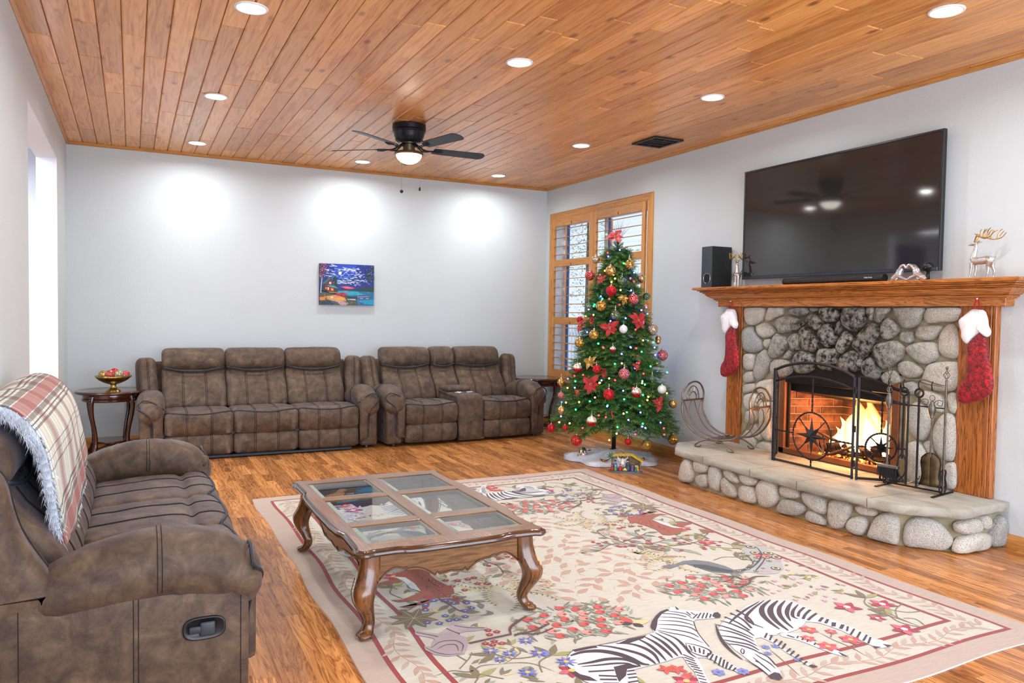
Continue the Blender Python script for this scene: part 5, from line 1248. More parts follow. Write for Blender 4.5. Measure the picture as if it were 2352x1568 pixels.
# tangled black cable below the left end table
rg = random.Random(12); P = []
for i in range(44):
    a = i*.82+rg.uniform(-.2, .2); r = .10+.055*math.sin(i*1.3)
    P.append((-5.0+r*math.cos(a)*1.15, -.58+r*math.sin(a)*.6, .02+.10*abs(math.sin(i*.55))*(1 if i < 38 else .2)))
b = MB(); b.tube(catmull(P, 4), .0035, 5); tag(b.build('coiled_cable', M_plast, None, True), 'tangle of thin black cable on the floor under the left end table', 'cable')
b = MB(); b.rbox(-5.07, -4.90, -.62, -.52, .0, .022, .006, 2); tag(b.build('power_strip', M_plast), 'black power strip on the floor under the left end table', 'power strip')
RP =[('w',[-658,-1249,-631,-1218,-596,-1200,-551,-1197,-482,-1200,-394,-1211,-328,-1199,-274,-1205,-225,-1203,-176,-1193,-157,-1157,-153,-1139,-112,-1097,-56,-1053,-8,-1024,40,-1013,54,-1016,82,-984,77,-1012,103,-993,101,-1015,93,-1041,116,-1066,155,-1099,204,-1135,228,-1146,222,-1179,201,-1198,175,-1197,132,-1187,80,-1171,57,-1187,20,-1238,-10,-1288,-44,-1360,-67,-1414,-102,-1461,-90,-1494,-95,-1552,-97,-1604,-100,-1643,-118,-1650,-122,-1618,-145,-1581,-139,-1510,-151,-1483,-184,-1468,-213,-1529,-260,-1609,-280,-1658,-308,-1701,-338,-1687,-319,-1640,-273,-1553,-262,-1507,-229,-1436,-244,-1429,-318,-1438,-396,-1439,-440,-1440,-473,-1441,-525,-1535,-563,-1601,-651,-1578,-675,-1512,-706,-1437,-714,-1360,-695,-1307]),('k',[-153,-1139,-112,-1097,-56,-1053,-8,-1024,40,-1013,46,-1027,-11,-1045,-70,-1088,-122,-1147,-168,-1191,-161,-1162]),('k',[177,-1173,211,-1146,233,-1148,223,-1180,197,-1203,175,-1197]),('k',[-536,-1391,-469,-1390,-434,-1432,-500,-1428,-536,-1471,-588,-1501,-573,-1464]),('k',[-695,-1307,-695,-1328,-688,-1391,-666,-1421,-658,-1464,-706,-1437,-714,-1360]),('k',[-396,-1222,-323,-1201,-225,-1203,-259,-1224,-338,-1237,-370,-1234]),('k',[97,-998,97,-1018,91,-1044,77,-1041]),('w',[328,-1181,419,-1133,486,-1121,536,-1110,587,-1116,663,-1159,670,-1214,669,-1288,648,-1350,644,-1395,664,-1419,664,-1479,670,-1526,660,-1578,644,-1640,667,-1664,659,-1720,622,-1722,564,-1714,580,-1690,579,-1643,588,-1573,592,-1519,585,-1473,573,-1423,528,-1387,487,-1414,418,-1439,358,-1447,319,-1436,285,-1448,256,-1435,225,-1527,213,-1597,198,-1674,208,-1714,220,-1736,196,-1737,186,-1715,197,-1650,195,-1588,215,-1509,208,-1440,175,-1438,131,-1496,102,-1546,85,-1610,56,-1689,17,-1747,-5,-1753,-27,-1732,-16,-1678,-7,-1603,5,-1537,13,-1480,35,-1427,37,-1388,57,-1344,103,-1296,152,-1261,221,-1217]),('w',[314,-1441,348,-1443,382,-1479,386,-1555,395,-1611,408,-1662,407,-1711,384,-1712,366,-1673,352,-1611,343,-1555,329,-1509,299,-1468]),('k',[-25,-1708,20,-1699,33,-1715,17,-1747,-9,-1755,-30,-1731]),('k',[189,-1716,208,-1714,220,-1736,193,-1739]),('k',[578,-1689,603,-1713,564,-1714]),('k',[634,-1695,659,-1720,627,-1724]),('k',[399,-1670,402,-1718,384,-1706]),('k',[630,-1441,644,-1453,605,-1482,588,-1474]),('s',[701,-729,786,-767,821,-821,906,-850,1003,-805,1130,-651,1193,-484,1158,-372,1062,-379,1010,-508,953,-637,826,-725]),('g',[409,-499,435,-490,493,-495,571,-467,643,-478,699,-535,727,-631,727,-701,797,-713,881,-668,801,-734,722,-758,677,-738,589,-679,566,-569,557,-513,486,-523,422,-545,400,-525]),('d',[574,-531,642,-572,683,-662,714,-715,684,-731,601,-665,577,-584]),('o',[802,402,872,434,923,427,1001,507,1015,500,993,445,1059,481,1111,459,1032,470,950,400,1028,414,1095,401,1120,358,1066,375,949,323,962,242,963,125,997,53,970,9,882,-33,820,-33,782,-3,812,106,806,193,786,289,775,338]),('o',[977,142,1049,151,1129,134,1122,113,1021,94,967,95]),('o',[1075,-9,1134,-48,1124,-112,1092,-85]),('w',[941,311,971,253,971,135,997,53,945,90,928,198]),('m',[-1135,-743,-1088,-781,-1047,-817,-998,-780,-953,-739,-920,-763,-900,-799,-825,-842,-826,-859,-889,-856,-933,-844,-971,-852,-945,-905,-966,-975,-1012,-1045,-1080,-1036,-1127,-992,-1146,-938,-1140,-903,-1114,-923,-1077,-860,-1089,-839,-1139,-791,-1143,-773])]
RL =[('k',22,[-599,-1204,-527,-1203,-488,-1209]),('k',34,[-635,-1238,-571,-1228,-502,-1249,-454,-1299,-432,-1354,-420,-1413,-397,-1434]),('k',24,[-652,-1316,-593,-1322,-520,-1324,-462,-1350,-439,-1393,-438,-1430]),('k',14,[-650,-1338,-582,-1354,-517,-1368,-469,-1390,-459,-1421]),('k',22,[-482,-1200,-437,-1233,-394,-1293,-368,-1350,-366,-1406,-372,-1440]),('k',20,[-397,-1216,-344,-1246,-318,-1305,-322,-1371,-352,-1439]),('k',18,[-286,-1206,-279,-1276,-291,-1352,-315,-1434]),('k',18,[-245,-1206,-242,-1281,-257,-1367,-275,-1426]),('k',18,[-208,-1204,-209,-1284,-229,-1368,-245,-1423]),('k',14,[-175,-1200,-176,-1287,-195,-1361,-223,-1422]),('k',14,[-154,-1197,-136,-1281,-155,-1356,-182,-1424,-186,-1467]),('k',10,[-152,-1178,-116,-1234,-75,-1296,-63,-1375]),('k',11,[-127,-1170,-75,-1220,-39,-1275,-39,-1325]),('k',11,[-106,-1134,-40,-1177,0,-1228,-5,-1278]),('k',10,[-74,-1101,-12,-1143,18,-1184,32,-1223]),('k',9,[-45,-1072,13,-1112,43,-1154,59,-1189]),('k',8,[-11,-1045,38,-1081,64,-1129]),('k',7,[22,-1028,55,-1060,85,-1103,75,-1155]),('k',7,[103,-1082,96,-1122]),('k',7,[118,-1096,115,-1131]),('k',7,[133,-1125,79,-1157]),('k',7,[156,-1121,98,-1165]),('k',7,[171,-1127,117,-1174]),('k',7,[185,-1134,133,-1181]),('k',7,[190,-1151,154,-1184]),('k',12,[-648,-1385,-550,-1415]),('k',12,[-630,-1428,-570,-1461]),('k',12,[-643,-1456,-585,-1483]),('k',12,[-649,-1487,-595,-1512]),('k',12,[-650,-1519,-595,-1540]),('k',10,[-511,-1443,-478,-1448]),('k',10,[-527,-1466,-490,-1473]),('k',10,[-539,-1490,-503,-1497]),('k',10,[-560,-1519,-517,-1524]),('k',8,[-216,-1420,-203,-1470]),('k',8,[-228,-1442,-212,-1487]),('k',8,[-240,-1464,-224,-1509]),('k',8,[-251,-1491,-231,-1526]),('k',8,[-257,-1514,-237,-1544]),('k',8,[-264,-1537,-245,-1566]),('k',8,[-274,-1558,-256,-1586]),('k',8,[-283,-1579,-266,-1607]),('k',8,[-295,-1603,-275,-1627]),('k',8,[-307,-1626,-287,-1650]),('k',8,[-111,-1457,-146,-1485]),('k',8,[-101,-1473,-148,-1506]),('k',8,[-97,-1491,-153,-1536]),('k',8,[-92,-1510,-150,-1558]),('k',8,[-94,-1531,-146,-1576]),('k',8,[-95,-1552,-141,-1589]),('k',8,[-96,-1578,-135,-1602]),('k',8,[-99,-1603,-126,-1616]),('k',9,[-132,-1343,-166,-1398,-164,-1444,-144,-1475,-102,-1461,-89,-1433,-98,-1394,-114,-1363,-132,-1343]),('k',7,[-134,-1366,-160,-1412]),('k',7,[-123,-1382,-154,-1426]),('k',7,[-113,-1405,-144,-1442]),('k',7,[-106,-1425,-138,-1456]),('k',5,[-658,-1249,-596,-1200,-482,-1200,-328,-1199,-176,-1193]),('k',5,[57,-1187,-10,-1288,-67,-1414]),('k',12,[125,-1246,146,-1295,163,-1367,170,-1433]),('k',12,[88,-1295,126,-1338,146,-1398,149,-1460]),('k',13,[53,-1349,94,-1386,123,-1436,126,-1497]),('k',12,[34,-1383,62,-1420,104,-1475,103,-1533]),('k',10,[12,-1421,60,-1455,85,-1513,84,-1558]),('k',12,[175,-1228,195,-1278,202,-1360,191,-1418]),('k',11,[225,-1202,231,-1281,216,-1366]),('k',11,[281,-1177,277,-1261,242,-1352]),('k',11,[334,-1158,319,-1252,278,-1329]),('k',7,[63,-1548,58,-1590,58,-1633,46,-1680]),('k',7,[32,-1567,21,-1616,13,-1665,8,-1693]),('k',7,[-15,-1567,-11,-1612,-14,-1663,-21,-1710]),('k',7,[88,-1548,91,-1594,67,-1659]),('k',16,[122,-1258,79,-1316,34,-1383,5,-1442,-14,-1502,-24,-1563]),('k',6,[50,-1486,44,-1505,17,-1527,23,-1507,50,-1486]),('k',10,[19,-1594,22,-1611]),('k',14,[514,-1117,387,-1168,272,-1225,183,-1274]),('k',16,[547,-1115,413,-1180,313,-1244,283,-1306,294,-1368]),('k',26,[581,-1122,478,-1176,412,-1243,374,-1318,348,-1408]),('k',28,[608,-1143,516,-1194,448,-1259,400,-1344,373,-1433]),('k',22,[641,-1158,553,-1211,485,-1276,441,-1348,413,-1423]),('k',20,[661,-1184,591,-1228,517,-1290,466,-1359]),('k',16,[664,-1219,577,-1270,520,-1323,519,-1353]),('k',12,[661,-1259,592,-1293,541,-1333]),('k',12,[663,-1293,595,-1326,539,-1363]),('k',12,[654,-1337,598,-1359,549,-1382]),('k',12,[639,-1385,584,-1413]),('k',12,[643,-1410,593,-1439]),('k',14,[653,-1482,603,-1510]),('k',8,[656,-1505,606,-1540]),('k',8,[659,-1535,588,-1573]),('k',8,[655,-1569,586,-1607]),('k',8,[652,-1603,584,-1639]),('k',8,[645,-1627,582,-1665]),('k',8,[265,-1418,218,-1451]),('k',8,[270,-1441,219,-1478]),('k',8,[257,-1482,217,-1504]),('k',8,[262,-1504,211,-1533]),('k',8,[257,-1529,203,-1561]),('k',8,[240,-1572,199,-1590]),('k',8,[236,-1595,191,-1617]),('k',8,[228,-1628,188,-1646]),('k',8,[215,-1658,182,-1673]),('k',8,[212,-1686,179,-1700]),('k',10,[329,-1468,338,-1500]),('k',6,[367,-1493,343,-1509]),('k',6,[372,-1515,348,-1531]),('k',6,[377,-1537,353,-1553]),('k',6,[381,-1572,357,-1587]),('d',10,[701,-729,826,-725,977,-648,1080,-562,1151,-454]),('d',7,[724,-739,899,-676,979,-540]),('d',7,[827,-766,945,-697,1058,-619]),('d',5,[579,-544,559,-586]),('d',5,[598,-559,575,-613]),('v',7,[-1119,-936,-1065,-898,-1003,-911,-985,-966,-1018,-1027]),('v',6,[-1102,-959,-1053,-935,-1013,-953,-1024,-1010]),('v',6,[-998,-780,-980,-822,-960,-857]),('v',6,[-956,-764,-906,-813,-840,-843]),('v',6,[-1135,-760,-1081,-818,-1058,-845]),('v',5,[-1139,-919,-1112,-984,-1070,-1026,-1015,-1036]),('k',4,[841,265,845,234]),('k',4,[850,203,839,164]),('k',4,[874,163,863,126]),('k',4,[875,106,873,79]),('k',4,[856,348,860,316]),('k',4,[894,286,883,247]),('k',4,[863,56,867,27]),('b',16,[836,-866,764,-834,671,-848,653,-784,564,-763]),('b',12,[711,-848,633,-904,569,-875]),('b',12,[651,-894,556,-922,514,-885]),('b',6,[653,-784,572,-822,517,-815]),('b',16,[-758,-957,-730,-885,-643,-817,-608,-796]),('b',12,[-747,-963,-649,-957,-550,-914]),('b',10,[-728,-954,-646,-992,-556,-965]),('b',14,[-957,-963,-865,-958,-755,-951]),('l',7,[-1186,-1160,-1115,-1153,-1057,-1193,-995,-1167,-926,-1185]),('l',6,[-1057,-1193,-1026,-1234,-969,-1300]),('l',5,[-805,-1049,-796,-1114,-826,-1145,-910,-1193]),('l',5,[-926,-1185,-851,-1206,-803,-1242,-765,-1328]),('l',5,[-1084,-1154,-1012,-1089,-979,-1045]),('l',6,[973,-1342,943,-1452,957,-1568,960,-1680]),('l',5,[957,-1537,1045,-1466,1147,-1430]),('l',5,[980,-1437,970,-1496,958,-1598]),('l',5,[994,-1645,1022,-1583,983,-1549]),('l',5,[476,-1742,485,-1659,478,-1577,486,-1499]),('l',5,[479,-1682,545,-1621]),('l',5,[489,-1555,523,-1530]),('l',5,[95,-1762,119,-1673,141,-1588,152,-1544])]
RS ={'eye':[(1120,-440,30),(980,-506,19),(1053,-538,28),(1119,-579,31),(1104,-654,31),(997,-609,19),(1048,-632,18),(944,-643,18),(912,-586,19),(875,-692,12),(1019,-681,16),(738,-730,14),(802,-728,14),(823,-773,14),(959,-790,28),(895,-756,11)],'daisy':[(-904,-1064,36),(-847,-1120,33),(-906,-1151,29),(-727,-1036,37),(-736,-1164,42),(-864,-1295,40),(-680,-1277,44)],'blue':[(-993,-484,21),(-935,-449,21),(-883,-473,21),(-864,-522,19),(-803,-540,19),(-809,-607,19),(-1018,-542,20),(-851,-627,19),(-958,-645,18),(-875,-692,18),(-1058,-682,19),(-1010,-713,19),(-958,-700,18),(-925,-706,18)],'redf':[(-828,-209,19),(-823,-281,19),(-764,-214,18),(-768,-306,18),(-708,-239,18),(-650,-241,18),(-612,-233,18),(-634,-320,18),(-592,-339,18),(-734,-378,17),(-848,-425,17),(-819,-449,17),(-868,-395,17),(-832,-872,16),(-803,-903,16),(-843,-918,16),(-851,-988,16),(-894,-992,16),(-872,-1017,16),(-832,-1020,16)],'big':[(858,-1340,77),(1049,-1393,72),(867,-1496,45),(863,-1636,72)],'orange':[(465,-1461,41),(538,-1515,27),(386,-1528,34),(545,-1608,47),(399,-1619,46)],'pink':[(676,-1003,18),(805,-926,22),(779,-992,19),(666,-1053,16),(720,-1041,15),(922,-948,22),(914,-1004,22),(834,-1147,21),(760,-1176,17),(702,-1168,20),(959,-1121,21),(881,-1196,17),(829,-1234,20),(899,-1239,15),(995,-1202,16),(1102,-1128,18),(930,-1108,17),(1072,-702,23),(1117,-722,23),(859,-785,22),(889,-809,22),(1003,-838,18),(1094,-890,16),(965,-689,20)],'olive':[(764,-1023,31),(818,-1029,31),(883,-1000,32),(977,-963,29),(989,-1008,29),(1038,-928,30),(730,-1119,27),(910,-1080,22),(874,-1157,21),(792,-1147,21),(853,-1138,28),(1002,-1121,28),(1046,-1160,25),(1108,-809,20),(1140,-856,20),(1074,-771,20),(913,-872,26),(893,-925,29),(974,-900,20),(1084,-1090,19)],'redtulip':[(-360,-1492,39),(-320,-1510,39),(-314,-1564,26)],'bluet':[(-191,-1601,30),(-96,-1639,30),(152,-1520,21),(199,-1530,21),(117,-1567,18),(187,-1660,18),(-720,-1176,27)]}
# ================================================================ patterned rug
RCX, RCY = -2.63, -4.88; RHX, RHY = 1.44, 1.955
def rwarp(x, y):
    """lie of the cloth: slightly wavy edges and soft folds across"""
    ex = .012*noise.noise(Vector((x*1.3, y*1.9, 7)))+.007*math.sin(y*7.1+x*.6); ey = .012*noise.noise(Vector((x*2.1, y*1.2, 3)))+.005*math.sin(x*6+1)
    z = .0012
    return RCX+x+ex, RCY+y+ey, z
RC = dict(w=rgb(214, 222, 226), k=rgb(66, 42, 50), s=rgb(176, 182, 182), g=rgb(110, 116, 122), d=rgb(58, 68, 74), o=rgb(158, 80, 52), m=rgb(178, 164, 170), v=rgb(112, 82, 96), b=rgb(104, 62, 56), l=rgb(128, 112, 84),
  tan=rgb(186, 156, 136), red=rgb(150, 52, 44), pink=rgb(186, 168, 154), cream=rgb(202, 200, 187), crim=rgb(166, 42, 62), rose=rgb(206, 96, 116), pom=rgb(206, 84, 76), pomp=rgb(226, 150, 138), gl=rgb(122, 124, 106), gl2=rgb(158, 164, 152),
  ol=rgb(124, 112, 82), lg=rgb(160, 160, 100), blu=rgb(124, 134, 196), blud=rgb(92, 96, 176), yel=rgb(228, 192, 110), pk=rgb(214, 156, 184), ora=rgb(196, 82, 60), fern=rgb(216, 200, 146), white=rgb(238, 238, 232))
rug = thing('area_rug', 'large cream woven rug patterned with zebras, peacock, deer and flowers', 'rug', (0, 0, 0))
tr_ = NT('woven_rug'); co = tr_.coord('Position'); n = tr_.noise(tr_.coord('Position', (9, 60, 1), (0, 0, .5)), 1.5, 4, .6); n2 = tr_.noise(co, 2.0, 3)
c = tr_.mix(1.0, tr_.attr(), tr_.ramp(n, [(.3, (.88, .86, .84, 1)), (.7, (1.05, 1.04, 1.04, 1))]), 'MULTIPLY')
wv = tr_.noise(co, 520, 2, .6); tr_.bump(wv, .35, .002); M_rug = tr_.set(col=c, rough=.95, sheen=.25, spec=.15)
b = MB(); nx, ny = 44, 60
def gridmesh(x0, x1, y0, y1, z, col, nx, ny):
    b.cur = col; vs = []
    for i in range(nx+1):
        for j in range(ny+1):
            X, Y, Z = rwarp(x0+(x1-x0)*i/nx, y0+(y1-y0)*j/ny); vs.append((X, Y, Z+z))
    b.add(vs, [(i*(ny+1)+j, (i+1)*(ny+1)+j, (i+1)*(ny+1)+j+1, i*(ny+1)+j+1) for i in range(nx) for j in range(ny)])
gridmesh(-RHX, RHX, -RHY, RHY, .0045, RC['pink'], nx, ny)
# thickness skirt
b.cur = rgb(206, 200, 196); P = [(-RHX+2*RHX*i/40, -RHY) for i in range(41)]+[(RHX, -RHY+2*RHY*i/56) for i in range(1, 57)]+[(RHX-2*RHX*i/40, RHY) for i in range(1, 41)]+[(-RHX, RHY-2*RHY*i/56) for i in range(1, 56)]
W_ = [rwarp(*p) for p in P]; b.rib([(x, y, z+.0045) for x, y, z in W_], [(x+(x-RCX)*.001, y+(y-RCY)*.001, .0003) for x, y, z in W_], closed=True)
b.build('cloth', M_rug, rug, False, fix=False)
pb = MB()
LZ = {0: .0050, 1: .0058, 2: .0066, 3: .0074, 4: .0082, 5: .0090}; NP = [0]
def rp(pts, col, lay, sym=True, up=None):
    """flat print: polygon in rug coordinates (metres); repeated turned by 180 degrees"""
    NP[0] = (NP[0]+1) % 90
    for sg in ((1, -1) if sym else (1,)):
        vs = []
        for x, y in pts: X, Y, Z = rwarp(x*sg, y*sg); vs.append((X, Y, Z+LZ[lay]+NP[0]*8e-6))
        ar = sum(pts[i][0]*pts[(i+1) % len(pts)][1]-pts[(i+1) % len(pts)][0]*pts[i][1] for i in range(len(pts)))
        if ar < 0: vs = vs[::-1]
        pb.add(vs, [tuple(range(len(vs)))], col)
def rl(pts, wd, col, lay, sym=True, taper=False):
    C = catmull([(p[0], p[1], 0) for p in pts], 4); n = len(C); A = []; B = []
    for i, p in enumerate(C):
        t_ = C[min(i+1, n-1)]-C[max(i-1, 0)]; t_ = t_.normalized() if t_.length else Vector((1, 0, 0)); nn = Vector((-t_.y, t_.x, 0)); w2 = wd/2*(1 if not taper else math.sin(PI*(.08+.84*i/(n-1))))
        A.append(p+nn*w2); B.append(p-nn*w2)
    for i in range(n-1): rp([(A[i].x, A[i].y), (B[i].x, B[i].y), (B[i+1].x, B[i+1].y), (A[i+1].x, A[i+1].y)], col, lay, sym)
def disc(x, y, r, col, lay, n=10, sym=True, ex=1, a0=0):
    ca, sa = math.cos(a0), math.sin(a0)
    rp([(x+r*ex*math.cos(2*PI*i/n)*ca-r*math.sin(2*PI*i/n)*sa, y+r*ex*math.cos(2*PI*i/n)*sa+r*math.sin(2*PI*i/n)*ca) for i in range(n)], col, lay, sym)
def leaf(x, y, a, L_, wd, col, lay, sym=True):
    f = Vector((math.cos(a), math.sin(a))); s_ = Vector((-f.y, f.x)); P = []
    for t_, w_ in [(0, 0), (.2, .62), (.45, 1), (.75, .6), (1, 0), (.75, -.6), (.45, -1), (.2, -.62)]: P.append((x+f.x*L_*t_+s_.x*wd/2*w_, y+f.y*L_*t_+s_.y*wd/2*w_))
    rp(P, col, lay, sym)
def flower(x, y, r, col, n=5, cen=None, lay=3, wd=.75, col2=None, rot=0):
    for k in range(n):
        a = rot+2*PI*k/n; leaf(x, y, a, r, r*wd, col2 if (col2 and k % 2) else col, lay)
    if cen: disc(x, y, r*.24, cen, lay+1, 7)
# cream field and borders
def bordered(x0, y0, wd, col, lay):
    n = 50
    for (ax, ay, bx, by, nx_, ny_) in [(-x0, -y0, x0, -y0, 0, 1), (x0, -y0, x0, y0, -1, 0)]:
        for i in range(n):
            f0, f1 = i/n, (i+1)/n; e0 = wd if i == 0 else 0; 
            p = [(ax+(bx-ax)*f0, ay+(by-ay)*f0), (ax+(bx-ax)*f1, ay+(by-ay)*f1)]
            rp([p[0], p[1], (p[1][0]+nx_*wd, p[1][1]+ny_*wd), (p[0][0]+nx_*wd, p[0][1]+ny_*wd)], col, lay)
b2 = b; b = MB(); 
gridmesh(-RHX+.13, RHX-.13, -RHY+.13, RHY-.13, .0048, RC['cream'], 40, 56); pb.add(b.v, b.f, RC['cream'])
bordered(RHX-.115, RHY-.115, .020, RC['red'], 0); bordered(RHX-.285, RHY-.285, .022, RC['red'], 1)
# leaf scroll in the border band
rg = random.Random(21); m_ = .20
for (L_, ax) in ((RHX, 0), (RHY, 1)):
    n = int(2*(L_-.2)/.058); off = (RHY if ax == 0 else RHX)-m_
    prev = None
    for i in range(n):
        t_ = -(L_-.2)+2*(L_-.2)*i/n; wv_ = .022*math.sin(t_*16); q = (t_, -(off+wv_)) if ax == 0 else (off+wv_, t_)
        if prev: rl([prev, q], .004, RC['tan'], 0)
        prev = q; base = 0 if ax == 0 else PI/2
        for sd in (-1, 1):
            a = base+sd*(.75+.3*math.sin(t_*16)); leaf(q[0], q[1], a, .078+rg.uniform(-.006, .01), .027, RC['tan'] if (i+sd) % 2 else RC['pink'], 0)
# tan vine leaves over the open middle, spaced so that they do not touch
rg = random.Random(23); row = 0; yy = -.92
while yy < .92:
    xx = -.66+(.06 if row % 2 else 0)
    while xx < .66:
        x, y = xx+rg.uniform(-.012, .012), yy+rg.uniform(-.012, .012)
        if (x/.64)**2+(y/.92)**2 < 1:
            a = .9+1.4*math.sin(x*4.2+1.3*math.sin(y*3.1))+(1.1 if (row+int(xx*20)) % 2 else -.7)+rg.gauss(0, .75); leaf(x, y, a, rg.uniform(.088, .104), rg.uniform(.042, .054), RC['tan'], 0, False)
            rl([(x, y), (x-.022*math.cos(a+.5), y-.022*math.sin(a+.5)), (x-.050*math.cos(a+.9), y-.050*math.sin(a+.9))], .003, RC['tan'], 0, False)
        xx += .118
    yy += .090; row += 1
def pomtree(cx, cy, rx, ry, n, seed, ang=0):
    rg = random.Random(seed)
    for i in range(n*8):
        a, r = rg.uniform(0, 6.28), 1.12*math.sqrt(rg.random()); x, y = cx+rx*r*math.cos(a), cy+ry*r*math.sin(a)
        leaf(x, y, rg.uniform(0, 6.28), rg.uniform(.05, .085), .014, RC['gl'] if i % 2 else RC['gl2'], 2)
    for i in range(n):
        a, r = i*2.4, math.sqrt((i+.5)/n); x, y = cx+rx*r*math.cos(a), cy+ry*r*math.sin(a); disc(x, y, .023, RC['pom'] if i % 3 else RC['pomp'], 3, 9, ex=1.2, a0=rg.uniform(0, 3)); disc(x+.012, y-.008, .009, RC['red'], 4, 5)
pomtree(-.415, -.93, .26, .17, 24, 1); pomtree(.44, -.86, .25, .17, 24, 2)
def fern(cx, cy, a0, n=5, L_=.26):
    for k in range(n):
        a = a0+k*.55; x, y = cx, cy; P = [(x, y)]
        for s_ in range(8): a += .16*(1 if k % 2 else -1); x += L_/8*math.cos(a); y += L_/8*math.sin(a); P.append((x, y)); 
        rl(P, .006, RC['fern'], 1)
        for i in range(1, 9):
            d_ = math.atan2(P[i][1]-P[i-1][1], P[i][0]-P[i-1][0])
            for sd in (-1, 1): leaf(P[i][0], P[i][1], d_+sd*1.1, .045*(1-.06*i), .010, RC['fern'] if sd > 0 else RC['gl'], 1)
fern(.53, -.40, 2.3); fern(.45, -.36, -.6, 4, .2); fern(.54, .48, 1.9, 6); fern(.60, .42, -1.2, 4, .22)
def berries(cx, cy, seed, n=14, s_=.24, lc=('ol', 'lg')):
    rg = random.Random(seed); a = rg.uniform(0, 6)
    for br in range(4):
        a = br*1.6+rg.uniform(-.3, .3); x, y = cx, cy; P = [(x, y)]
        for k in range(5): a += rg.uniform(-.35, .35); x += s_/4*math.cos(a); y += s_/4*math.sin(a); P.append((x, y)); leaf(x, y, a+rg.choice((-1, 1))*rg.uniform(.6, 1.2), rg.uniform(.06, .10), .035, RC[rg.choice(lc)], 2)
        rl(P, .006, RC['b'], 2)
    for k in range(n): disc(cx+rg.uniform(-s_, s_)*.8, cy+rg.uniform(-s_, s_)*.6, .013, RC['crim'], 3, 7, ex=1.3, a0=rg.uniform(0, 3))
berries(.46, -.03, 5, 14, .22, ('gl', 'gl2')); berries(.86, -.22, 6, 12, .24); berries(-.62, .12, 9, 8, .2, ('gl2', 'ol')); berries(.9, .45, 12, 8, .16, ('ol', 'gl'))
leafc = (-1.10, -.61)
for k in range(8): leaf(leafc[0], leafc[1], k*.785+.2, .12, .05, RC['ol'], 2); rl([(leafc[0], leafc[1]), (leafc[0]+.10*math.cos(k*.785+.2), leafc[1]+.10*math.sin(k*.785+.2))], .003, RC['fern'], 3)
for k, P in RP: rp([(P[i]/1000, P[i+1]/1000) for i in range(0, len(P), 2)], RC[k], {'w': 3, 'k': 4, 's': 2, 'g': 3, 'd': 4, 'o': 3, 'm': 3}[k])
for k, w_, P in RL: rl([(P[i]/1000, P[i+1]/1000) for i in range(0, len(P), 2)], w_/1000, RC[k], 4 if k != 'l' else 2, taper=len(P) > 6)
for (x, y, r) in RS['eye']: disc(x/1000, y/1000, r/1000, RC['d'], 4, 12); disc(x/1000, y/1000, r/1000*.78, RC['fern'], 5, 12); 
LZ[6] = .0098
for (x, y, r) in RS['eye']: disc(x/1000, y/1000, r/1000*.42, RC['k'], 6, 8)
for (x, y, r) in RS['daisy']: flower(x/1000, y/1000, r/1000*1.1, RC['blu'], 9, RC['yel'], 4, .28, RC['blud'])
for (x, y, r) in RS['blue']: flower(x/1000, y/1000, r/1000*1.1, RC['blud'], 5, RC['white'], 3, .9)
for (x, y, r) in RS['redf']: flower(x/1000, y/1000, r/1000*1.15, RC['crim'], 5, RC['yel'], 3, .9)
for (x, y, r) in RS['big']: flower(x/1000, y/1000, r/1000*.95, RC['crim'], 5, RC['white'], 4, .6, RC['rose'], .4)
for (x, y, r) in RS['orange']: flower(x/1000, y/1000, r/1000*1.05, RC['ora'], 6, RC['yel'], 4, .7, RC['rose'])
for (x, y, r) in RS['pink']: flower(x/1000, y/1000, r/1000*.9, RC['pk'], 3, None, 3, .9)
for i, (x, y, r) in enumerate(RS['olive']): leaf(x/1000, y/1000, i*1.9, r/1000*1.7, r/1000*.8, RC['ol' if i % 2 else 'lg'], 2)
for (x, y, r) in RS['redtulip']: flower(x/1000, y/1000, r/1000*1.1, RC['ora'], 5, None, 3, .5, RC['pom'], .3)
for (x, y, r) in RS['bluet']: flower(x/1000, y/1000, r/1000, RC['blu'], 6, RC['blud'], 4, .8)
for (x, y, a) in [(-1.0, -.95, 1), (-.9, -1.1, 2.2), (-.7, -1.2, .4), (1.02, -1.45, 2.2), (.95, -1.5, 1.2), (1.05, -1.3, .6), (-1.05, -1.25, .9), (-.95, -1.45, 1.8), (-.75, -1.5, .7), (-.5, -1.55, 2.4), (-1.05, -.2, 1.1), (-1.0, .1, .2), (-1.05, .35, 1.9), (-.9, .55, 2.6)]:
    for s_ in (-.5, .5, 1.4): leaf(x, y, a+s_, .11, .035, RC['ol' if s_ > 0 else 'lg'], 2)
    rl([(x, y), (x-.08*math.cos(a), y-.08*math.sin(a)), (x-.16*math.cos(a+.4), y-.16*math.sin(a+.4))], .006, RC['l'], 2)
for (x, y) in [(-1.0, -.05), (-.95, .25), (-1.05, .6), (-.7, -1.35), (-.35, -1.6)]: flower(x, y, .06, RC['crim'], 6, RC['yel'], 3, .6, RC['rose'])
rg = random.Random(55)
for i in range(230):
    x = rg.uniform(.30, 1.10)*rg.choice((-1, 1)); y = rg.uniform(-1.62, 1.62)
    if (x/.72)**2+(y/1.0)**2 < 1.05 or y > 0: continue
    if (-.75 < x < 1.02 and -1.62 < y < -1.02) or (.2 < x < 1.1 and -.75 < y < -.30): continue
    a = rg.uniform(0, 6.28)
    for d_ in (-.55, 0, .6): leaf(x, y, a+d_, rg.uniform(.04, .075), rg.uniform(.014, .024), RC[rg.choice(('ol', 'gl2', 'gl', 'lg', 'fern'))], 1)
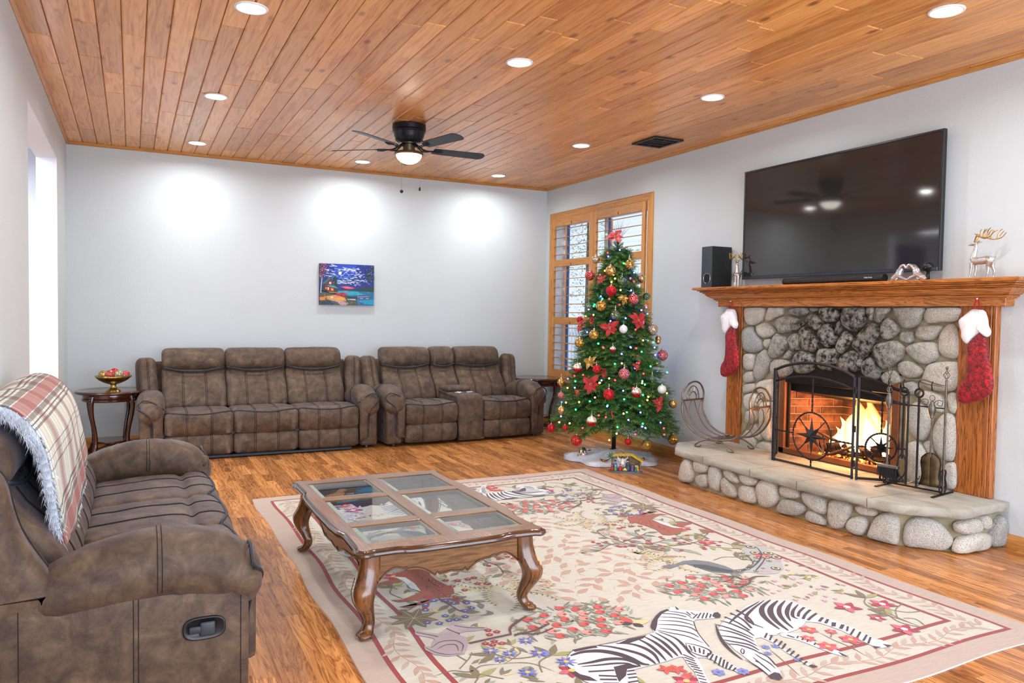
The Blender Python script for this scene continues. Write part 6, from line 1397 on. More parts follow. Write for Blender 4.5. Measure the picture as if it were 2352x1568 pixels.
# butterfly
for sg in (-1, 1): leaf(-.2, -1.07, .8+sg*.9, .09, .055, RC['ora'] if sg > 0 else RC['fern'], 3); leaf(-.2, -1.07, .8+sg*2.0, .06, .04, RC['k'], 3)
o = pb.build('woven_pattern', M_rug, rug, False, fix=False); o['kind'] = 'stuff'
ORN = [('champagne',-0.819,-2.461,1.939,0.041,0),('gold',-0.636,-2.762,1.883,0.05,0),('gold_net',-0.81,-2.709,1.818,0.052,0),('red_net',-0.864,-2.433,1.783,0.051,0),('green',-0.746,-2.804,1.721,0.042,0),('gold_net',-0.496,-2.768,1.755,0.042,0),('red_fleck',-0.843,-2.772,1.628,0.051,0),('red_net',-0.667,-2.881,1.552,0.052,0),('green',-0.465,-2.816,1.584,0.037,0),('gold',-0.927,-2.739,1.483,0.051,0),('green',-0.973,-2.59,1.484,0.028,0),('green',-0.849,-2.857,1.401,0.046,0),('red_fleck',-0.995,-2.469,1.352,0.031,0),('white',-0.802,-2.923,1.273,0.039,0),('champagne',-0.462,-2.917,1.271,0.052,0),('gold',-1.005,-2.745,1.215,0.049,0),('gold',-1.062,-2.585,1.133,0.047,0),('gold_net',-0.358,-2.869,1.182,0.03,1),('ombre',-0.906,-2.912,1.087,0.03,0),('snow',-0.282,-2.841,1.02,0.053,0),('ombre',-1.122,-2.651,0.898,0.044,0),('red_fleck',-1.04,-2.852,0.902,0.04,0),('snow',-0.853,-3.023,0.868,0.05,0),('green',-0.585,-3.084,0.824,0.029,1),('gold',-1.17,-2.437,0.748,0.038,1),('red_fleck',-1.007,-3.01,0.682,0.051,0),('ombre',-0.78,-3.117,0.703,0.047,0),('white',-0.485,-3.105,0.722,0.041,0),('snow',-1.233,-2.542,0.633,0.031,0),('gold_net',-0.358,-3.115,0.583,0.042,0),('gold_net',-1.281,-2.635,0.507,0.037,1),('ombre',-1.165,-2.979,0.442,0.048,0),('red_fleck',-1.265,-2.424,0.308,0.041,0),('red_fleck',-1.284,-2.713,0.355,0.026,1),('red_stripe',-1.172,-2.738,0.231,0.053,0),('red_fleck',-0.863,-3.119,0.261,0.032,0),('gold',-0.652,-3.114,0.219,0.048,0),('gold',-0.266,-3.011,0.229,0.052,0),('gold_net',-0.381,-2.898,1.155,0.027,0)]
FLW = [('r', -0.869, -2.66, 1.726, 0.061), ('g', -0.762, -2.85, 1.542, 0.056), ('r', -0.657, -2.928, 1.347, 0.102), ('r', -0.895, -2.848, 1.27, 0.086), ('r', -1.015, -2.56, 1.288, 0.076), ('r', -1.086, -2.852, 0.756, 0.091), ('r', -0.58, -3.157, 0.596, 0.073), ('g', -1.047, -2.776, 0.954, 0.068), ('r', -0.727, -3.028, 0.927, 0.045), ('r', -1.165, -2.753, 0.679, 0.036)]
BULB = [('g',-0.986,-2.791,1.133),('g',-0.901,-2.942,0.954),('g',-0.561,-3.027,0.931),('g',-1.151,-2.664,0.776),('g',-0.669,-3.092,0.77),('g',-0.71,-3.122,0.679),('g',-0.89,-3.084,0.643),('g',-1.13,-2.889,0.612),('g',-1.026,-3.023,0.586),('g',-1.218,-2.789,0.528),('g',-0.987,-3.129,0.402),('g',-0.766,-3.151,0.586),('g',-0.242,-2.868,0.856),('g',-0.735,-2.51,2.184),('g',-0.688,-2.744,1.892),('g',-0.903,-2.718,1.552),('g',-0.954,-2.65,1.482),('g',-0.986,-2.788,1.134),('b',-0.748,-2.971,1.104),('b',-0.456,-2.944,1.101),('b',-1.021,-2.908,0.802),('b',-1.169,-2.686,0.718),('b',-0.881,-3.054,0.717),('b',-0.835,-2.952,1.045),('b',-0.688,-3.078,0.801),('b',-1.03,-3.022,0.577),('b',-0.772,-3.173,0.529),('b',-0.779,-3.211,0.407),('b',-0.746,-3.217,0.393),('b',-1.281,-2.632,0.449),('b',-0.891,-3.158,0.465),('b',-0.784,-2.623,1.96),('b',-0.688,-2.675,2.024),('b',-0.667,-2.844,1.635),('b',-0.885,-2.833,1.345),('b',-0.548,-2.761,1.819),('b',-0.907,-2.695,1.575),('b',-0.583,-2.897,1.451),('b',-0.752,-2.969,1.109),('r',-0.96,-2.837,1.097),('r',-0.696,-2.983,1.098),('r',-0.926,-2.989,0.808),('r',-0.662,-3.057,0.867),('r',-0.788,-3.081,0.741),('r',-1.103,-2.997,0.496),('r',-1.203,-2.89,0.371),('r',-0.585,-3.179,0.546),('r',-0.537,-3.213,0.379),('r',-0.824,-3.174,0.334),('r',-1.058,-3.045,0.483),('r',-0.504,-3.179,0.314),('r',-1.11,-2.733,0.841),('r',-0.769,-2.59,1.998),('r',-0.654,-2.809,1.748),('r',-0.865,-2.773,1.552),('r',-0.681,-2.947,1.269),('r',-0.962,-2.835,1.101),('w',-1.095,-2.647,0.938),('w',-1.038,-2.9,0.779),('w',-1.186,-2.582,0.707),('w',-1.093,-2.914,0.648),('w',-1.234,-2.639,0.577),('w',-1.186,-2.794,0.597),('w',-1.294,-2.625,0.393),('w',-1.268,-2.769,0.401),('w',-1.005,-3.03,0.271),('w',-0.921,-3.123,0.519),('w',-0.967,-2.951,0.822),('w',-0.695,-3.084,0.783),('w',-0.847,-2.975,0.96),('w',-0.979,-3.105,0.339),('w',-0.66,-3.134,0.662),('w',-0.63,-2.66,2.065),('w',-0.792,-2.757,1.745),('w',-0.766,-2.814,1.636),('w',-0.969,-2.671,1.4),('w',-0.795,-2.734,1.781)]
# ================================================================ Christmas tree
TX, TY = -.64, -2.57
TZR = [(.15,.42),(.30,.60),(.40,.65),(.5,.63),(.75,.53),(1.0,.44),(1.25,.385),(1.5,.32),(1.75,.24),(1.95,.16),(2.1,.07),(2.3,.02)]
def TR(z):
    for (a, r), (c, q) in zip(TZR, TZR[1:]):
        if z <= c: return r+(q-r)*(z-a)/(c-a)
    return .02
tree = thing('christmas_tree', 'green artificial Christmas tree standing before the shuttered window', 'tree', (TX, TY, 0))
b = MB(); b.tube([(0, 0, .0), (0, 0, 1.0), (0, 0, 2.08)], [.022, .016, .008], 8); b.build('trunk', simple('tree_pole', rgb(36, 34, 26), .6), tree, True)
for k in range(4):
    a = PI/4+k*PI/2; b = MB(); b.tube([(0, 0, .10), (.10*math.cos(a), .10*math.sin(a), .035), (.20*math.cos(a), .20*math.sin(a), .008)], .009, 6); b.build('stand_leg', M_plast, tree, True)
rg = random.Random(77); V = []; Fc = []; Cc = []
def needles(p0, p1, n, ln, col, wd=.0042):
    ax = (p1-p0).normalized(); o1 = ax.orthogonal().normalized(); o2 = ax.cross(o1)
    for i in range(n):
        t_ = (i+rg.random())/n; a = i*2.4+rg.random(); out = o1*math.cos(a)+o2*math.sin(a); c = p0.lerp(p1, t_)
        l_ = ln*(1-.35*t_)*rg.uniform(.8, 1.15); d = (out*.85+ax*.75).normalized(); sd = d.cross(ax).normalized()*wd/2
        k = len(V); e = c+d*l_; V.extend([tuple(c-sd), tuple(c+sd), tuple(e+sd*.3), tuple(e-sd*.3)]); Fc.append((k, k+1, k+2, k+3))
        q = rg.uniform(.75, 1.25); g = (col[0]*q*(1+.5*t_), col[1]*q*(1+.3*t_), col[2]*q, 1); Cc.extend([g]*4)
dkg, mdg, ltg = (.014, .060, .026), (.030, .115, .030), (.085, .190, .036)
br = MB(); z = .36; tips = []
while z < 2.02:
    R__ = TR(z); n = int(11+36*R__); ph = rg.uniform(0, 6)
    for k in range(n):
        a = ph+2*PI*k/n+rg.uniform(-.12, .12); L_ = (R__-.03)*rg.uniform(.86, 1.06); dz = -.02-.10*R__ + rg.uniform(-.05, .05)
        if TX+L_*math.cos(a) > -.06: L_ = max(.1, (-.08-TX)/max(.05, math.cos(a)))
        p0 = Vector((0, 0, z+.10*R__)); p1 = Vector((L_*math.cos(a), L_*math.sin(a), z+dz)); 
        br.tube([p0, p0.lerp(p1, .6)+Vector((0, 0, .015)), p1], [.005, .004, .0025], 3)
        ax = (p1-p0).normalized(); side = Vector((-math.sin(a), math.cos(a), 0)); ns = max(3, int(L_/.058))
        for s_ in range(ns):
            f = .30+.62*(s_+.5)/ns; c = p0.lerp(p1, f)+Vector((0, 0, .01))
            for sg in (-1, 1):
                sl = (.07+.06*(1-f)+.03*R__)*rg.uniform(.8, 1.2); e = c+(ax*.75+side*sg*.85+Vector((0, 0, rg.uniform(-.15, .45)))).normalized()*sl
                if TX+e.x > -.02: continue
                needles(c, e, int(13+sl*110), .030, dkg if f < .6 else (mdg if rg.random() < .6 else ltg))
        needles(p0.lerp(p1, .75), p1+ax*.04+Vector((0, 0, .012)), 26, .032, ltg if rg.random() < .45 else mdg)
        tips.append(p1)
    z += .062 if z < 1.2 else .052
for k in range(34):
    a = k*2.4; p1 = Vector(((.13-.003*k)*math.cos(a), (.13-.003*k)*math.sin(a), 1.96+.0055*k)); needles(Vector((0, 0, 1.92+.0055*k)), p1, 30, .03, mdg)
needles(Vector((0, 0, 1.9)), Vector((0, 0, 2.14)), 60, .03, mdg)
br.build('branches', simple('branch_wire', rgb(52, 44, 28), .8), tree, fix=False)['kind'] = 'stuff'
me = bpy.data.meshes.new('needles'); me.from_pydata(V, [], Fc); at = me.color_attributes.new('Col', 'FLOAT_COLOR', 'CORNER')
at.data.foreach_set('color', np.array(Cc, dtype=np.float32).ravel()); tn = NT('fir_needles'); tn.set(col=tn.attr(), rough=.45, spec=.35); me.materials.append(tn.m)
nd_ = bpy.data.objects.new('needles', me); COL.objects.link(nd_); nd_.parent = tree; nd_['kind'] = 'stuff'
# ---- baubles
GRP = 'baubles hanging on the Christmas tree'
ORL = ['pale gold bauble at the left edge near the tree top', 'gold bauble on the right below the tree top', 'gold lattice bauble, highest in the middle of the tree', 'red bauble with white net at the upper left edge', 'green glass bauble just right of the upper red poinsettia', 'gold lattice bauble at the upper right edge of the tree', 'red glitter bauble in the middle just below the upper poinsettia', 'red bauble with silver net right of the gold poinsettia', 'green glass bauble at the right edge beside the window casing', 'gold bauble on the upper left half of the tree', 'small dark green bauble at the left edge above the red poinsettia', 'green glass bauble in the middle above the red butterfly', 'small red bauble at the left edge above a red poinsettia', 'white bauble between the red butterfly and the large poinsettia', 'pale gold bauble at the right edge beside the large poinsettia', 'gold bauble on the left under the red poinsettia', 'gold bauble at the left edge at mid height', 'gold drop ornament at the right edge at mid height',
  'small frosted red bauble in the middle at mid height', 'red bauble with white snowflakes at the right edge', 'frosted red bauble on the left beside the gold poinsettia', 'red glitter bauble under the gold poinsettia', 'red bauble with white snowflakes in the middle of the tree', 'small green glass drop ornament on the right half', 'gold drop ornament at the left edge below the end table top', 'red glitter bauble with silver cap in the lower middle', 'frosted gold and red bauble on the lower right', 'white ribbed bauble at the lower right edge', 'small snowflake bauble half hidden at the lower left edge', 'gold lattice bauble at the lower right edge of the tree', 'gold lattice drop ornament at the lower left edge', 'frosted gold and red bauble on the lower left', 'shiny red bauble hanging lowest at the far left edge', 'small red drop ornament near the far left bottom', 'red striped bauble hanging below the left branches', 'small red bauble hanging below the right branches', 'gold bauble hanging low above the nativity scene', 'gold bauble hanging lowest at the right edge of the tree', 'small gold lattice bauble at the right edge above the snowflake bauble']
for (kd, x, y, z_, r, dr), lb in zip(ORN, ORL): bauble((x, y, z_), r, kd, lb, GRP, string=.03, drop=bool(dr))
M_pr = simple('red_poinsettia', rgb(168, 8, 22), .6, 0, .3, 30, .3, 200, sheen=.2); M_pg = simple('gold_poinsettia', rgb(190, 150, 80), .35, .7, .3, 30)
def poinsettia(loc, r, kind, label, n=7, up=None):
    t = thing('poinsettia', label, 'flower', loc, group='poinsettia flowers on the Christmas tree')
    out = Vector((loc[0]-TX, loc[1]-TY, .15)) if up is None else up; out.normalize(); q = out.to_track_quat('Z', 'Y').to_matrix(); mt_ = M_pr if kind == 'r' else M_pg
    rg = random.Random(int(abs(loc[0])*1e4))
    for k in range(n):
        a = 2*PI*k/n+rg.uniform(-.2, .2); L_ = r*(1.15 if k % 2 else .85)*rg.uniform(.85, 1.1); d = Vector((math.cos(a), math.sin(a), 0)); s_ = Vector((-d.y, d.x, 0)); b = MB(); A, B, M_ = [], [], []
        for t_, w_ in [(0, .1), (.25, .7), (.5, 1), (.75, .72), (1, .04)]:
            c = d*L_*t_+Vector((0, 0, .35*L_*t_*(1-t_)*2*rg.uniform(.6, 1.3)+.02)); A.append(q@(c+s_*L_*.26*w_)); M_.append(q@(c-Vector((0, 0, .006)))); B.append(q@(c-s_*L_*.26*w_))
        b.rib(A, M_); b.rib(M_, B); b.build('petal', mt_, t, True, fix=False)
    b = MB()
    for k in range(6): b.ball(tuple(q@Vector((.010*math.cos(k), .010*math.sin(k), .028))), .006, 6, 4)
    b.build('flower_centre', M_pg, t, True); return t
FLL = ['red velvet poinsettia on the upper left beside a lattice bauble', 'gold poinsettia on the upper right half of the tree', 'large red poinsettia with pale edges right of centre', 'red butterfly shaped flower in the centre of the tree', 'dark red poinsettia at the left edge above mid height', 'large red poinsettia on the lower left half of the tree', 'red poinsettia on the lower right half of the tree', 'gold poinsettia on the left half at mid height', 'dark red flower half hidden right of the snowflake bauble', 'small dark red flower deep in the lower left branches']
for (kd, x, y, z_, r), lb in zip(FLW, FLL): poinsettia((x, y, z_), r, kd, lb)
poinsettia((-.69, -2.60, 2.135), .105, 'r', 'red poinsettia on the top of the Christmas tree', 6, Vector((-.4, -.6, .8)))
tw = thing('twig_spray', 'spray of thin bare red brown twigs at the top of the tree', 'twigs', (-.65, -2.58, 2.10)); rg = random.Random(31)
for i in range(34):
    a = rg.uniform(0, 6.28); sp_ = rg.uniform(.03, .17); h_ = rg.uniform(.14, .24)*(1-sp_*.9); b = MB()
    b.tube([(0, 0, 0), (sp_*.4*math.cos(a), sp_*.4*math.sin(a), h_*.5), (sp_*math.cos(a), sp_*math.sin(a), h_)], [.0016, .0013, .0006], 3); b.build('twig', M_tw if i else globals().setdefault('M_tw', simple('twig_brown', rgb(120, 52, 50), .8)), tw)
# red berry cones
for (p, lb) in [((-1.0, -2.69, 1.35), 'small red beaded cone ornament on the upper left'), ((-1.0, -2.915, .872), 'small red beaded cone ornament at the centre left of the tree')]:
    b = MB()
    for i in range(26): a = i*2.4; f = i/26; rr_ = .020*math.sin(PI*(.15+.8*f)); b.ball((rr_*math.cos(a), rr_*math.sin(a), .035-.08*f), .006, 6, 4)
    o = b.build('berry_cone', BM['red_fleck'], None, True); o.location = p; tag(o, lb, 'ornament', GRP)
# elf and candy cane ornaments
el = thing('train_ornament', 'small red and green train shaped ornament on the right half of the tree', 'ornament', (-.720, -3.04, 1.0), group=GRP)
b = MB(); b.rbox(-.008, .008, -.024, .020, -.014, .018, .003); b.build('green_body', simple('green_felt', rgb(20, 110, 70), .8), el)
b = MB(); b.rbox(-.009, .009, -.04, -.016, -.03, -.004, .003); b.build('red_front', M_pr, el); b = MB(); b.ball((0, 0, .028), .012); b.build('red_hat', M_pr, el, True)
for yy in (-.03, .0):
    b = MB(); b.ball((-.006, yy, -.034), .009); b.build('wheel', simple('pink_felt', rgb(225, 130, 130), .7), el, True)
sm_ = thing('ribbon_ornament', 'tiny red ribbon ornament above the trunk of the tree', 'ornament', (-1.02, -3.09, .505), group=GRP); b = MB(); b.tube(catmull([(0, 0, .04), (0, .01, .02), (0, 0, .0), (0, -.01, -.02), (0, 0, -.03)], 4), .005, 6); b.build('ribbon', M_pr, sm_, True)
# ---- string of coloured lights
sl = thing('string_lights', 'string of red, green, blue and amber fairy lights on the tree', 'string lights', (0, 0, 0))
def led(nm, c, s_): t = NT(nm); t.set(col=(0, 0, 0, 1), em=c, ems=s_); return t.m
ML = dict(g=led('led_green', (.02, 1, .16, 1), 9), b=led('led_blue', (.03, .04, 1, 1), 34), r=led('led_red', (1, .02, .03, 1), 9), w=led('led_amber', (1, .48, .06, 1), 10))
bl = {}
rg = random.Random(2)
for i in range(60):
    z_ = rg.uniform(.38, 1.9); a = rg.uniform(0, 6.28); r = TR(z_)*.88; x = TX+r*math.cos(a)
    if x < -.1: BULB.append((rg.choice('gbrwb'), x, TY+r*math.sin(a), z_))
for k, x, y, z_ in BULB:
    if k not in bl: b = MB(); b.ball((0, 0, 0), .0082, 8, 6); o = b.build('bulb', ML[k], sl, True); bl[k] = o.data
    else: o = bpy.data.objects.new('bulb', bl[k]); COL.objects.link(o); o.parent = sl
    o.location = (x, y, z_)
P = []
for i in range(420):
    z_ = .36+1.62*i/420; a = i*.33; r = TR(z_)*.72; P.append((TX+min(r, .5)*math.cos(a) if math.cos(a) > 0 else TX+r*math.cos(a), TY+r*math.sin(a), z_))
b = MB(); b.tube(P, .0018, 3); b.build('wire', simple('green_wire', rgb(20, 50, 26), .6), sl)
# ---- tree skirt
sk = MB(); n1, n2 = 90, 16; vs = []; ed = []
for i in range(n1):
    a = 2*PI*i/n1; out = .44+.030*math.sin(5*a+1)+.02*math.sin(9*a); 
    for j in range(n2+1):
        f = j/n2; r = .03+(out-.03)*f; zz = .012+.085*(1-f)**2.2+.020*abs(math.sin(a*4.5+.6))*(1-f)*f*4*.8+.016*max(0, noise.noise(Vector((3*math.cos(a)*f, 3*math.sin(a)*f, 2))))*1.5
        vs.append((r*math.cos(a), r*math.sin(a)*1.0, zz if f < 1 else .004))
sk.add(vs, [(i*(n2+1)+j, ((i+1) % n1)*(n2+1)+j, ((i+1) % n1)*(n2+1)+j+1, i*(n2+1)+j+1) for i in range(n1) for j in range(n2)])
skt = thing('tree_skirt', 'white plush tree skirt with furry edge spread under the tree', 'tree skirt', (-.68, -2.60, 0)); M_plush = simple('white_plush_cloth', rgb(232, 232, 240), .95, bump=.5, bscale=160, sheen=.4)
o = sk.build('skirt_cloth', M_plush, skt, True, fix=False); b = MB(); rg = random.Random(9)
for q in range(5200):
    a = rg.uniform(0, 6.28); out = .44+.030*math.sin(5*a+1)+.02*math.sin(9*a)-rg.random()**2*.05; c = Vector((out*math.cos(a), out*math.sin(a), .006+rg.random()*.012)); d = Vector((math.cos(a)+rg.uniform(-.6, .6), math.sin(a)+rg.uniform(-.6, .6), rg.uniform(-.2, .8))).normalized()*rg.uniform(.012, .03); s_ = Vector((-math.sin(a), math.cos(a), 0))*.0012
    b.add([c-s_, c+s_, c+d], [(0, 1, 2)])
b.build('furry_edge', M_fluff, skt, fix=False)['kind'] = 'stuff'
# things lying on the skirt
bell = thing('bell_ornament', 'silver and gold sequinned bell lying on the left of the tree skirt', 'ornament', (-.93, -2.47, .055)); b = MB(); b.lathe([(.004, .055), (.020, .05), (.036, .025), (.042, 0), (.046, -.022), (.052, -.030), (.044, -.028)], 20); b.build('bell_body', BM['champagne'], bell, True); b = MB(); b.ring([(.047*math.cos(a), .047*math.sin(a), -.026) for a in [2*PI*i/20 for i in range(20)]], .007, 6); b.build('gold_rim', M_pg, bell, True)
for i, (x, y, lb) in enumerate([(-.80, -2.36, 'gold sequin leaf ornament behind the bell on the tree skirt'), (-.93, -2.84, 'gold leaf ornament on the skirt left of the nativity scene'), (-.55, -2.93, 'dull gold flower ornament on the skirt right of the nativity scene')]):
    t = thing('fallen_ornament', lb, 'ornament', (x, y, .035), R_.uniform(0, 3), 'ornaments lying on the tree skirt'); 
    for k in range(4):
        a = k*1.5; d = Vector((math.cos(a), math.sin(a), 0)); s_ = Vector((-d.y, d.x, 0)); b = MB(); b.rib([d*.055*f+s_*.018*math.sin(PI*f)+Vector((0, 0, .02*f)) for f in (0, .33, .66, 1)], [d*.055*f-s_*.018*math.sin(PI*f)+Vector((0, 0, .02*f)) for f in (0, .33, .66, 1)]); b.build('leaf', M_pg, t, True, fix=False)
    b = MB(); b.ball((0, 0, .008), .014, 8, 6); b.build('knob', M_pg, t, True)
# ---- nativity scene
nv_ = thing('nativity_scene', 'small painted nativity scene figurine in front of the tree skirt', 'figurine', (-.93, -3.18, 0), math.radians(-36))
C1 = lambda r, g, b_: simple('paint_%d_%d_%d' % (r, g, b_), rgb(r, g, b_), .45)
b = MB(); b.prism(catmull([(x, y, 0) for x, y in [(-.135, -.03), (-.05, -.045), (.06, -.042), (.135, -.03), (.14, .03), (.0, .045), (-.13, .03)]], 4, True) and [(p.x, p.y) for p in catmull([(x, y, 0) for x, y in [(-.135, -.03), (-.05, -.045), (.06, -.042), (.135, -.03), (.14, .03), (.0, .045), (-.13, .03)]], 4, True)], 2, 0, .018); b.build('base', C1(84, 96, 100), nv_)
M_bark2 = simple('stable_timber', rgb(120, 104, 78), .8, 0, .4, 60, .6, 150); M_thatch = simple('thatch', rgb(180, 150, 60), .8, 0, .4, 80, .8, 200)
b = MB(); b.prism([(.03, .018), (.135, .018), (.135, .10), (.04, .15), (-.10, .145), (-.10, .12), (.03, .12)], 1, .012, .026); b.build('back_wall', M_bark2, nv_)
b = MB(); b.rbox(-.125, -.105, -.01, .02, .015, .15, .004); b.build('post', M_bark2, nv_); b = MB(); b.rbox(.122, .138, -.01, .02, .015, .105, .004); b.build('post', M_bark2, nv_)
b = MB(); b.prism([(-.125, .142), (-.10, .165), (-.04, .172), (.055, .168), (.058, .155), (.0, .15), (-.06, .148)], 1, -.03, .03); b.build('thatched_roof', M_thatch, nv_)
b = MB(); b.prism([(.05, .155), (.058, .168), (.155, .112), (.150, .098)], 1, -.03, .03); b.build('roof_slope', simple('yellow_thatch', rgb(196, 160, 30), .8, 0, .4, 80, .8, 200), nv_)
b = MB(); b.tube([(-.045+.035*math.cos(a), .0, .165+.035*math.sin(a)) for a in [PI*i/10 for i in range(11)]], .010, 6); b.build('roof_arch', M_bark2, nv_, True)
b = MB()
for k in range(9): a = k*.7; d = Vector((math.cos(a), .3*math.sin(a*2), math.sin(a))); s_ = Vector((-d.z, 0, d.x))*.006; c = Vector((-.125, -.02, .145)); b.add([c, c+d*.02+s_, c+d*.045, c+d*.02-s_], [(0, 1, 2, 3)])
b.build('palm_leaves', C1(30, 84, 50), nv_, fix=False)
skin = C1(226, 180, 150)
def fig(x, y, h_, c, hood=None, lean_=0, name='figure'):
    r = bpy.data.objects.new(name, None); COL.objects.link(r); r.parent = nv_; r.location = (x, y, .018); r.rotation_euler = (0, lean_, 0)
    b = MB(); b.lathe([(.30*h_, 0), (.27*h_, .2*h_), (.19*h_, .5*h_), (.17*h_, .68*h_), (.10*h_, .78*h_), (.05*h_, .80*h_)], 12); b.build('robe', c, r, True)
    b = MB(); b.ball((0, 0, .90*h_), .11*h_, 10, 8, 1.15); b.build('head', skin, r, True)
    if hood: b = MB(); b.ball((0, .02*h_, .94*h_), .13*h_, 10, 8, 1.1); b.build('hair', hood, r, True)
    b = MB()
    for sg in (-1, 1): b.tube([(sg*.15*h_, 0, .70*h_), (sg*.17*h_, -.10*h_, .52*h_), (sg*.04*h_, -.20*h_, .56*h_)], .05*h_, 6)
    b.build('arms', c, r, True); return r
dk = C1(48, 34, 28)
fig(-.09, -.005, .085, C1(40, 110, 160), dk); fig(-.115, -.022, .055, C1(160, 20, 40), dk); fig(-.085, -.028, .045, C1(96, 150, 30), C1(240, 230, 220)); fig(-.045, -.025, .058, C1(176, 24, 44), C1(40, 70, 130)); fig(.022, -.012, .098, C1(50, 62, 76), dk); fig(.062, -.02, .055, C1(120, 70, 150), dk); fig(.092, -.03, .050, C1(10, 120, 70), C1(235, 235, 235)); fig(.105, -.01, .062, C1(214, 150, 80), dk)
an = fig(-.025, .0, .065, C1(236, 230, 214), dk); an.location.z = .072
for sg in (-1, 1):
    b = MB(); b.rib([(sg*.008, .008, .045), (sg*.03, .01, .052), (sg*.048, .01, .075)], [(sg*.008, .008, .022), (sg*.03, .01, .025), (sg*.046, .01, .045)]); b.build('wing', C1(225, 228, 230), an, fix=False)
b = MB(); b.rbox(-.022, .018, -.045, -.018, .022, .036, .004); b.build('manger', C1(206, 176, 60), nv_); b = MB(); b.ball((-.002, -.032, .040), .010, 8, 6, .6); b.build('infant', C1(240, 235, 225), nv_, True)
# ================================================================ ceiling fan
fan = thing('ceiling_fan', 'black five-blade ceiling fan with a lit glass bowl', 'fan', (-2.694, -2.341, H))
M_fan = simple('satin_black', rgb(26, 30, 38), .32, .3); M_blade = simple('slate_blade', rgb(44, 54, 64), .42)
b = MB(); b.lathe([(.135, -.0005), (.145, -.004), (.147, -.030), (.147, -.044), (.141, -.048), (.145, -.054), (.145, -.062), (.138, -.067), (.134, -.074), (.128, -.105), (.116, -.130), (.098, -.148), (.085, -.155)], 40); b.build('motor_housing', M_fan, fan, 'auto')
b = MB()
for k in range(18): a = 2*PI*k/18; b.tube([(.120*math.cos(a), .120*math.sin(a), -.128), (.09*math.cos(a), .09*math.sin(a), -.153)], .004, 4)
b.build('cooling_ribs', M_fan, fan)['kind'] = 'stuff'
M_brz = simple('bronze_metal', rgb(110, 100, 76), .4, .8)
b = MB(); b.lathe([(.062, -.150), (.062, -.165), (.052, -.172), (.052, -.225), (.075, -.232), (.125, -.240), (.130, -.252), (.122, -.262), (.112, -.264)], 36); b.build('light_fitter', M_brz, fan, 'auto')
M_bowl = NT('lit_glass'); M_bowl.set(col=(1, 1, 1, 1), em=(1, .96, .86, 1), ems=5.5); M_bowl = M_bowl.m
b = MB(); b.lathe([(.112, -.262), (.110, -.272), (.098, -.296), (.075, -.318), (.045, -.332), (.0, -.338)], 32); b.build('glass_bowl', M_bowl, fan, True)
for (dx, dy, z1, nm) in [(-.040, -.02, -.575, 0), (.038, -.045, -.545, 1)]:
    ch = bpy.data.objects.new('pull_chain', None); COL.objects.link(ch); ch.parent = fan
    b = MB(); b.tube([(dx, dy, -.18), (dx*1.9, dy*1.9, -.25), (dx*1.9, dy*1.9, z1)], .0016, 4); b.build('chain', M_brz, ch)
    b = MB()
    if nm == 0: b.ball((dx*1.9, dy*1.9, z1-.012), .015, 12, 8)
    else: b.lathe([(.004, z1), (.009, z1-.008), (.009, z1-.026), (.004, z1-.032)], 10, (dx*1.9, dy*1.9, 0))
    b.build('pull_knob', M_fan, ch, True)
pt = math.radians(12)
for k in range(5):
    a = math.radians(-1.5+72*k); arm_ = bpy.data.objects.new('blade_assembly', None); COL.objects.link(arm_); arm_.parent = fan; arm_.rotation_euler = (0, 0, a); arm_.location = (0, 0, -.205)
    out = []
    for i in range(9): q = PI/2-PI*i/8; out.append((.66+.05*math.cos(q), .060*math.sin(q)))
    pl_ = [(.22, .050), (.24, .055)]+[(x, y*1.08) for x, y in out]+[(.24, -.055), (.22, -.050)]
    b = MB(); b.prism(pl_, 2, -.003, .003); o = b.build('blade', M_blade, arm_); o.rotation_euler = (-pt, 0, 0); o.location = (0, 0, .0)
    b = MB()
    for sg in (-1, 1): b.tube(catmull([(.07, sg*.012, .035), (.12, sg*.030, .0), (.16, sg*.022, -.008), (.20, sg*.008, -.004), (.25, sg*.032, -.006), (.30, sg*.02, -.005)], 4), .006, 6)
    b.tube([(.07, 0, .035), (.14, 0, -.004), (.29, 0, -.006)], .007, 6); b.ball((.27, .025, -.006), .008, 6, 4); b.ball((.27, -.025, -.006), .008, 6, 4)
    b.build('blade_bracket', M_fan, arm_, True)
# ================================================================ fireplace tool set
ts_ = thing('tool_stand', 'wrought iron fireplace tool stand on the right end of the hearth', 'tool stand', (-.285, -5.30, .281), math.atan2(-.36, .06))
PW = .365
M_ir = M_iron2
def chainfin(x):
    b = MB(); 
    for k in range(4):
        q = k*PI/2; b.tube(catmull([(x, 0, .742), (x+.018*math.cos(q), .018*math.sin(q), .765), (x+.010*math.cos(q+1), .010*math.sin(q+1), .785), (x, 0, .80)], 4), .0022, 4)
    b.ball((x, 0, .815), .010, 10, 6); b.tube([(x, 0, .735), (x, 0, .747)], .004, 6); b.tube([(x, 0, .797), (x, 0, .81)], .0035, 6); b.build('finial', M_ir, ts_, True)
for x in (0, PW):
    b = MB(); b.rbox(x-.006, x+.006, -.006, .006, .012, .738, .002); b.build('post', M_ir, ts_); chainfin(x)
    b = MB(); b.rbox(x-.009, x+.009, -.14, .14, .0, .008, .002); b.build('foot_bar', M_iron, ts_)
    for sg in (-1, 1):
        b = MB(); b.tube(catmull([(x, sg*.008, .16), (x, sg*.035, .15), (x, sg*.03, .11), (x, sg*.016, .10), (x, sg*.018, .125), (x, sg*.03, .10), (x, sg*.045, .05), (x, sg*.035, .02), (x, sg*.012, .015), (x, sg*.012, .045), (x, sg*.03, .05)], 4), .005, 5); b.build('scroll', M_iron, ts_, True)
b = MB(); b.rbox(0, PW, -.006, .006, .012, .022, .002); b.build('base_bar', M_iron, ts_)
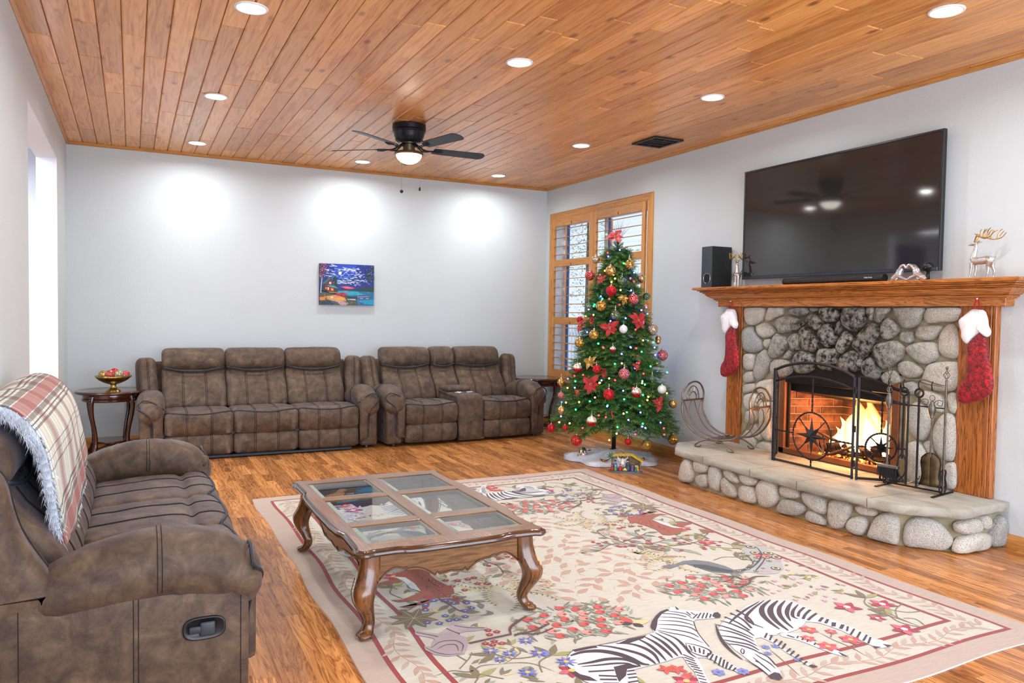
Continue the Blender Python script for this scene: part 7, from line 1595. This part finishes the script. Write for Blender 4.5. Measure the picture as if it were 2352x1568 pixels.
for y0 in (-.045, .045):
    b = MB(); b.tube(catmull([(0, 0, .70), (.05, y0*.6, .690), (.13, y0, .715), (.20, y0*1.1, .725), (.28, y0, .705), (PW, 0, .695)], 5), .005, 6); b.build('hanging_rail', M_ir, ts_, True)
b = MB(); b.tube([(0, 0, .555), (PW, 0, .555)], .0045, 6); b.build('cross_bar', M_iron, ts_)
b = MB()
for x0 in (.06, .19, .28):
    b.tube(catmull([(x0, 0, .56), (x0+.03, 0, .60), (x0+.065, 0, .60), (x0+.06, 0, .57), (x0+.035, 0, .575), (x0+.04, 0, .595)], 4), .0025, 4)
for x0 in (.10, .20): b.tube(catmull([(x0-.06, 0, .03), (x0-.02, 0, .055), (x0+.02, 0, .05), (x0+.01, 0, .03), (x0-.01, 0, .04)], 4), .0025, 4)
b.build('scrollwork', M_ir, ts_, True)['kind'] = 'stuff'
W4 = lambda x, y, z: (-.285+x*.1644+(y*.9864), -5.30-x*.9864+y*.1644, .281+z)
def tool(nm, label, x, y, build):
    t = thing(nm, label, 'fire tool', W4(x, y, 0), math.atan2(-.9864, .1644), 'fireplace tools hanging from the stand'); build(t); return t
def hook(t): b = MB(); b.tube(catmull([(0, .0, .725), (0, -.014, .71), (0, -.01, .68), (0, 0, .67)], 4), .004, 5); b.build('hook', M_iron, t, True)
def spool(t, z0):
    b = MB(); b.ring([(.017*math.cos(a), 0, z0+.02+.017*math.sin(a)) for a in [2*PI*i/16 for i in range(16)]], .0025, 5); b.build('hanging_ring', M_ir, t, True)
    b = MB(); b.lathe([(.006, 0), (.013, -.004), (.011, -.012), (.021, -.034), (.023, -.052), (.021, -.075), (.011, -.102), (.013, -.108), (.005, -.112)], 14, (0, 0, z0)); 
    for i in range(10): zz = z0-.02-.008*i; rr_ = .0225-.00012*((i-4)**2)*4; b.ring([(rr_*math.cos(a), rr_*math.sin(a), zz) for a in [2*PI*k/12 for k in range(12)]], .0012, 3)
    b.build('spool_handle', M_ir, t, True)
def mk_brush(t):
    hook(t); spool(t, .63); b = MB(); b.rbox(-.005, .005, -.005, .005, .14, .52, .001); b.build('shaft', M_ir, t)
    b = MB(); b.rbox(-.062, .078, -.02, .02, .125, .145, .003); b.build('brush_head', M_ir, t)
    b = MB(); rg = random.Random(3)
    for i in range(700): x, y = rg.uniform(-.058, .072), rg.uniform(-.018, .018); l_ = .09*(.75+.5*(x+.06)/.13)*rg.uniform(.8, 1); b.add([(x-.0015, y, .126), (x+.0015, y, .126), (x+rg.uniform(-.008, .008), y+rg.uniform(-.008, .008), .126-l_)], [(0, 1, 2)])
    o = b.build('bristles', simple('black_bristle', rgb(26, 28, 32), .7), t, fix=False); o['kind'] = 'stuff'
def ringtop(t, z0): b = MB(); b.ring([(.026*math.cos(a), 0, z0+.026*math.sin(a)) for a in [2*PI*i/20 for i in range(20)]], .0065, 6); b.build('ring_handle', M_iron, t, True)
def mk_tongs(t):
    hook(t); ringtop(t, .645); b = MB(); b.rbox(-.006, .006, -.006, .006, .20, .62, .001); b.build('shaft', M_iron, t)
    for sg in (-1, 1): b = MB(); b.tube(catmull([(0, 0, .24), (sg*.022, 0, .20), (sg*.03, 0, .14), (sg*.012, 0, .09), (-sg*.02, 0, .05), (-sg*.035, 0, .03)], 4), .005, 6); b.build('jaw', M_iron, t, True)
def mk_poker(t):
    hook(t); ringtop(t, .645); b = MB(); b.rbox(-.0055, .0055, -.0055, .0055, .05, .62, .001); b.build('shaft', M_iron, t); b = MB(); b.tube([(0, 0, .055), (0, 0, .030), (0, 0, .022)], [.006, .009, .003], 8); b.tube(catmull([(0, 0, .10), (.014, 0, .085), (.02, 0, .11)], 4), .003, 5); b.build('poker_tip', M_iron, t, True)
def mk_shovel(t):
    hook(t); spool(t, .60); b = MB(); b.rbox(-.005, .005, -.005, .005, .24, .49, .001); b.build('shaft', M_ir, t)
    L_ = [(-.01, .265), (-.035, .255), (-.058, .232), (-.064, .20), (-.058, .16), (-.054, .12), (-.062, .075), (-.072, .05)]; n = len(L_)
    f = [(x, -.004-.012*(1-abs(x)/.07), z) for x, z in L_]+[(-x, -.004-.012*(1-abs(x)/.07), z) for x, z in L_[::-1]]
    b = MB(); A = [(x, .010, z) for x, z in L_]; Bm = [(0, -.004, z) for x, z in L_]; B_ = [(-x, .010, z) for x, z in L_]; b.rib(A, Bm); b.rib(Bm, B_); o = b.build('scoop', simple('sooty_bronze', rgb(86, 70, 46), .5, .7, .5, 14, .3), t, True, fix=False); sm = o.modifiers.new('t', 'SOLIDIFY'); sm.thickness = .003
    b = MB(); b.tube([(x, .010, z) for x, z in L_[::-1]]+[(-x, .010, z) for x, z in L_], .003, 5); b.build('rim', M_iron, t, True)
tool('hearth_brush', 'hearth brush with coil handle hanging at the left of the stand', .025, -.045, mk_brush)
tool('fire_tongs', 'black fire tongs with ring handle, second from the left on the stand', .125, -.05, mk_tongs)
tool('fire_poker', 'black fire poker with ring handle, third from the left on the stand', .225, -.055, mk_poker)
tool('ash_shovel', 'ash shovel with coil handle hanging at the right of the stand', .305, -.05, mk_shovel)
# ================================================================ log rack
lr = thing('log_rack', 'curved pewter iron log rack on the left end of the hearth', 'log rack', (-.348, -3.795, .281), math.atan2(-.355, .083))
M_rk = simple('pewter_tube', rgb(132, 118, 104), .32, .85, .2, 20)
U_ = [(-.335, .385), (-.338, .33), (-.325, .26), (-.27, .175), (-.19, .118), (-.09, .092), (0, .088), (.09, .092), (.19, .118), (.27, .175), (.325, .26), (.338, .33), (.335, .385)]
UC = catmull([(x, 0, z) for x, z in U_], 4)
for y in (-.15, .15):
    b = MB(); b.tube([(p.x, y, p.z) for p in UC], .008, 8); b.build('side_rail', M_rk, lr, True)
for s in (-1, 1):
    root = bpy.data.objects.new('rack_wing', None); COL.objects.link(root); root.parent = lr
    b = MB(); b.tube(catmull([(s*.335, -.15, .385), (s*.332, -.148, .45), (s*.326, -.09, .52), (s*.322, 0, .545), (s*.326, .09, .52), (s*.332, .148, .45), (s*.335, .15, .385)], 5), .008, 8); b.build('handle_arch', M_rk, root, True)
    b = MB(); b.rbox(s*.335-.004, s*.335+.004, -.15, .15, .376, .392, .002); b.build('flat_bar', M_rk, root)
    for r1, r2 in ((.085, .115), (.05, .065)):
        b = MB(); b.tube(catmull([(s*.335, r1*math.cos(PI*i/8), .39+r2*math.sin(PI*i/8)) for i in range(9)], 2), .005, 6); b.build('fan_arc', M_rk, root, True)
    b = MB()
    for i in range(1, 7): a = PI*i/7; b.tube([(s*.335, .05*math.cos(a), .39+.065*math.sin(a)), (s*.335, .085*math.cos(a), .39+.115*math.sin(a))], .003, 4)
    b.build('fan_spokes', M_rk, root)['kind'] = 'stuff'
    n = len(UC)//2; half = UC[:n+1] if s < 0 else UC[::-1][:n+1]; k = n
    def wp(f, y): i = min(int(f*k), k-1); p = half[i].lerp(half[i+1], f*k-i); return Vector((p.x, y, p.z))
    for y0, sg in ((-.15, 1), (.0, -1), (.0, 1), (.15, -1)):
        b = MB(); b.tube([wp(f, y0+sg*(.075*min(1, f*3)**.6+(.02*f if y0 else -.03*f))) for f in [i/14 for i in range(15)]], .004, 5); b.build('tracery', M_rk, root, True)
b = MB(); A = [(p.x, -.148, p.z) for p in UC]; B = [(p.x, .148, p.z) for p in UC]; b.rib(A, B)
tm2 = NT('rack_mesh'); trn = tm2.N('BsdfTransparent'); mxs = tm2.N('MixShader'); mxs.inputs[0].default_value = .38; tm2.b.inputs['Base Color'].default_value = rgb(120, 116, 112); tm2.b.inputs['Metallic'].default_value = .6; tm2.link(trn.outputs[0], mxs.inputs[1]); tm2.link(tm2.b.outputs[0], mxs.inputs[2]); tm2.link(mxs.outputs[0], tm2.out.inputs[0])
b.build('wire_mesh', tm2.m, lr, True, fix=False)
for x in (-.05, 0, .05): b = MB(); b.tube([(x, -.16, .090), (x, .16, .090)], .006, 6); b.build('cross_rod', M_rk, lr)
for y in (-.15, .15):
    for s in (-1, 1):
        b = MB(); b.tube(catmull([(s*.015, y, .078), (s*.08, y, .072), (s*.15, y, .045), (s*.19, y, .015), (s*.175, y, .007), (s*.145, y, .010), (s*.13, y, .024)], 5), .0065, 6); b.build('scroll_leg', M_rk, lr, True)
    b = MB(); b.rbox(-.035, .035, y-.006, y+.006, .070, .088, .002); b.build('leg_plate', M_rk, lr)
# ================================================================ reindeer, heart hands
tg2 = NT('hammered_silver'); co = tg2.coord('Object'); n = tg2.noise(co, 30, 4, .7); tg2.bump(tg2.noise(co, 90, 3), .5, .004)
M_silv = tg2.set(col=tg2.ramp(n, [(.3, rgb(176, 160, 128)), (.5, rgb(206, 206, 204))]), rough=.24, metal=.75)
M_antl = simple('gold_antler', rgb(190, 150, 84), .28, 1)
dm = {}
def deer(label, loc, rz):
    t = thing('reindeer_figurine', label, 'figurine', loc, rz, 'metallic reindeer on the mantel')
    if not dm:
        b = MB(); c = lambda x, z: ((1680-x)*.000404, (915-z)*.00039)
        def tb(pts, rad, xo=0, n=10, xo1=None):
            P = [Vector((xo if xo1 is None else xo+(xo1-xo)*i/(len(pts)-1),)+c(*p)) for i, p in enumerate(pts)]; b.tube(P, rad, n)
        tb([(1550, 560), (1570, 620), (1650, 630), (1760, 620), (1835, 625), (1855, 650)], [.012, .026, .025, .026, .025, .012])
        tb([(1590, 640), (1555, 590), (1570, 500), (1590, 420), (1590, 375)], [.022, .021, .015, .012, .011])
        tb([(1610, 350), (1575, 352), (1530, 360), (1490, 366), (1468, 368)], [.012, .0145, .011, .007, .004])
        for xo in (-.011, .011): tb([(1545 if xo < 0 else 1580, 660), (1540 if xo < 0 else 1585, 760), (1522 if xo < 0 else 1570, 880), (1515 if xo < 0 else 1560, 915)], [.012, .0075, .006, .0065], xo)
        for xo in (-.012, .012): tb([(1830, 640), (1835 if xo > 0 else 1800, 730), (1865 if xo > 0 else 1805, 800), (1850 if xo > 0 else 1795, 880), (1845 if xo > 0 else 1790, 915)], [.020, .012, .0075, .006, .0065], xo)
        tb([(1850, 610), (1880, 592), (1912, 578)], [.006, .004, .0025])
        o = b.build('body', M_silv, t, True); rm = o.modifiers.new('r', 'REMESH'); rm.mode = 'VOXEL'; rm.voxel_size = .0026; rm.use_smooth_shade = True; smo = o.modifiers.new('s', 'SMOOTH'); smo.iterations = 4
        for sg in (-1, 1):
            b = MB(); P = [Vector((sg*.006,)+c(1630, 345)), Vector((sg*.02,)+c(1665, 325)), Vector((sg*.032,)+c(1700, 318))]; b.tube(P, [.004, .006, .001], 6, flat=.5); b.build('ear', M_silv, t, True)
            b = MB()
            def ta(pts, r0, r1): P = catmull([(sg*(.006+.05*max(0, min(1, (p[0]-1580)/300.)))+sg*.004,)+c(*p) for p in pts], 4); b.tube(P, [r0+(r1-r0)*i/(len(P)-1) for i in range(len(P))], 6)
            ta([(1580, 330), (1600, 270), (1625, 240), (1700, 262), (1780, 292), (1870, 278), (1920, 235), (1952, 195)], .0055, .0025)
            ta([(1625, 240), (1610, 215), (1580, 200)], .004, .003); ta([(1680, 258), (1690, 220), (1695, 170), (1720, 145)], .004, .0025)
            ta([(1755, 285), (1752, 240), (1765, 190), (1788, 145)], .004, .0025); ta([(1765, 200), (1800, 170), (1835, 150)], .003, .002); ta([(1830, 285), (1840, 220), (1860, 170), (1895, 138)], .004, .0025); ta([(1862, 250), (1890, 200), (1920, 170)], .003, .002)
            b.build('antler', M_antl, t, True)
        dm['t'] = t
    return t
D1 = deer('silver reindeer figurine standing in profile at the right end of the mantel', (-.14, -5.80, 1.6625), 0)
D2 = copy_tree(D1); D2.location = (-.135, -3.66, 1.6625); D2.rotation_euler = (0, 0, math.radians(140)); D2['label'] = 'silver reindeer figurine seen from the front beside the subwoofer'
M_chr = simple('polished_silver', rgb(214, 218, 224), .10, .8, .08, 20, bump=.12, bscale=60)
hh = thing('heart_hands_sculpture', 'silver sculpture of two hands forming a heart on the mantel', 'sculpture', (-.17, -5.325, 1.6625))
k_ = .000282
for s in (1, -1):
    root = bpy.data.objects.new('hand', None); COL.objects.link(root); root.parent = hh
    Q = lambda x, z, d=0: Vector((d, s*(630-x)*k_, (545-z)*k_))
    b = MB(); b.tube(catmull([Q(175, 525), Q(240, 480), Q(330, 420), Q(400, 370), Q(420, 310)], 4), [.010, .013, .015, .017, .020, .021, .020, .021, .022, .023, .024, .024, .024, .023, .022, .021, .019], 12)
    # palm and back of the hand
    b.tube(catmull([Q(395, 400), Q(405, 340), Q(440, 270), Q(480, 225)], 4), [.018, .021, .023, .024, .024, .024, .023, .022, .021, .020, .018, .016, .014], 12)
    for i, (d, l_) in enumerate([(-.021, .93), (-.007, 1.0), (.007, 1.0), (.021, .88)]):
        P = catmull([Q(440, 270, d*.8), Q(490, 200, d), Q(550, 165+i*3, d), Q(590, 195+i*4, d), Q(550+85*l_, 250+i*3, d)], 4); n_ = len(P); b.tube(P, [.0095-.003*j/(n_-1)+(.0006 if j in (4, 5, 9, 10) else 0) for j in range(n_)], 8)
    P = catmull([Q(400, 400, -.010), Q(450, 440, -.014), Q(530, 470, -.012), Q(600, 508, -.008), Q(626, 520, -.006)], 4); n_ = len(P); b.tube(P, [.013-.006*j/(n_-1) for j in range(n_)], 8)
    P = catmull([Q(330, 440, -.004), Q(360, 485, -.006), Q(330, 525, -.006)], 4); b.tube(P, .009, 8)
    o = b.build('hand_surface', M_chr, root, True); rm = o.modifiers.new('r', 'REMESH'); rm.mode = 'VOXEL'; rm.voxel_size = .0020; rm.use_smooth_shade = True; smo = o.modifiers.new('s', 'SMOOTH'); smo.iterations = 2
bo = thing('studded_ornament', 'black studded rounded object behind the right hand of the heart sculpture', 'ornament', (-.075, -5.405, 1.6625))
b = MB(); b.lathe([(.030, 0), (.032, .004), (.012, .010), (.010, .060), (.030, .075), (.040, .095), (.036, .112), (.018, .122), (.001, .124)], 20); b.build('dark_body', M_plast, bo, True)
b = MB()
for i in range(26): a = i*2.4; z = .08+.04*(i/26); r = .041*math.cos((i/26)*1.1); b.ball((r*math.cos(a), r*math.sin(a), z), .0028, 5, 3)
b.build('studs', M_cap, bo)['kind'] = 'stuff'
# ================================================================ painting
pic = thing('painting', 'canvas painting of a moonlit lake with cabin and red truck', 'painting', (-2.955, 0, 1.468))
PWd, PHt = .632, .470
M_cv = fromcol('painted_canvas', .45, 0, .12, 60); M_cvs = simple('canvas_side', rgb(30, 34, 60), .7)
b = MB(); b.rbox(0, PWd, -.030, -.001, 0, PHt, .002); b.build('stretched_canvas', M_cvs, pic)
b = MB(); Lz = [0]
def pp(pts, c, lay=None):
    Lz[0] += 1; d = -.0302-.00002*Lz[0]; vs = [(max(0, min(1, (x-372)/1380))*PWd, d, max(0, min(1, (1345-y)/1060))*PHt) for x, y in pts]; b.add(vs, [tuple(range(len(vs)))], rgb(*c))
pp([(372, 270), (1757, 270), (1757, 640), (372, 640)], (14, 40, 150)); pp([(372, 600), (1757, 600), (1757, 980), (372, 980)], (18, 52, 140)); pp([(700, 300), (1300, 300), (1250, 620), (800, 640)], (24, 70, 190))
rg = random.Random(14)
def cloud(cx, cy, w_, h_, n, c1=(214, 222, 240), c2=(120, 150, 215)):
    for i in range(n):
        x = cx+rg.gauss(0, w_/2.4); y = cy+rg.gauss(0, h_/2.2); L_ = rg.uniform(18, 62); a = rg.uniform(-.35, .35); hh_ = rg.uniform(5, 13)
        P = [(x+math.cos(q)*L_*math.cos(a)-math.sin(q)*hh_*math.sin(a), y+math.cos(q)*L_*math.sin(a)+math.sin(q)*hh_*math.cos(a)) for q in [2*PI*k/8 for k in range(8)]]; pp(P, c1 if rg.random() < .5 else c2)
for cl in [(880, 620, 380, 90, 26, (90, 150, 220), (50, 110, 210)), (640, 570, 260, 60, 22), (860, 440, 300, 70, 26), (1080, 440, 320, 90, 30), (1240, 400, 160, 60, 12), (1290, 560, 260, 90, 24), (1080, 740, 480, 110, 52), (900, 760, 220, 40, 16), (720, 330, 120, 40, 8), (1500, 800, 380, 70, 18, (110, 130, 210), (150, 120, 200)), (1450, 700, 200, 50, 9)]: cloud(*cl)
pp([(830+40*math.cos(a)+50, 520+38*math.sin(a)) for a in [2*PI*i/14 for i in range(14)]], (250, 250, 235)); 
pp([(890, 870), (1040, 850), (1260, 895), (1180, 925), (1020, 920)], (226, 70, 120)); pp([(940, 880), (1080, 870), (1200, 900), (1080, 912)], (250, 110, 130))
pp([(1300, 980), (1420, 800), (1520, 730), (1640, 800), (1757, 740), (1757, 980)], (30, 44, 120)); pp([(800, 975), (900, 925), (1200, 940), (1400, 925), (1560, 870), (1757, 860), (1757, 990), (1200, 975)], (18, 60, 62))
pp([(800, 965), (1200, 970), (1757, 990), (1757, 1345), (1000, 1345), (800, 1100)], (22, 110, 160)); pp([(830, 990), (1300, 985), (1500, 1060), (1100, 1095), (850, 1060)], (40, 170, 190)); pp([(980, 975), (1100, 975), (1060, 1000), (1010, 1000)], (210, 90, 160)); pp([(1320, 1230), (1757, 1180), (1757, 1330), (1500, 1300)], (20, 150, 190))
for i in range(40): x = rg.uniform(860, 1700); y = rg.uniform(990, 1110); pp([(x-40, y), (x, y-4), (x+40, y), (x, y+4)], (70, 190, 200) if i % 2 else (16, 80, 140))
pp([(372, 1000), (560, 1030), (830, 1080), (1060, 1130), (1300, 1180), (1340, 1345), (372, 1345)], (70, 84, 60)); pp([(480, 1130), (800, 1080), (1000, 1150), (1050, 1240), (700, 1240), (560, 1200)], (216, 150, 90)); pp([(700, 1180), (900, 1150), (1030, 1190), (900, 1225)], (236, 170, 40)); pp([(620, 1190), (760, 1210), (950, 1240), (1100, 1290), (1040, 1345), (900, 1345), (820, 1270)], (200, 160, 160)); pp([(372, 1150), (500, 1140), (520, 1220), (372, 1240)], (220, 130, 40)); pp([(372, 1230), (620, 1240), (760, 1300), (700, 1345), (372, 1345)], (20, 50, 76))
for i in range(60): x = rg.uniform(372, 1500); y = rg.uniform(1250, 1340); pp([(x-16, y), (x, y-8), (x+16, y), (x, y+6)], rg.choice([(30, 70, 80), (90, 110, 60), (170, 150, 150), (50, 90, 130)]))
pp([(1060, 1110), (1300, 1125), (1700, 1110), (1700, 1130), (1330, 1150), (1300, 1210), (1060, 1180)], (24, 56, 70)); pp([(1300, 1120), (1560, 1108), (1700, 1120), (1330, 1142)], (190, 130, 150)); pp([(1120, 1180), (1280, 1180), (1280, 1215), (1150, 1210)], (200, 190, 210)); pp([(1060, 1180), (1130, 1180), (1140, 1205), (1070, 1205)], (170, 170, 200)); pp([(1290, 1100), (1320, 1105), (1320, 1140), (1290, 1138)], (60, 36, 60))
for x in (1390, 1540): pp([(x, 1158), (x+80, 1150), (x+70, 1168), (x-6, 1172)], (190, 190, 210))
pp([(420, 810), (600, 650), (655, 648), (520, 800)], (30, 110, 120)); pp([(655, 650), (755, 840), (830, 920), (830, 1040), (580, 1030), (500, 930), (520, 800)], (90, 40, 50)); pp([(420, 810), (520, 800), (500, 960), (430, 980)], (34, 40, 66)); pp([(550, 835), (740, 850), (835, 915), (640, 885)], (60, 160, 180)); pp([(610, 755), (660, 755), (660, 815), (600, 805)], (226, 200, 210)); pp([(560, 890), (610, 895), (610, 965), (565, 960)], (255, 170, 70)); pp([(650, 910), (715, 920), (715, 980), (655, 975)], (255, 150, 60)); pp([(510, 900), (545, 890), (545, 940), (515, 950)], (240, 120, 50)); pp([(600, 1010), (830, 1020), (830, 1040), (620, 1035)], (180, 130, 80)); pp([(735, 925), (810, 925), (810, 1010), (735, 1000)], (24, 60, 60))
pp([(780, 1045), (860, 1042), (910, 1018), (980, 1022), (1010, 1045), (1065, 1060), (1060, 1105), (930, 1120), (780, 1100)], (190, 14, 60)); pp([(905, 1025), (970, 1028), (985, 1044), (895, 1044)], (60, 60, 90)); 
for x in (915, 1035): pp([(x+20*math.cos(a), 1105+17*math.sin(a)) for a in [2*PI*i/9 for i in range(9)]], (20, 20, 30))
pp([(730, 640), (760, 600), (790, 640), (815, 880), (740, 840)], (14, 50, 50)); pp([(440, 640), (425, 800), (412, 1040), (392, 1040), (405, 800), (425, 640)], (200, 210, 220)); pp([(470, 1060), (490, 1055), (570, 1180), (545, 1185)], (170, 90, 60)); pp([(640, 1160), (680, 1110), (720, 1160), (680, 1185)], (250, 220, 150))
for i in range(150):
    x = 372+abs(rg.gauss(0, 110)); y = rg.uniform(285, 680); r = rg.uniform(8, 20); pp([(x+r*math.cos(a), y+r*.6*math.sin(a)) for a in [2*PI*k/6 for k in range(6)]], rg.choice([(196, 90, 30), (60, 70, 60), (150, 70, 40), (50, 60, 70), (220, 120, 50)]) if y < 620 or x < 480 else (40, 60, 60))
for i in range(190):
    f = rg.random(); x = 1757-abs(rg.gauss(0, 150)); y = 290+f*430; r = rg.uniform(9, 22)
    if x < 1330+f*260: continue
    pp([(x+r*math.cos(a), y+r*.7*math.sin(a)) for a in [2*PI*k/6 for k in range(6)]], rg.choice([(30, 66, 62), (40, 84, 56), (26, 54, 64), (60, 96, 64)] if rg.random() < .9 else [(130, 110, 210)]))
b.build('painted_image', M_cv, pic, fix=False)['kind'] = 'stuff'
